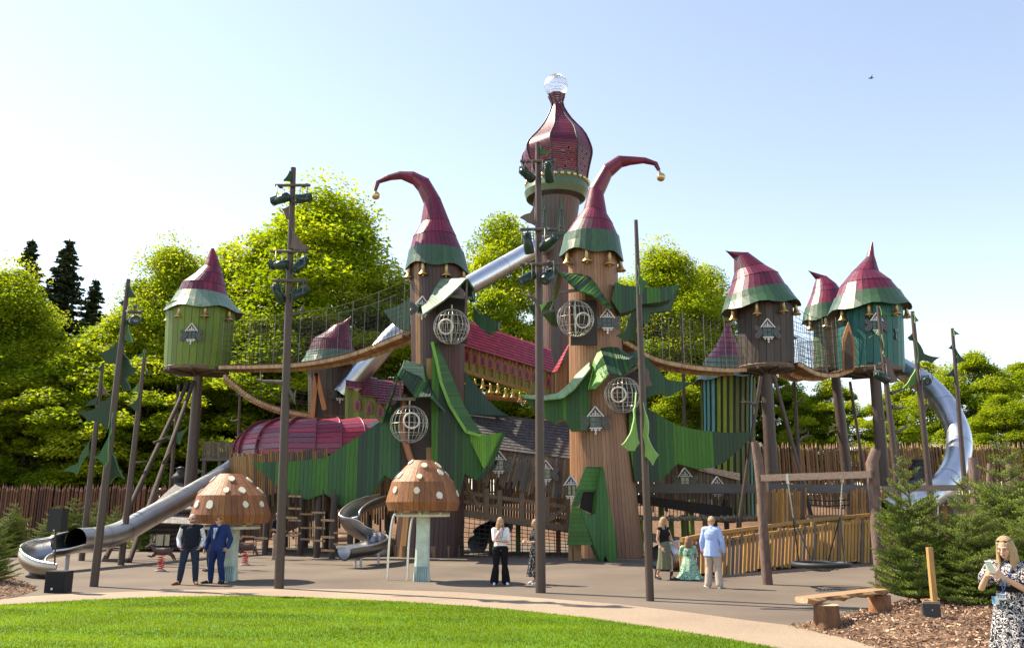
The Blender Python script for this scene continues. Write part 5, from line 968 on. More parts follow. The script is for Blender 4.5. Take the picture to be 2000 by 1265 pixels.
# braced pole pair beside the left hut
t = thing('braced_poles', 'pair of leaning brown props crossing beneath the green stilt hut', 'prop', G(228, 1088), 'leaf-flagged poles around the playground')
for a, b, ya, yb in (((204, 1090), (368, 745), 32.5, 40.6), ((252, 1094), (378, 745), 32, 40.6), ((204, 1090), (252, 1094), 32.5, 32)):
    mb = MB(); q = G(*a); mb.tube([Vector((P(*a, ya).x, ya, 0)), P(*b, yb) if b[1] < 800 else Vector((P(*b, yb).x, yb, .05))], .1, (.06, .04, .03), 8); mb.build('strut', 'bark', t)
for q0, q1 in (((300, 865), (335, 850)), ((318, 905), (340, 870)), ((255, 905), (292, 900))): mb = MB(); mb.tube(PP(36, q0, mid((*q0, 0), (*q1, 0))[:2], q1), [.07, .05, .015], (.06, .04, .03), 6); mb.build('twig', 'bark', t)
mast('distant thin pole with a leaf board between the left hut pole and the tunnel', (463, 1000), (469, 765), 7, [([(467, 765), (464, 776), (455, 768)], 'd')], [], [[(466, 820), (455, 822), (448, 820)]], taper=.6, Y=46)
mast('distant pole with pale green leaf boards just left of the stilt hut pole', (325, 1060), (349, 750), 8, [([(346, 760), (352, 790), (330, 800), (345, 780)], 'd'), ([(370, 830), (350, 868), (318, 855), (345, 845)], 'g'), ([(370, 905), (395, 920), (368, 940)], 'g')], taper=.6, Y=45)
mast('thin pole standing in the netting of the right rope bridge', (1340, 1000), (1332, 620), 8, [([(1331, 622), (1333, 628), (1326, 628)], 'd')], [], [[(1336, 680), (1350, 676), (1360, 672)]], taper=.7, Y=44)
mast('thin twiggy pole between the dark brown and sage huts', (1565, 1000), (1545, 640), 8, [([(1545, 650), (1560, 660), (1548, 665)], 'g')], [], [[(1553, 765), (1542, 762), (1535, 762)], [(1556, 790), (1566, 783), (1568, 778)], [(1560, 845), (1573, 842), (1576, 835)]], taper=.7, Y=43)
mast('mast with small drooping leaf boards in front of the teal hut', (1765, 1060), (1715, 597), 13, [([(1718, 598), (1724, 606), (1745, 612), (1733, 616), (1722, 615)], 'g'), ([(1719, 640), (1712, 655), (1698, 659), (1712, 652)], 'g'), ([(1723, 652), (1732, 680), (1728, 696), (1725, 690)], 'g'), ([(1727, 697), (1740, 700), (1745, 725), (1757, 745), (1742, 748), (1730, 740)], 'b')], [], [[(1740, 768), (1755, 762), (1770, 757)], [(1742, 795), (1757, 797), (1772, 795)]], taper=.55, Y=28)
m2 = [o for o in bpy.data.objects if o.get('label', '').startswith('mast with small drooping')][0]; add_spot(m2, P(1722, 736, 27.8), 2.2, .2, 1.0)
mast('mast with a broad brown swooping leaf board right of the teal hut', (1826, 1062), (1782, 608), 13, [([(1785, 610), (1795, 626), (1787, 630)], 'g'), ([(1786, 645), (1786, 665), (1778, 664), (1774, 658)], 'd'), ([(1788, 662), (1805, 690), (1838, 697), (1822, 708), (1805, 703), (1793, 708)], 'd'), ([(1791, 712), (1800, 750), (1785, 752), (1764, 757), (1780, 735)], 'y')], [], [[(1805, 800), (1812, 792), (1818, 793)]], taper=.55, Y=29)
m3 = [o for o in bpy.data.objects if o.get('label', '').startswith('mast with a broad brown')][0]; add_spot(m3, P(1810, 742, 28.7), -.4, .3, .9)
mast('thin far right mast with three small dark leaf boards', (1890, 1040), (1860, 641), 10, [([(1862, 642), (1875, 652), (1864, 655)], 'g'), ([(1864, 665), (1862, 682), (1853, 680)], 'd'), ([(1867, 680), (1887, 705), (1870, 710)], 'd'), ([(1869, 705), (1870, 735), (1853, 735), (1845, 733), (1860, 722)], 'd')], taper=.6, Y=34)
mast('dark braced pole leaning left of the teal hut post', (1596, 968), (1512, 735), 9, [], [], [[(1560, 860), (1575, 850), (1585, 852)]], taper=.8, Y=38)
mast('dark prop leaning from the ground to the dark brown hut', (1432, 1040), (1486, 735), 9, [], [], [[(1475, 848), (1450, 850), (1432, 845)], [(1478, 790), (1460, 785), (1445, 785)]], taper=.8, Y=37)
mast('slanting prop between the two right hut poles', (1700, 960), (1660, 745), 7, [], [], [], taper=.8, Y=43)
mast('slanting ladder-like prop right of the teal hut post', (1775, 975), (1730, 745), 8, [], [], [[(1742, 815), (1725, 820), (1712, 815)], [(1748, 845), (1765, 838), (1775, 830)]], taper=.8, Y=36)
mast('twiggy branch post between the sage hut pole and teal hut pole', (1655, 1000), (1648, 840), 8, [], [], [[(1652, 850), (1630, 840), (1615, 846)], [(1652, 838), (1635, 832), (1620, 834)]], taper=.5, Y=45)
# ---------------------------------------------------------------- swings
t = thing('swing_frame', 'rough log swing frame with a crossbeam and hanging basket seat', 'swing', G(1499, 1141))
def log(parent, pts, r, name='post', col=(.16, .10, .08)):
    mb = MB(); mb.tube(pts, [r * 1.1, r, r * .95, r * 1.0, r * .8][:len(pts)], col, 12); mb.build(name, 'bark', parent)
b0 = G(1499, 1141); p_ = lambda px, py, Y: P(px, py, Y)
log(t, [b0, P(1492, 1050, b0.y), P(1487, 960, b0.y), P(1481, 900, b0.y), P(1474, 862, b0.y)], .13)
b1 = P(1722, 1120, 21.2); b1.z = 0; log(t, [b1, P(1714, 1050, 21.2), P(1708, 960, 21.2), P(1703, 905, 21.2), P(1711, 878, 21.2)], .15)
mb = MB(); mb.beam(P(1488, 933, b0.y - .2), P(1702, 926, 21.0), .14, 12.5 * mpp(22), (.22, .15, .115)); mb.build('crossbeam', 'woodx', t)
Yb = 22.3; sc_ = P(1604, 1101, Yb); sr = 50 * mpp(Yb); mb = MB()
mb.tube([sc_ + Vector((math.cos(a) * sr, math.sin(a) * sr, 0)) for a in (i * math.pi / 16 for i in range(32))], .06, (.02, .02, .022), 8, closed=True)
for i in range(32): a = i * math.pi / 16; e = sc_ + Vector((math.cos(a) * sr, math.sin(a) * sr, 0)); mb.tube([e, sc_.lerp(e, .5) + Vector((0, 0, -.12)), sc_ + Vector((0, 0, -.18))], .008, (.03, .03, .03), 3, False)
for q in (.3, .6, .8): mb.tube([sc_ + Vector((math.cos(a) * sr * q, math.sin(a) * sr * q, -.18 + .18 * q * q)) for a in (i * math.pi / 12 for i in range(24))], .008, (.03, .03, .03), 3, closed=True)
mb.build('basket_seat', 'rubber', t)
for hx, hy, sx in ((1539, 944, -1), (1645, 941, 1)):
    tp = P(hx, hy, Yb - .3); kn = P(hx + (10 if sx < 0 else -4), hy + 66, Yb - .15); mb = MB()
    n_ = 22
    for i in range(n_): a, b = tp.lerp(kn, i / n_), tp.lerp(kn, (i + .9) / n_); mb.beam(a, b, .035 if i % 2 else .015, .015 if i % 2 else .035, (.5, .5, .48))
    for dy in (-.85, .85): mb.tube([kn, sc_ + Vector((sx * sr * .55, dy * sr * .95, .03))], .018, (.06, .06, .06), 5)
    mb.tube([tp + Vector((0, 0, .25)), tp], .04, (.4, .4, .4), 6); mb.build('hanging_chain', 'wiremetal', t)
t = thing('swing_frame', 'second log swing frame further right, partly behind the firs', 'swing', P(1905, 1100, 24))
for px, top_, Y in ((1718, 940, 23), (1903, 893, 24), (1975, 905, 27)):
    if px == 1718: continue
    b = P(px + 12, 1100, Y); b.z = 0; log(t, [b, P(px + 8, 1020, Y), P(px + 2, 960, Y), P(px, 920, Y), P(px - 3, top_, Y)], .15)
mb = MB(); mb.beam(P(1718, 955, 22.6), P(1900, 951, 23.8), .14, 11 * mpp(23), (.22, .15, .115)); mb.beam(P(1905, 953, 24), P(2060, 955, 26), .14, 11 * mpp(23), (.2, .14, .1)); mb.build('crossbeam', 'woodx', t)
for px in (1788, 1832):
    mb = MB(); a, b = P(px, 962, 23.2), P(px, 1075, 23.2)
    for i in range(30): mb.beam(a.lerp(b, i / 30), a.lerp(b, (i + .9) / 30), .035 if i % 2 else .015, .015 if i % 2 else .035, (.5, .5, .48))
    mb.build('hanging_chain', 'wiremetal', t)
mb = MB(); mb.box(P(1810, 1077, 23.2), (1.0, .25, .08), (.02, .02, .02)); mb.build('seat', 'rubber', t)
t = thing('log_post', 'short broken-topped log post right of the second swing frame', 'post', P(1935, 1080, 30)); b = P(1938, 1080, 30); b.z = 0; log(t, [b, P(1935, 1000, 30), P(1932, 940, 30), P(1934, 905, 30)], .1)
# picket ramp
t = thing('picket_ramp', 'ochre picket-sided ramp rising to the right behind the swing', 'ramp', G(1332, 1128))
top = [P(1332, 1066, 25.2), P(1400, 1052, 26.2), P(1500, 1038, 28), P(1600, 1024, 30), P(1700, 1014, 32), P(1800, 1004, 34)]; bot = [G(1332, 1130), P(1400, 1133, 25.9), P(1500, 1122, 27.8), P(1600, 1111, 29.8), P(1700, 1101, 31.8), P(1800, 1092, 33.8)]
for a in bot: a.z = max(a.z, .06)
mb = MB(); ruled(mb, top, bot, 66, YEL * 3 + PICK, .3, .045, jag=.1, jagA=.1); mb.build('picket', 'wood', t)
mb = MB()
for a, b in zip(top, top[1:]): mb.beam(a + Vector((0, .08, -.06)), b + Vector((0, .08, -.06)), .1, .1, (.36, .21, .06))
mb.build('handrail', 'wood', t); mb = MB(); tb = [a + Vector((.3, 1.6, .12)) for a in top]
for a, b in zip(tb, tb[1:]): mb.beam(a, b, .12, .12, (.36, .21, .06))
mb.build('handrail', 'wood', t)
mb = MB(); ruled(mb, tb, [Vector((a.x, a.y, max(.1, a.z - 1.2))) for a in tb], 80, YEL * 2 + PICK, .3, .04, jagA=.08); mb.build('far_picket', 'wood', t)
mb = MB(); ruled(mb, [Vector((a.x, a.y + .05, max(.08, a.z - 1.05))) for a in top], [Vector((a.x + .3, a.y + 1.55, max(.08, a.z - 1.05))) for a in top], 60, GREYW, .05, .05); mb.build('ramp_deck', 'wood', t)
mb = MB()
for k in (0, .12, .3, .5, .7, .9): 
    mb = MB(); a = resample(top, 100)[int(k * 100)]; mb.beam((a.x, a.y + .1, 0), (a.x, a.y + .1, a.z + .12), .12, .12, (.3, .18, .06)); mb.build('newel_post', 'wood', t)
# lower dark edge under ramp
t = thing('red_ribbon', 'red ceremonial ribbon stretched across the start of the picket ramp', 'ribbon', P(1328, 1070, 25))
mb = MB(); pts = smooth_path([P(1328, 1069, 24.95), P(1352, 1074, 25.1), P(1378, 1074, 25.3), P(1398, 1069, 25.5)], 6)
for a, b in zip(pts, pts[1:]): mb.beam(a, b, .012, .06, (.6, .01, .02))
mb.tube([P(1340, 1066, 24.9), P(1344, 1072, 24.9), P(1338, 1074, 24.9), P(1340, 1066, 24.9)], .02, (.6, .01, .02), 6); mb.build('ribbon_band', 'cloth', t)
# ---------------------------------------------------------------- cabins
t = thing('log_cabin', 'dark log cabin with a grey shingle roof and chimney behind the left slide', 'cabin', G(340, 1085))
YC = 41; apex = P(352, 938, YC + 1.5); e0, e1 = P(250, 1028, YC), P(440, 1028, YC)
mb = MB()
for q0, q1 in ((P(262, 1020, YC - 1.6), P(404, 1026, YC - 1.6)),): 
    for k in range(12):
        a0, a1 = q0.lerp(apex, k / 12), q1.lerp(apex, k / 12); b0_, b1_ = q0.lerp(apex, (k + 1.1) / 12), q1.lerp(apex, (k + 1.1) / 12); n_ = max(2, 22 - k * 2)
        for c in range(n_): mb.box8([a0.lerp(a1, c / n_), a0.lerp(a1, (c + .95) / n_), b0_.lerp(b1_, (c + .95) / n_), b0_.lerp(b1_, c / n_)] + [v + Vector((0, -.02, .05)) for v in (a0.lerp(a1, c / n_), a0.lerp(a1, (c + .95) / n_), b0_.lerp(b1_, (c + .95) / n_), b0_.lerp(b1_, c / n_))], pick([(.14, .12, .12), (.11, .1, .1), (.17, .15, .14)]))
rb_ = P(404, 1026, YC - 1.6); mb.face([rb_, rb_ + Vector((2.2, 3.4, 0)), apex], (.12, .1, .1)); lb_ = P(262, 1020, YC - 1.6); mb.face([lb_, apex, lb_ + Vector((-1.5, 3.4, 0))], (.12, .1, .1)); mb.build('roof', 'slate', t)
mb = MB(); 
for k in range(9): z = .12 + .21 * k; mb.tube([P(275, 1050, YC - 1.0) * 1, P(402, 1050, YC - 1.0) * 1] if False else [Vector((P(275, 1050, YC - 1).x, YC - 1, z)), Vector((P(402, 1050, YC - 1).x, YC - 1, z))], .11, pick([(.05, .035, .03), (.06, .045, .035)]), 8)
mb.build('log_wall', 'bark', t)
mb = MB(); c = P(312, 1054, YC - 1.15)
mb.box(c, (.9, .05, .5), (.5, .45, .3))
for x in (-.2, .2): mb.box(c + Vector((x, -.04, 0)), (.04, .04, .5), (.04, .03, .03))
mb.build('window', 'wood', t)
mb = MB(); c = apex; mb.lathe(c, [(.28, -.3), (.3, .05), (.42, .1), (.36, .25), (.22, .4), (.2, .55), (.3, .6), (.05, .68)], (.04, .04, .045), 14); mb.build('chimney', 'metalpaint', t)
t = thing('low_cabin', 'small cabin with dark cone roof and black chimney cowl behind the right swing', 'cabin', P(1805, 1050, 36))
YC = 36; apex = P(1797, 925, YC); mb = MB(); q = [apex + Vector((math.cos(a) * 1.7, math.sin(a) * 1.7, -1.25)) for a in (R(45 * k + 22) for k in range(8))]
for k in range(8): ruled(mb, [apex.lerp(q[k], .1), q[k]], [apex.lerp(q[(k + 1) % 8], .1), q[(k + 1) % 8]], 8, [(.08, .07, .07), (.1, .085, .08)], .03, .05)
mb.build('roof', 'slate', t); mb = MB(); mb.lathe(apex, [(.45, -.3), (.42, 0), (.36, .12), (.46, .2), (.3, .36), (.24, .5), (.5, .56), (.46, .6), (.05, .64)], (.02, .02, .022), 16); mb.build('chimney', 'metalpaint', t)
mb = MB(); zz = apex.z - 1.3
for k in range(8): a, b = apex + (q[k] - apex) * .85, apex + (q[(k + 1) % 8] - apex) * .85; a.z = b.z = zz; ruled(mb, [a, b], [Vector((a.x, a.y, 0)), Vector((b.x, b.y, 0))], 5, PICK, .04, .05)
mb.build('wall', 'wood', t)
t = thing('back_balcony', 'weathered timber balcony among the trees behind the tunnel', 'balcony', P(430, 890, 50)); mb = MB(); ruled(mb, PP(50, (395, 862), (492, 862)), PP(50, (395, 895), (492, 895)), 30, GREYW, .3, .05); mb.beam(P(392, 897, 50), P(495, 897, 50), .3, .15, GREYW[0]); mb.build('balustrade', 'wood', t)
for px in (400, 430, 485): mb = MB(); q = P(px, 897, 50); mb.beam((q.x, 50, q.z), (q.x, 50, 0), .2, .2, (.08, .06, .05)); mb.build('leg', 'wood', t)
# ---------------------------------------------------------------- small things
def pod(label, px, py, r):
    b = G(px, py); t = thing('cushion_seat', label, 'seat', b, 'round layered play seats'); mb = MB(); mb.lathe(b, [(.0, .0), (r * .9, 0), (r, .06), (r, .22), (r * .92, .28)], (.4, .34, .27), 20); mb.build('base', 'stone', t); mb = MB(); mb.lathe(b, [(r * .92, .26), (r * 1.02, .32), (r * .95, .44), (r * .5, .54), (0, .56)], (.42, .26, .16), 20); mb.build('top', 'paint', t)
pod('round layered seat to the right of the open spiral slide', 739, 1084, .62); pod('round layered seat nearest the purple tower base', 768, 1078, .58); pod('upper round seat just behind the open spiral slide', 750, 1068, .55)
pod('small round seat under the left green wing', 607, 1064, .55); pod('round seat by the posts under the left green wing', 661, 1065, .55)
def springer(label, px, py, rz, red=(.5, .02, .03)):
    b = G(px, py); t = thing('spring_rider', label, 'spring rider', b, 'reindeer spring riders'); mb = MB(); rr = .17; pts = [b + Vector((math.cos(a) * rr + x0, math.sin(a) * rr, .06 + a * .0135)) for x0 in (0,) for a in (i * .35 for i in range(108))]
    mb.tube(pts, .02, red, 6); mb.build('spring', 'paint', t); mb = MB(); mb.lathe(b, [(0, .0), (.28, 0), (.28, .05), (0, .06)], (.35, .32, .3), 16); mb.build('base', 'stone', t)
    mb = MB(); M = Matrix.Rotation(rz, 3, 'Z'); o = b + Vector((0, 0, .72)); br = (.07, .03, .022); T = lambda x, y, z: o + M @ Vector((x, y, z))
    body = [(-.55, 0, -.02), (-.4, 0, .05), (-.1, 0, .03), (.2, 0, .04), (.42, 0, .12)]; mb.tube([T(*p) for p in body], [.06, .14, .15, .15, .1], br, 12); mb.tube([T(.38, 0, .08), T(.56, 0, .26), T(.6, 0, .3)], [.11, .09, .08], br, 10); mb.tube([T(.56, 0, .32), T(.7, 0, .25), T(.83, 0, .2)], [.09, .08, .05], br, 10)
    for s in (-1, 1):
        mb.tube([T(.3, s * .1, -.02), T(.5, s * .12, -.15), T(.72, s * .12, -.12)], [.07, .05, .03], br, 8); mb.tube([T(-.4, s * .1, -.02), T(-.6, s * .12, -.12), T(-.75, s * .12, -.3)], [.07, .05, .03], br, 8)
    mb.ball(T(.87, 0, .2), .05, br); mb.tube([T(-.53, 0, .03), T(-.62, 0, .16)], [.04, .02], br, 6); mb.build('body', 'paint', t); mb = MB()
    for s in (-1, 1):
        mb.tube([T(.54, s * .05, .36), T(.5, s * .14, .52), T(.56, s * .26, .62)], [.04, .032, .02], (.1, .07, .05), 6); mb.tube([T(.51, s * .12, .48), T(.6, s * .18, .56)], [.02, .01], (.2, .14, .1), 5); mb.ball(T(.5, s * .12, .33), .05, (.3, .27, .24), 8, 5, (.5, 1.3, .6))
    mb.build('antler', 'paint', t); t.scale = (.58, .62, .8)
springer('brown reindeer spring rider on a red coil, left of the two men', 313, 1115, R(180)); springer('brown reindeer spring rider on a red coil, right of the two men', 478, 1103, R(185))
t = thing('subwoofer', 'black subwoofer box on the paving at the lower left', 'speaker', G(104, 1158)); b = G(104, 1158); mb = MB(); bw_ = 46 * mpp(b.y)
mb.box(b + Vector((0, .2, .25)), (bw_ * .82, .34, .5), (.012, .012, .013), R(-6)); mb.build('cabinet', 'rubber', t); mb = MB(); mb.box(b + Vector((0, .02, .25)), (bw_ * .76, .03, .44), (.02, .02, .02), R(-6)); mb.build('grille', 'cloth', t); mb = MB(); mb.ball(b + Vector((-.05, 0, .1)), .03, (.6, .6, .6), 8, 5, (1, .3, 1)); mb.build('badge', 'paint', t)
t = thing('loudspeaker', 'black loudspeaker raised on a pole above the subwoofer', 'speaker', b + Vector((0, .3, .63))); mb = MB(); c = P(113, 1015, b.y + .3); mb.box(c, (27 * mpp(b.y), .26, 43 * mpp(b.y)), (.008, .008, .009), R(-6)); mb.build('cabinet', 'rubber', t); mb = MB(); mb.tube([Vector((P(107, 1100, b.y + .3).x, b.y + .3, .63)), c + Vector((-.02, 0, -.28))], .02, (.02, .02, .02), 8); mb.build('pole', 'metalpaint', t); mb = MB(); mb.ball(c + Vector((0, -.135, -.24)), .022, (.6, .6, .6), 8, 5, (1, .3, 1)); mb.build('badge', 'paint', t)
# round grate inlaid
t = thing('ground_grate', 'round dark metal grate set into the paving near the log bench', 'grate', G(1645, 1155)); b = G(1645, 1155); mb = MB()
for r in (.6, .5, .4, .3, .2, .1): mb.tube([b + Vector((math.cos(a) * r, math.sin(a) * r, .008)) for a in (i * math.pi / 20 for i in range(40))], .016, (.03, .03, .03), 5, closed=True)
for k in range(12): a = k * math.pi / 6; mb.wire(b + Vector((0, 0, .01)), b + Vector((math.cos(a) * .6, math.sin(a) * .6, .01)), .012, (.03, .03, .03))
mb.build('grille', 'metalpaint', t)
# log bench
t = thing('log_bench', 'half-log bench on thick round stumps at the paving edge', 'bench', G(1618, 1228)); b = G(1618, 1229); Y = b.y
mb = MB(); rr = random.Random(2); prof = [(.25, 0), (.225, .06), (.21, .2), (.2, .35), (.2, .4)]; rows = [[b + Vector((math.cos(a) * r * (1 + .05 * math.sin(5 * a)), math.sin(a) * r * (1 + .05 * math.sin(5 * a)), z)) for a in (k * math.pi / 9 for k in range(18))] for r, z in prof]; mb.grid(rows, (.15, .07, .032), True, True); mb.face(rows[-1], (.5, .36, .22)); mb.build('stump', 'bark', t)
a0, a1 = P(1566, 1184, Y), P(1722, 1172, Y + 1.6); a0.z = a1.z = .47; mb = MB(); n_ = 22; rows = []
for i in range(n_ + 1):
    c = a0.lerp(a1, i / n_); wob = .05 * math.sin(i * .9) + .03 * math.sin(i * 2.3); d = (a1 - a0).normalized(); s = d.cross(Vector((0, 0, 1))); e = .19 if 0 < i < n_ else .13
    rows.append([c + s * -e + Vector((0, 0, .0 + wob * .3)), c + s * -e * .9 + Vector((0, 0, .04)), c + s * e * .9 + Vector((0, 0, .04)), c + s * (e + wob) + Vector((0, 0, .0)), c + s * (e * .8) + Vector((0, 0, -.045 - wob * .4)), c + s * -e * .8 + Vector((0, 0, -.045))])
mb.grid(rows, (.34, .2, .1), False, True, cols=None); mb.face(rows[0], (.6, .42, .25)); mb.face(rows[-1], (.6, .42, .25)); mb.build('seat', 'woodx', t)
e1_ = a0.lerp(a1, .97); mb = MB(); mb.lathe((e1_.x, e1_.y, 0), [(.22, 0), (.2, .2), (.2, .4), (0, .4)], (.24, .11, .05), 16); mb.build('stump', 'bark', t)
# stake with lamp box
t = thing('stake_light', 'square timber stake in the bark mulch with a black lamp box', 'garden light', G(1842, 1222)); b = P(1830, 1215, 14.9); b.z = .1; Ys = 14.9
mb = MB(); mb.beam(P(1815, 1068, Ys), Vector((P(1826, 1190, Ys).x, Ys, .08)), .085, .085, (.42, .24, .08), (0, 1, 0)); mb.build('stake', 'wood', t)
c = P(1819, 1196, Ys - .14); mb = MB(); mb.box(c, (.27, .1, .3), (.035, .035, .036), R(-12)); mb.build('lamp_box', 'rubber', t); mb = MB(); mb.box(c + Vector((.06, .1, .02)), (.27, .06, .31), (.36, .24, .13), R(-12)); mb.build('backing_board', 'wood', t); mb = MB(); mb.ball(c + Vector((0, -.05, .05)), .012, (.6, .6, .6), 6, 4); mb.ball(c + Vector((0, -.05, -.1)), .012, (.6, .6, .6), 6, 4); mb.build('screw', 'paint', t)
# bird
t = thing('bird', 'tiny dark bird flying high in the sky on the right', 'bird', P(1701, 153, 60)); c = P(1701, 153, 60); mb = MB(); mb.tube([c + Vector((-.2, 0, 0)), c, c + Vector((.2, 0, .03))], [.02, .06, .03], (.03, .03, .03), 8); mb.prism([c + Vector((-.05, 0, 0)), c + Vector((.08, 0, 0)), c + Vector((.02, -.3, .15))], (0, .02, .01), (.03, .03, .03)); mb.prism([c + Vector((-.05, 0, 0)), c + Vector((.08, 0, 0)), c + Vector((.02, .3, .15))], (0, .02, .01), (.03, .03, .03)); mb.build('body', 'cloth', t)
# ---------------------------------------------------------------- people
def solid(base, rgb):
    key = base + '_%02d_%02d_%02d' % tuple(int(c * 99) for c in rgb)
    if key in MAT: return key
    m = MAT[base].copy(); m.name = key; t = m.node_tree; a = next(n for n in t.nodes if n.type == 'ATTRIBUTE'); r = t.nodes.new("ShaderNodeRGB"); r.outputs[0].default_value = (*rgb, 1)
    for l in list(a.outputs["Color"].links): t.links.new(r.outputs[0], l.to_socket)
    MAT[key] = m; return key
def pattern_mat(name, c1, c2, scale, thr=.5, dist=2.0, wave=True):
    m = bpy.data.materials.new(name); m.use_nodes = True; t = m.node_tree; N = t.nodes; L = t.links; b = N["Principled BSDF"]; b.inputs["Roughness"].default_value = .8; b.inputs["Specular IOR Level"].default_value = .2
    tc = N.new("ShaderNodeTexCoord"); n1 = N.new("ShaderNodeTexNoise"); n1.inputs["Scale"].default_value = scale; n1.inputs["Detail"].default_value = 1.5; n1.inputs["Distortion"].default_value = dist; L.new(tc.outputs["Object"], n1.inputs["Vector"])
    src = n1.outputs[0]
    if wave:
        mm = N.new("ShaderNodeMath"); mm.operation = 'MULTIPLY'; mm.inputs[1].default_value = 26; L.new(src, mm.inputs[0]); sn = N.new("ShaderNodeMath"); sn.operation = 'SINE'; L.new(mm.outputs[0], sn.inputs[0]); src = sn.outputs[0]
    cr = N.new("ShaderNodeValToRGB"); e = cr.color_ramp.elements; e[0].position = thr - .04; e[0].color = (*c1, 1); e[1].position = thr + .04; e[1].color = (*c2, 1); L.new(src, cr.inputs[0]); L.new(cr.outputs[0], b.inputs["Base Color"]); MAT[name] = m; return name
def cap(mb, p0, r0, p1, r1, n=14, sc=None):
    p0, p1 = Vector(p0), Vector(p1); d = p1 - p0; L = d.length
    if L < 1e-5: mb.ball(p0, r0, (1, 1, 1), n, 9); return
    d.normalize(); x = d.cross(Vector((0, 1, 0)) if abs(d.y) < .9 else Vector((1, 0, 0))).normalized(); y = d.cross(x); rows = []
    for i in range(6): a = math.pi / 2 * i / 5; rows.append((p0 - d * r0 * math.cos(a), r0 * math.sin(a)))
    for i in range(6): a = math.pi / 2 * (1 - i / 5); rows.append((p1 + d * r1 * math.cos(a), r1 * math.sin(a)))
    mb.grid([[c + (x * math.cos(t) + y * math.sin(t)) * max(r, 1e-5) for t in (2 * math.pi * k / n for k in range(n))] for c, r in rows], (1, 1, 1), True, True)
def ell(mb, c, s, M=None): mb.ball(c, 1, (1, 1, 1), 20, 14, s, M)
def rloft(mb, rings, n=28, fold=0, seed=0, nf=9):
    """closed loft of (cx,cy,z,rx,ry) rings"""
    rows = []
    for i, (cx, cy, z, rx, ry) in enumerate(rings):
        k_ = fold * i / (len(rings) - 1); rows.append([Vector((cx + rx * math.cos(a) * (1 + k_ * math.sin(nf * a + seed)), cy + ry * math.sin(a) * (1 + k_ * math.sin(nf * a + seed)), z)) for a in (2 * math.pi * k / n for k in range(n))])
    mb.grid(rows, (1, 1, 1), True, True); mb.face(rows[0][::-1], (1, 1, 1)); mb.face(rows[-1], (1, 1, 1))
def soft(ob, vox, sm=4, fac=.5):
    m = ob.modifiers.new("remesh", 'REMESH'); m.mode = 'VOXEL'; m.voxel_size = vox; m.use_smooth_shade = True
    s = ob.modifiers.new("smooth", 'SMOOTH'); s.iterations = sm; s.factor = fac
BASE = dict(hip=(.095, 0, .92), knee=(.105, -.02, .5), ankle=(.11, .02, .085), toe=(.135, -.15, .035), sh=(.185, .01, 1.43), el=(.235, .03, 1.15), wr=(.245, -.06, .9), hd=(.24, -.11, .82))
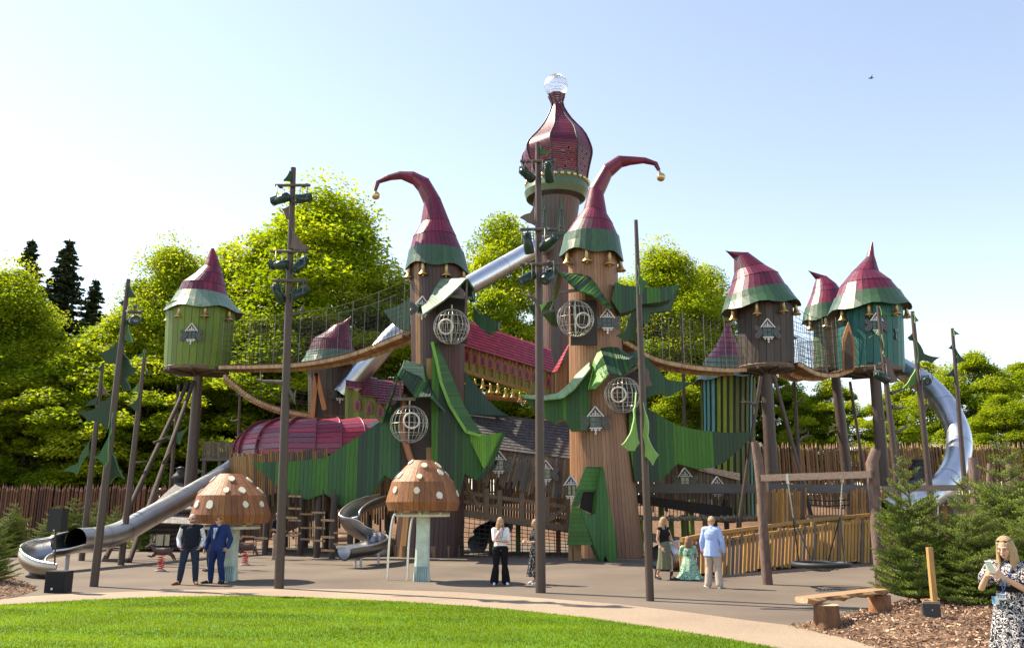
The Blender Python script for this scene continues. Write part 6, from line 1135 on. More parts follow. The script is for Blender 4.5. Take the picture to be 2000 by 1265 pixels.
class Person:
    def __init__(s, label, pos, yaw, H=1.75, vox=.009, group=None, fem=False, head_yaw=0, head_pitch=0, skin=(.52, .28, .19), rs=.93, **pose):
        s.k = H / 1.75; s.wx = pose.pop('wx', 1.06); s.t = thing('person', label, 'person', pos, group); s.t.rotation_euler = (0, 0, yaw); s.vox = vox; s.fem = fem; s.skin = skin; s.rs = rs
        s.j = {}
        for n, v in BASE.items():
            for sd, sg in (('a', 1), ('b', -1)): s.j[n + sd] = Vector((v[0] * sg, v[1], v[2]))
        if fem:
            for sd, sg in (('a', 1), ('b', -1)): s.j['sh' + sd].x = .165 * sg
        for n, v in pose.items():
            if n in s.j: s.j[n] = Vector(v)
        s.dz = pose.get('dz', 0); s.hc = Vector(pose.get('head', (0, -.02, 1.635))); s.neck = Vector(pose.get('neck', (0, .01, 1.45))); s.pel = Vector(pose.get('pel', (0, 0, .95))); s.hy, s.hp = head_yaw, head_pitch; s.lean = pose
        s.HM = Matrix.Rotation(head_yaw, 3, 'Z') @ Matrix.Rotation(head_pitch, 3, 'X')
    def h(s, x, y, z): return s.hc + s.HM @ Vector((x, y, z))
    def fin(s, mb, name, mat, vox=None, sm=4):
        o0 = s.k; 
        mb.v = [Vector((p.x * s.wx, p.y * s.wx, p.z)) * o0 for p in mb.v]; ob = mb.build(name, mat, s.t, local=True); soft(ob, vox or s.vox, sm); return ob
    def raw(s, mb, name, mat, parent=None):
        mb.v = [Vector((p.x * s.wx, p.y * s.wx, p.z)) * s.k for p in mb.v]; ob = mb.build(name, mat, parent or s.t, local=True); return ob
    def torso(s, mb, g=0, z0=None, z1=None, belly=0):
        """trunk made of stacked ellipsoids between pelvis and neck"""
        P0, P1 = s.pel, (s.j['sha'] + s.j['shb']) / 2; f = s.fem
        fr = [(0.0, .165 if f else .16, .115), (.3, .135 if f else .15, .105 + belly), (.45, .13 if f else .155, .10 + belly), (.62, .145 if f else .165, .115 + belly * .6), (.8, .15 if f else .175, .115), (.95, .13 if f else .155, .09)]
        d = s.j['sha'] - s.j['shb']; ya = math.atan2(d.y, d.x); M = Matrix.Rotation(ya, 3, 'Z'); rows = []
        for t, rx, ry in [(-.12, .13, .09)] + fr + [(1.02, .08, .06)]:
            c = P0.lerp(P1, t); M2 = Matrix.Rotation(ya * max(0, min(1, t)), 3, 'Z'); rows.append([c + M2 @ Vector(((rx + g) * math.cos(a), (ry + g) * math.sin(a), 0)) for a in (2 * math.pi * k / 26 for k in range(26))])
        mb.grid(rows, (1, 1, 1), True, True); mb.face(rows[0][::-1], (1, 1, 1)); mb.face(rows[-1], (1, 1, 1))
        cap(mb, s.j['sha'] * .96 + P1 * .04, .05 + g, s.j['shb'] * .96 + P1 * .04, .05 + g); cap(mb, P1 + Vector((0, .01, -.02)), .075 + g, P1 + Vector((0, .01, .04)), .055 + g * .5)
        if f:
            for sx in (-1, 1): ell(mb, P0.lerp(P1, .7) + M @ Vector((sx * .07, -.085 - g * .5, 0)), (.062 + g, .05 + g, .06 + g))
    def arm(s, mb, sd, g=0, to=1.0, taper=1, low=True):
        S, E, W = s.j['sh' + sd], s.j['el' + sd], s.j['wr' + sd]; q = .86 if s.fem else 1
        cap(mb, S, .052 * q + g, S.lerp(E, .5), .046 * q + g); cap(mb, S.lerp(E, .5), .046 * q + g, E if to >= .5 else S.lerp(E, to * 2), .038 * q + g)
        if to > .5: m = E.lerp(W, .35 * min(1, (to - .5) * 2)); e = E.lerp(W, (to - .5) * 2); cap(mb, E, .038 * q + g, m, .039 * q + g); cap(mb, m, .039 * q + g, e, (.026 + (.008 if g else 0)) * q + g)
    def leg(s, mb, sd, g=0, to=1.0, flare=0):
        S, E, W = s.j['hip' + sd], s.j['knee' + sd], s.j['ankle' + sd]; q = .95 if s.fem else 1
        cap(mb, S, .088 * q + g, S.lerp(E, .5), .074 * q + g); cap(mb, S.lerp(E, .5), .074 * q + g, E, .054 * q + g); m = E.lerp(W, .35); cap(mb, E, .054 * q + g, m, .055 * q + g + flare * .4); cap(mb, m, .055 * q + g + flare * .4, E.lerp(W, to), .036 * q + g * 1.2 + flare)
    def hand(s, mb, sd, curl=.5, target=None, fl=1.0):
        W = s.j['wr' + sd]; Hd = s.j['hd' + sd]; d = (Hd - W).normalized(); fa = (W - s.j['el' + sd]).normalized()
        inn = Vector((-1 if sd == 'a' else 1, 0, 0)); inn = target if target is not None else inn; n = (inn - d * inn.dot(d)).normalized(); sdv = d.cross(n)          # n: palm normal, sdv: across the knuckles
        if sdv.y > 0: sdv = -sdv
        c = W + d * .05
        for i in range(4): q = (i - 1.5) * .019; cap(mb, W + sdv * q * .6 + d * .01, .0155, W + d * .088 + sdv * q, .0125, 10)
        for i, ln in enumerate((.062, .075, .08, .07) if True else ()):
            q = (i - 1.5) * -.0205; p = W + d * .088 + sdv * q; dd = d; a = curl * .9
            for L_, r_ in ((ln * .48, .0093), (ln * .3, .0085), (ln * .24, .0078)):
                dd = (dd * math.cos(a) + n * math.sin(a)).normalized(); n_ = (n * math.cos(a) - d * math.sin(a)); e = p + dd * L_ * fl; cap(mb, p, r_ + .0004, e, r_ - .0006, 8); p = e; a = curl * .75
                dn = (n - dd * n.dot(dd)); 
        p = W + d * .028 + sdv * .03; t1 = (d * .6 + sdv * .75 + n * .3).normalized(); e = p + t1 * .042; cap(mb, p, .013, e, .011, 8); t2 = (d * .85 + sdv * .15 + n * (.25 + curl * .4)).normalized(); cap(mb, e, .011, e + t2 * .036, .009, 8)
    def body(s, curl=.5, feet=True, ta=None, tb=None, skirt=False):
        mb = MB(); s.torso(mb, -.006)
        for sd in 'ab': s.arm(mb, sd, 0); s.leg(mb, sd, -.004); s.hand(mb, sd, curl, ta if sd == 'a' else tb); cap(mb, s.j['ankle' + sd], .036, s.j['toe' + sd], .028); cap(mb, s.j['ankle' + sd] + Vector((0, .02, -.045)), .03, s.j['toe' + sd], .028)
        for sd in 'ab': cap(mb, s.j['hip' + sd], .09, s.pel, .1)
        cap(mb, s.neck + Vector((0, .005, -.04)), .058 if not s.fem else .047, s.h(0, .015, -.07), .05 if not s.fem else .042)
        # head
        ell(mb, s.h(0, .008, .015), (.073, .092, .105), s.HM); ell(mb, s.h(0, -.03, -.045), (.056, .058, .062), s.HM); ell(mb, s.h(0, -.06, -.088), (.026, .022, .02), s.HM)
        ell(mb, s.h(0, -.072, .018), (.052, .018, .014), s.HM)
        for sx in (-1, 1): ell(mb, s.h(sx * .036, -.062, -.025), (.024, .02, .024), s.HM); ell(mb, s.h(sx * .077, .012, -.01), (.01, .02, .032), s.HM)
        cap(mb, s.h(0, -.086, .008), .0085, s.h(0, -.106, -.03), .0125, 10); cap(mb, s.h(-.011, -.097, -.033), .0085, s.h(.011, -.097, -.033), .0085, 8); ell(mb, s.h(0, -.084, -.062), (.024, .012, .012), s.HM)
        b = s.fin(mb, 'body', solid('skin', s.skin), s.vox * .75, 3); s.b = b
        # eyes, brows and mouth
        mb = MB()
        for sx in (-1, 1): mb.ball(s.h(sx * .031, -.083, .001), .0085, (.4, .33, .3), 10, 6, (1.2, .6, .6), s.HM); mb.ball(s.h(sx * .031, -.0905, .0), .0062, (.04, .03, .025), 8, 5, (1, .5, 1), s.HM)
        s.raw(mb, 'eyes', 'paint'); mb = MB()
        for sx in (-1, 1): mb.tube([s.h(sx * .014, -.094, .02), s.h(sx * .032, -.095, .027), s.h(sx * .05, -.083, .02)], [.003, .004, .002], (.16, .09, .05), 5)
        s.raw(mb, 'eyebrows', 'hair'); mb = MB(); mb.tube([s.h(-.024, -.091, -.061), s.h(-.008, -.0985, -.0585), s.h(.008, -.0985, -.0585), s.h(.024, -.091, -.061)], [.003, .0055, .0055, .003], (.42, .13, .11), 6); mb.tube([s.h(-.018, -.093, -.067), s.h(0, -.098, -.068), s.h(.018, -.093, -.067)], [.003, .006, .003], (.45, .16, .13), 6); s.raw(mb, 'lips', 'skin')
        return b
    def shoes(s, col, boot=0):
        mb = MB()
        for sd in 'ab':
            A, T = s.j['ankle' + sd], s.j['toe' + sd]; Hh = Vector((A.x, A.y + .035, .042 + s.dz * 0)); Hh = A + Vector((0, .03, -.045)); cap(mb, Hh, .037, T, .031); cap(mb, A + Vector((0, 0, boot)), .043, Hh, .04); cap(mb, A + (T - A) * .4 + Vector((0, 0, 0)), .035, T, .03)
            mb.box8([Vector((q[0], q[1], q[2])) for q in []] or [Hh + Vector((x, y, z)) for x, y, z in ((-.03, -.02, -.042), (.03, -.02, -.042), (.03, .03, -.042), (-.03, .03, -.042), (-.03, -.02, 0), (.03, -.02, 0), (.03, .03, 0), (-.03, .03, 0))], (1, 1, 1))
        return s.fin(mb, 'shoes', solid('rubber', col), s.vox * .9)
    def trousers(s, col, g=.014, flare=0, mat='cloth', to=.96):
        mb = MB()
        for sd in 'ab': s.leg(mb, sd, g, to, flare); cap(mb, s.j['hip' + sd], .095 + g, s.pel + Vector((0, 0, .03)), .105 + g)
        ell(mb, s.pel + Vector((0, 0, .02)), (.165 + g * .6, .118 + g, .11)); return s.fin(mb, 'trousers', solid(mat, col) if not isinstance(col, str) else col)
    def top(s, name, col, g=.016, sleeve=1.0, hem=None, belly=0, mat='cloth', sg=None):
        mb = MB(); s.torso(mb, g, belly=belly)
        if sleeve:
            for sd in 'ab': s.arm(mb, sd, g if sg is None else sg, sleeve)
        if hem:
            ell(mb, s.pel + Vector((0, 0, hem * .5)), (.172 + g, .13 + g + belly * .6, abs(hem) + .1))
        return s.fin(mb, name, solid(mat, col) if not isinstance(col, str) else col)
    def longhair(s, col, L=.32, back=.5, vol=1.0, part=0):
        mb = MB(); ell(mb, s.h(0, .022, .03), (.086 * vol, .098, .107), s.HM)
        rr = random.Random(int(L * 1000))
        for i in range(46):
            a = R(-52) + R(284) * i / 45; x, y = math.cos(a) * .08 * vol, math.sin(a) * .088 + .02
            if y < -.045: x = math.copysign(max(abs(x), .058), x)
            p = s.h(x * .8, y, .06); m = s.h(x * 1.08, y * 1.05 + .005, -.05); l = L * rr.uniform(.85, 1.1); e = s.hc + Vector(((s.HM @ Vector((x * 1.25, y * 1.0 + .01, 0))).x, (s.HM @ Vector((x * 1.25, y + .01, 0))).y, -.06 - l)) + Vector((rr.uniform(-.015, .015), rr.uniform(-.01, .01), 0)); m2 = m.lerp(e, .5) + Vector((rr.uniform(-.012, .012), rr.uniform(-.008, .008), 0)) * 1.2
            cap(mb, p, .016, m, .016, 8); cap(mb, m, .016, m2, .015, 8); cap(mb, m2, .015, e, .006, 8)
        o = s.fin(mb, 'hair', solid('hair', col), s.vox * .8, 2); return o
    def shorthair(s, col, thick=.008):
        mb = MB(); 
        for i in range(60):
            t = i * 2.39996; z = 1 - i / 60 * 1.15; r = math.sqrt(max(0, 1 - z * z)); x, y = r * math.cos(t), r * math.sin(t)
            if y < -.45 and z < .55: continue
            ell(mb, s.h(x * .071, y * .09 + .012, z * .1 + .02), (.02, .02, .016 + thick))
        return s.fin(mb, 'hair', solid('hair', col), s.vox * .8, 3)
    def glasses(s, up=0):
        mb = MB(); dk = (.02, .02, .025); f = lambda x, y, z: s.h(x, y + (.05 if up else 0), z + up)
        for sx in (-1, 1):
            mb.ball(f(sx * .031, -.102, .0), .021, dk, 12, 7, (1.1, .25, .85), s.HM); mb.tube([f(sx * .055, -.098, .006), f(sx * .079, -.05, .008), f(sx * .081, .015, .004)], .0035, dk, 5)
        mb.tube([f(-.012, -.105, .006), f(.012, -.105, .006)], .004, dk, 5); return s.raw(mb, 'sunglasses', 'glassdark')
def at_feet(px, py): return G(px, py)
# man in vest
p = Person('bald bearded man in a dark vest, white shirt and jeans, hands in his pockets', G(366, 1141), R(14), 1.80, .0095, wx=1.13, head_yaw=R(20), skin=(.62, .36, .27), ela=(.275, .1, 1.15), wra=(.235, -.03, .95), hda=(.19, -.07, .87), elb=(-.275, .1, 1.15), wrb=(-.23, -.03, .95), hdb=(-.19, -.07, .87), anklea=(.16, .03, .085), toea=(.22, -.13, .035), kneea=(.14, -.02, .5), ankleb=(-.18, .0, .085), toeb=(-.3, -.15, .035), kneeb=(-.14, -.03, .5))
p.body(.6); p.shoes((.28, .09, .03)); p.trousers((.022, .035, .06), .02); p.top('shirt', (.72, .74, .78), .014, .97, .0, .03); p.glasses()
mb = MB(); p.torso(mb, .026, belly=.04); ell(mb, p.pel + Vector((0, 0, .03)), (.185, .165, .09)); p.fin(mb, 'vest', solid('cloth', (.012, .016, .025)))
mb = MB(); mb.v = []; 
for i in range(5): cap(mb, p.h(-.05 + .025 * i, -.075 + abs(i - 2) * .008, -.085), .02, p.h(-.055 + .0275 * i, -.05 + abs(i - 2) * .012, -.05), .01)
p.fin(mb, 'beard', solid('hair', (.16, .11, .08)))
# man in suit
p = Person('man in a blue suit, pale tie and sunglasses, right of the man in the vest', G(421, 1139), R(-14), 1.76, .0095, wx=1.13, head_yaw=R(-28), skin=(.58, .33, .24), ela=(.27, .08, 1.14), wra=(.25, -.0, .92), hda=(.2, -.04, .84), elb=(-.29, .05, 1.12), wrb=(-.3, -.06, .88), hdb=(-.3, -.11, .8), anklea=(.15, .03, .085), toea=(.17, -.14, .035), ankleb=(-.14, .0, .085), toeb=(-.28, -.13, .035), kneeb=(-.13, -.03, .5))
p.body(.6); p.shoes((.015, .012, .012)); p.trousers((.014, .03, .11), .022); p.shorthair((.03, .02, .015)); p.glasses()
mb = MB(); p.torso(mb, .012, belly=.03); cap(mb, p.neck + Vector((0, 0, -.02)), .066, p.neck + Vector((0, -.005, .02)), .06); p.fin(mb, 'shirt', solid('cloth', (.7, .7, .75)))
mb = MB()
M_ = Vector((0, 0, 0)); n = 26; P0, P1 = p.pel, (p.j['sha'] + p.j['shb']) / 2
p.torso(mb, .03, belly=.035); p.arm(mb, 'a', .02, .95); p.arm(mb, 'b', .02, .95); ell(mb, p.pel + Vector((0, 0, -.02)), (.2, .165, .15)); p.fin(mb, 'jacket', solid('cloth', (.018, .04, .15)))
mb = MB(); mb.prism([(-.055, -.16, 1.44), (.055, -.16, 1.44), (.01, -.205, 1.15), (-.01, -.205, 1.15)], (0, .03, 0), (.72, .72, .76)); p.raw(mb, 'shirt_front', 'cloth')
mb = MB(); mb.prism([(-.018, -.175, 1.43), (.018, -.175, 1.43), (.028, -.21, 1.2), (0, -.215, 1.15), (-.028, -.21, 1.2)], (0, .015, 0), (.42, .42, .5)); p.raw(mb, 'tie', 'cloth')
mb = MB()
for sx in (-1, 1): mb.prism([(sx * .06, -.15, 1.46), (sx * .1, -.165, 1.38), (sx * .075, -.19, 1.3), (sx * .012, -.215, 1.15), (sx * .03, -.19, 1.3)], (0, .02, 0), (.016, .036, .135))
p.raw(mb, 'lapel', 'cloth')
# person behind
p = Person('person in dark clothes mostly hidden behind the two men', G(408, 1115), R(-60), 1.72, .011, skin=(.45, .25, .17)); p.body(); p.shoes((.02, .02, .02)); p.trousers((.02, .03, .06)); p.top('jacket', (.015, .03, .06), .02); p.shorthair((.02, .015, .012))
# man under deck
p = Person('man in a black T-shirt and light trousers behind the tall left mast', G(538, 1092), R(70), 1.76, .011, skin=(.48, .27, .18), wra=(.2, -.22, 1.05), hda=(.15, -.3, 1.05), wrb=(-.2, -.22, 1.05), hdb=(-.12, -.3, 1.05)); p.body(); p.shoes((.25, .2, .16)); p.trousers((.34, .26, .19)); p.top('t_shirt', (.012, .012, .014), .018, .42); p.shorthair((.05, .035, .025))
# woman in white top
p = Person('blonde woman in a white T-shirt and wide black trousers, hand to her chin', G(977, 1142), R(8), 1.71, .0085, fem=True, head_yaw=R(12), head_pitch=R(6), skin=(.56, .32, .23), ela=(.2, -.06, 1.13), wra=(-.03, -.2, 1.14), hda=(-.12, -.19, 1.16), elb=(-.17, -.14, 1.14), wrb=(-.05, -.16, 1.38), hdb=(.0, -.14, 1.47), anklea=(.15, .02, .085), toea=(.18, -.13, .035), ankleb=(-.15, .02, .085), toeb=(-.17, -.13, .035), kneea=(.11, -.02, .5), kneeb=(-.11, -.02, .5))
p.body(.8); p.shoes((.75, .75, .74)); p.trousers((.008, .008, .009), .022, .05, to=.93); p.top('t_shirt', (.8, .8, .82), .014, .44, sg=.022); p.longhair((.34, .21, .1), .22)
mb = MB(); mb.tube([(-.06, -.1, 1.45), (-.03, -.17, 1.3), (.0, -.16, 1.16), (.03, -.17, 1.3), (.06, -.1, 1.45)], .007, (.02, .05, .25), 5); p.raw(mb, 'lanyard', 'cloth')
# woman behind central mast
FL = pattern_mat('floral_dark', (.015, .015, .02), (.35, .34, .33), 28, .62, 1, False)
p = Person('woman in a dark T-shirt and spotted long skirt half hidden behind the central mast', G(1047, 1141), R(-70), 1.66, .0095, fem=True, head_pitch=R(14), skin=(.5, .29, .2), ela=(.18, -.1, 1.15), wra=(.1, -.28, 1.13), hda=(.06, -.36, 1.16), elb=(-.18, -.1, 1.15), wrb=(-.1, -.28, 1.13), hdb=(-.06, -.36, 1.16)); p.body(.8); p.shoes((.7, .68, .66)); p.top('t_shirt', (.03, .035, .045), .014, .42)
mb = MB(); rloft(mb, [(0, 0, 1.06, .14, .11), (0, 0, .95, .175, .145), (0, 0, .6, .2, .19), (0, 0, .22, .25, .25)], fold=.07); p.fin(mb, 'skirt', FL); p.longhair((.4, .25, .13), .12)
# three people at the ramp
g3 = G(1300, 1132)
p = Person('woman in a black sleeveless top and olive skirt walking beside the slide mouth', g3, R(35), 1.70, .0088, fem=True, head_yaw=R(20), head_pitch=R(16), skin=(.55, .32, .23), ela=(.24, -.04, 1.13), wra=(.24, -.22, .93), hda=(.24, -.3, .87), elb=(-.2, .06, 1.12), wrb=(-.16, -.05, .9), hdb=(-.15, -.1, .82), anklea=(.08, -.16, .085), toea=(.1, -.34, .035), kneea=(.09, -.14, .5), ankleb=(-.08, .24, .12), toeb=(-.09, .1, .035), kneeb=(-.09, .03, .5), pel=(0, 0, .95))
p.body(.5); p.shoes((.012, .01, .01), .14); p.top('vest_top', (.012, .012, .014), .01, 0)
mb = MB(); rloft(mb, [(0, 0, 1.12, .135, .105), (0, 0, .95, .175, .14), (0, .0, .6, .185, .18), (0, .03, .3, .2, .22)], fold=.06); p.fin(mb, 'skirt', solid('cloth', (.15, .16, .10))); p.longhair((.34, .21, .1), .25)
GD = pattern_mat('green_dress_print', (.012, .2, .09), (.62, .72, .6), 10, .3, 2.5)
c = G(1347, 1131); p = Person('long-haired woman in a green patterned dress kneeling with her back to us by the ribbon', c, R(172), 1.68, .0088, fem=True, head_pitch=R(8), skin=(.55, .32, .23),
  hipa=(.1, .02, .42), kneea=(.13, -.3, .3), anklea=(.12, -.05, .09), toea=(.12, .1, .04), hipb=(-.1, .02, .42), kneeb=(-.13, -.28, .12), ankleb=(-.12, .1, .08), toeb=(-.12, .24, .04), pel=(0, .02, .46), sha=(.165, -.03, .9), shb=(-.165, -.03, .9), neck=(0, -.03, .92), head=(0, -.06, 1.1), ela=(.22, -.12, .66), wra=(.2, -.34, .72), hda=(.18, -.42, .74), elb=(-.22, -.12, .66), wrb=(-.2, -.34, .78), hdb=(-.18, -.42, .82))
p.body(.6); p.top('dress_top', GD, .016, .8, sg=.02); mb = MB(); rloft(mb, [(0, 0, .64, .14, .11), (0, .02, .45, .21, .2), (0, .0, .22, .26, .3), (0, .04, .02, .36, .4)], fold=.1); p.fin(mb, 'dress_skirt', GD); p.longhair((.24, .12, .06), .28)
c = G(1395, 1148); p = Person('blonde person in a light blue shirt and beige trousers, back turned, by the ramp', c, R(150), 1.74, .0088, fem=True, head_yaw=R(38), skin=(.56, .33, .24), ela=(.24, .05, 1.14), wra=(.24, -.03, .9), hda=(.23, -.06, .82), elb=(-.26, .03, 1.14), wrb=(-.25, -.06, .9), hdb=(-.24, -.1, .82), anklea=(.14, .0, .085), toea=(.26, -.13, .035), ankleb=(-.14, .02, .085), toeb=(-.2, -.13, .035))
p.body(.4); p.shoes((.78, .78, .76)); p.trousers((.48, .4, .33), .03, .02); mb = MB(); p.torso(mb, .035); p.arm(mb, 'a', .026, .97); p.arm(mb, 'b', .026, .97); rloft(mb, [(0, .0, 1.2, .17, .14), (0, .0, .95, .2, .17), (0, .01, .78, .21, .18)], fold=.05); p.fin(mb, 'shirt', solid('cloth', (.38, .5, .82))); p.shorthair((.38, .26, .14)); 
# near woman with phone
DR = pattern_mat('swirl_dress_print', (.012, .012, .015), (.62, .58, .6), 15, .55, 2.2)
Yn = 9.6; c = P(1982, 1200, Yn); c.z = .03
p = Person('blonde woman in a black and white swirl print dress photographing with her phone', c, R(-42), 1.64, .0062, fem=True, head_yaw=R(-8), head_pitch=R(14), skin=(.6, .36, .27), head=(-.01, -.04, 1.63),
  sha=(.17, .0, 1.42), ela=(.17, -.13, 1.17), wra=(.0, -.33, 1.32), hda=(-.045, -.38, 1.385), shb=(-.165, .0, 1.42), elb=(-.26, -.16, 1.17), wrb=(-.15, -.33, 1.33), hdb=(-.11, -.37, 1.40))
p.body(.75, ta=Vector((-.5, .75, 0)), tb=Vector((.6, .7, .1))); p.shoes((.5, .4, .3))
mb = MB(); p.torso(mb, .016)
for sd in 'ab': S, E = p.j['sh' + sd], p.j['el' + sd]; cap(mb, S, .075, S.lerp(E, .55), .088); cap(mb, S.lerp(E, .55), .088, S.lerp(E, .74), .06)
p.fin(mb, 'dress_top', DR, .008); mb = MB(); rloft(mb, [(0, 0, 1.17, .145, .12), (0, 0, 1.08, .165, .14), (0, 0, .95, .2, .17), (0, 0, .6, .26, .24), (0, .0, .12, .36, .36)], 60, fold=.07, nf=13); p.fin(mb, 'dress_skirt', DR, .01)
mb = MB(); rloft(mb, [(0, 0, 1.13, .15, .128), (0, 0, 1.17, .152, .13), (0, 0, 1.21, .15, .13)], 40); p.fin(mb, 'waist_tie', solid('cloth', (.012, .012, .014)), .008)
p.longhair((.42, .27, .13), .3, vol=1.04); p.glasses(.085)
mb = MB(); ph = Vector((-.085, -.425, 1.43)); M_ = Matrix.Rotation(R(-25), 3, 'Z') @ Matrix.Rotation(R(-62), 3, 'X'); mb.box(ph, (.075, .15, .009), (.62, .68, .72), M=M_); p.raw(mb, 'phone_tmp', 'paint'); _ph = [o for o in p.t.children if o.name.startswith('phone_tmp')][0]; _ph.parent = None
_ph.name = 'smartphone'; _ph.matrix_world = Matrix.Translation(c) @ Matrix.Rotation(R(-42), 4, 'Z'); tag(_ph, 'pale slim smartphone held up in both hands by the woman in the swirl dress', 'phone')
mb = MB(); mb.tube([(-.075, -.06, 1.45), (-.06, -.15, 1.3), (-.05, -.165, 1.16), (-.06, -.16, 1.08)], .006, (.02, .06, .2), 5); mb.tube([(.06, -.08, 1.45), (.02, -.16, 1.3), (-.04, -.165, 1.16)], .006, (.02, .06, .2), 5); p.raw(mb, 'lanyard', 'cloth')
mb = MB(); mb.box((-.07, -.185, 1.09), (.095, .006, .065), (.75, .77, .82)); mb.box((-.07, -.190, 1.108), (.095, .003, .016), (.12, .2, .42))
for x in (-.095, -.07, -.045): mb.ball((x, -.190, 1.086), .009, (.1, .16, .3), 10, 4, (1, .2, 1))
mb.box((-.13, -.178, 1.045), (.07, .006, .085), (.6, .66, .72)); mb.box((-.15, -.183, 1.05), (.025, .003, .07), (.06, .3, .62)); p.raw(mb, 'name_badge', 'paint')
mb = MB(); W_, E_ = p.j['wra'], p.j['ela']; q = W_.lerp(E_, .12); d = (E_ - W_).normalized(); mb.tube([q - d * .008, q + d * .008], .03, (.35, .35, .36), 14); p.raw(mb, 'wristwatch', 'metalpaint')
# ---------------------------------------------------------------- young firs
def fir_mesh(h, rad, seed, needles=90000):
    rr = random.Random(seed); g = np.random.default_rng(seed); segs = []; wood = MB(); br = (.16, .11, .06)
    wood.tube([(0, 0, 0), (.02, 0, h * .5), (0, .01, h)], [.045, .028, .006], br, 7)
    z = .12; k = 0
    while z < h * .9:
        f = 1 - z / h; L = rad * min(1, (f * 1.2) ** .75) + .04
        nb = 9 if f > .42 else 6
        for i in range(nb):
            a = 2 * math.pi * i / nb + k * 1.3 + rr.uniform(-.35, .35); l = L * rr.uniform(.6, 1.25); up = .3 + .55 * (1 - f) + (.25 if z > h * .8 else 0); dv = Vector((math.cos(a), math.sin(a), up)).normalized(); b = Vector((0, 0, z + rr.uniform(-.05, .05)))
            droop = -.22 * f; pts = [b + dv * l * t + Vector((0, 0, droop * l * t * (1.6 - t))) for t in (0, .25, .5, .75, 1)]
            wood.tube(pts, [.014, .011, .008, .006, .003], br, 4, False); segs.append((pts[1] if f > .3 else pts[0], pts[-1], 1.0)); 
            m = max(2, int(l / .085)); side = dv.cross(Vector((0, 0, 1))).normalized()
            for j in range(1, m + 1):
                t = j / (m + .6); p = b + dv * l * t + Vector((0, 0, droop * l * t * (1.6 - t)))
                for s in (-1, 1):
                    ll = l * (.5 * (1 - t) + .12) * rr.uniform(.7, 1.1); dd = (dv * .75 + side * s * .8 + Vector((0, 0, rr.uniform(-.12, .12)))).normalized(); e = p + dd * ll; segs.append((p, e, 1.0)); wood.wire(p, e, .003, br)
                    if ll > .2:
                        for t2 in (.4, .65): q = p.lerp(e, t2); e2 = q + (dd * .7 + dv * .5 * 1 + side * -s * .35).normalized() * ll * .32; segs.append((q, e2, .9))
        z += (.125 + .04 * f) * (1 if f > .42 else 2.0) * h / 3.2 + .01; k += 1
    segs.append((Vector((0, 0, h * .88)), Vector((0, 0, h)), 1))
    A = np.array([tuple(s[0]) for s in segs]); B = np.array([tuple(s[1]) for s in segs]); Ln = np.linalg.norm(B - A, axis=1); cnt = np.maximum(4, (needles * Ln / Ln.sum())).astype(int); idx = np.repeat(np.arange(len(segs)), cnt); n = len(idx)
    t = g.random(n); p = A[idx] + (B[idx] - A[idx]) * t[:, None]; d = (B - A)[idx] / Ln[idx][:, None]; r = g.normal(size=(n, 3)); r[:, 2] = r[:, 2] * .8 + .25; r -= d * (r * d).sum(1)[:, None]; r /= np.linalg.norm(r, axis=1)[:, None]
    ln = (.02 + .016 * g.random(n))[:, None]; nd = d * .75 + r; nd /= np.linalg.norm(nd, axis=1)[:, None]; w_ = np.cross(nd, r + .01); w_ /= np.linalg.norm(w_, axis=1)[:, None]; w_ *= .0042
    V = np.stack([p - w_, p + w_, p + nd * ln + w_ * .5, p + nd * ln - w_ * .5], 1).reshape(-1, 3)
    tipn = (t > .72)[:, None]; base = np.array([(.095, .15, .022), (.12, .18, .026), (.065, .115, .018)])[g.integers(0, 3, n)] * (.8 + .4 * g.random((n, 1))); base = np.where(tipn, base * np.array([2.4, 2.1, 1.3]), base)  # needles near twig ends brightened, lit highlights painted into the colour
    return V, np.arange(4 * n).reshape(-1, 4), np.repeat(base, 4, 0), wood
FIRV = []
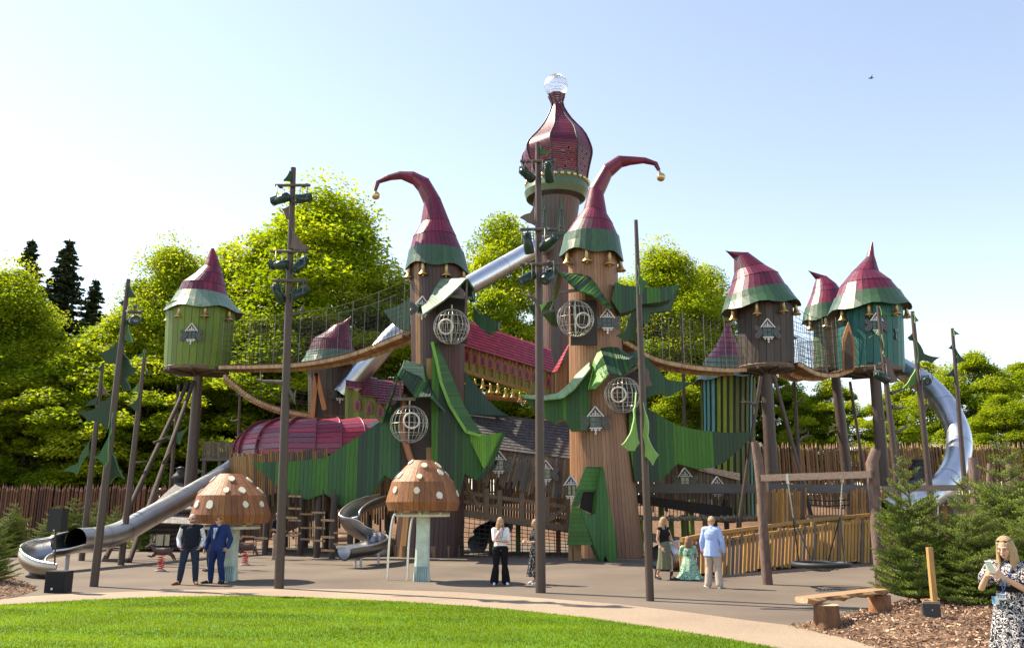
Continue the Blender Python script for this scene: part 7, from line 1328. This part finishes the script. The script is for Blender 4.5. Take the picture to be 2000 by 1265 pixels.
for h, rad, seed, nn in ((3.2, 1.12, 5, 170000), (3.0, 1.3, 6, 170000)):
    V, Fa, cc, wd = fir_mesh(h, rad, seed, nn); r_ = thing('fir_tree', 'x', 'fir tree'); npmesh('crown', V, Fa, cc, 'needle', r_); wd.build('trunk', 'bark', r_); FIRV.append([r_, False, h])
def place_fir(v, px, top, Y, label, rot, sx=1.0, group='young fir trees in the bark bed', zb=.1):
    r_ = FIRV[v]; t = r_[0] if not r_[1] else copy_tree(r_[0]); r_[1] = True; p = P(px, top, Y); s = (p.z - zb) / r_[2]; t.location = (p.x, Y, zb); t.scale = (s * sx, s * sx, s); t.rotation_euler = (0, 0, rot); tag(t, label, 'fir tree', group)
place_fir(0, 1765, 872, 17.6, 'young fir beside the end of the log bench, leader pointing up', .2, .8)
place_fir(1, 1878, 925, 17.0, 'wide young fir right behind the timber stake light', 1.4, .85)
place_fir(0, 1948, 842, 19.5, 'tall young fir behind the woman with the phone', 2.7, .95)
place_fir(1, 2005, 960, 16.8, 'young fir cut by the right edge of the photo', 4.1, .9)
place_fir(1, 1992, 905, 22, 'shaded fir further back at the right edge', 5.2, 1.25)
place_fir(0, 1820, 1010, 20, 'smaller fir filling the gap behind the stake light', 3.9, 1.0)
gl = 'young fir trees on the left'
place_fir(1, -22, 980, 22.5, 'fir at the far left edge in front of the bark bed', .6, .95, gl, 0)
place_fir(0, 30, 975, 36, 'small fir against the left palisade near the edge', 2.0, 1.2, gl, 0)
place_fir(0, 150, 965, 40, 'small fir with a tall leader against the palisade, left of the slide bend', 1.0, 1.15, gl, 0)
place_fir(1, 110, 985, 42, 'low fir against the palisade behind the loudspeaker', 4.0, 1.1, gl, 0)
place_fir(0, 190, 975, 41, 'small fir between the cluster mast and the slim mast', 3.0, 1.2, gl, 0)
place_fir(1, 228, 985, 43, 'pale green fir above the left tube slide', 5.0, 1.0, gl, 0)
place_fir(1, 285, 1000, 40, 'small fir in front of the log cabin corner', 2.6, 1.0, gl, 0)
place_fir(0, -40, 985, 38, 'small fir just outside the left edge by the palisade', 2.3, 1.2, gl, 0)
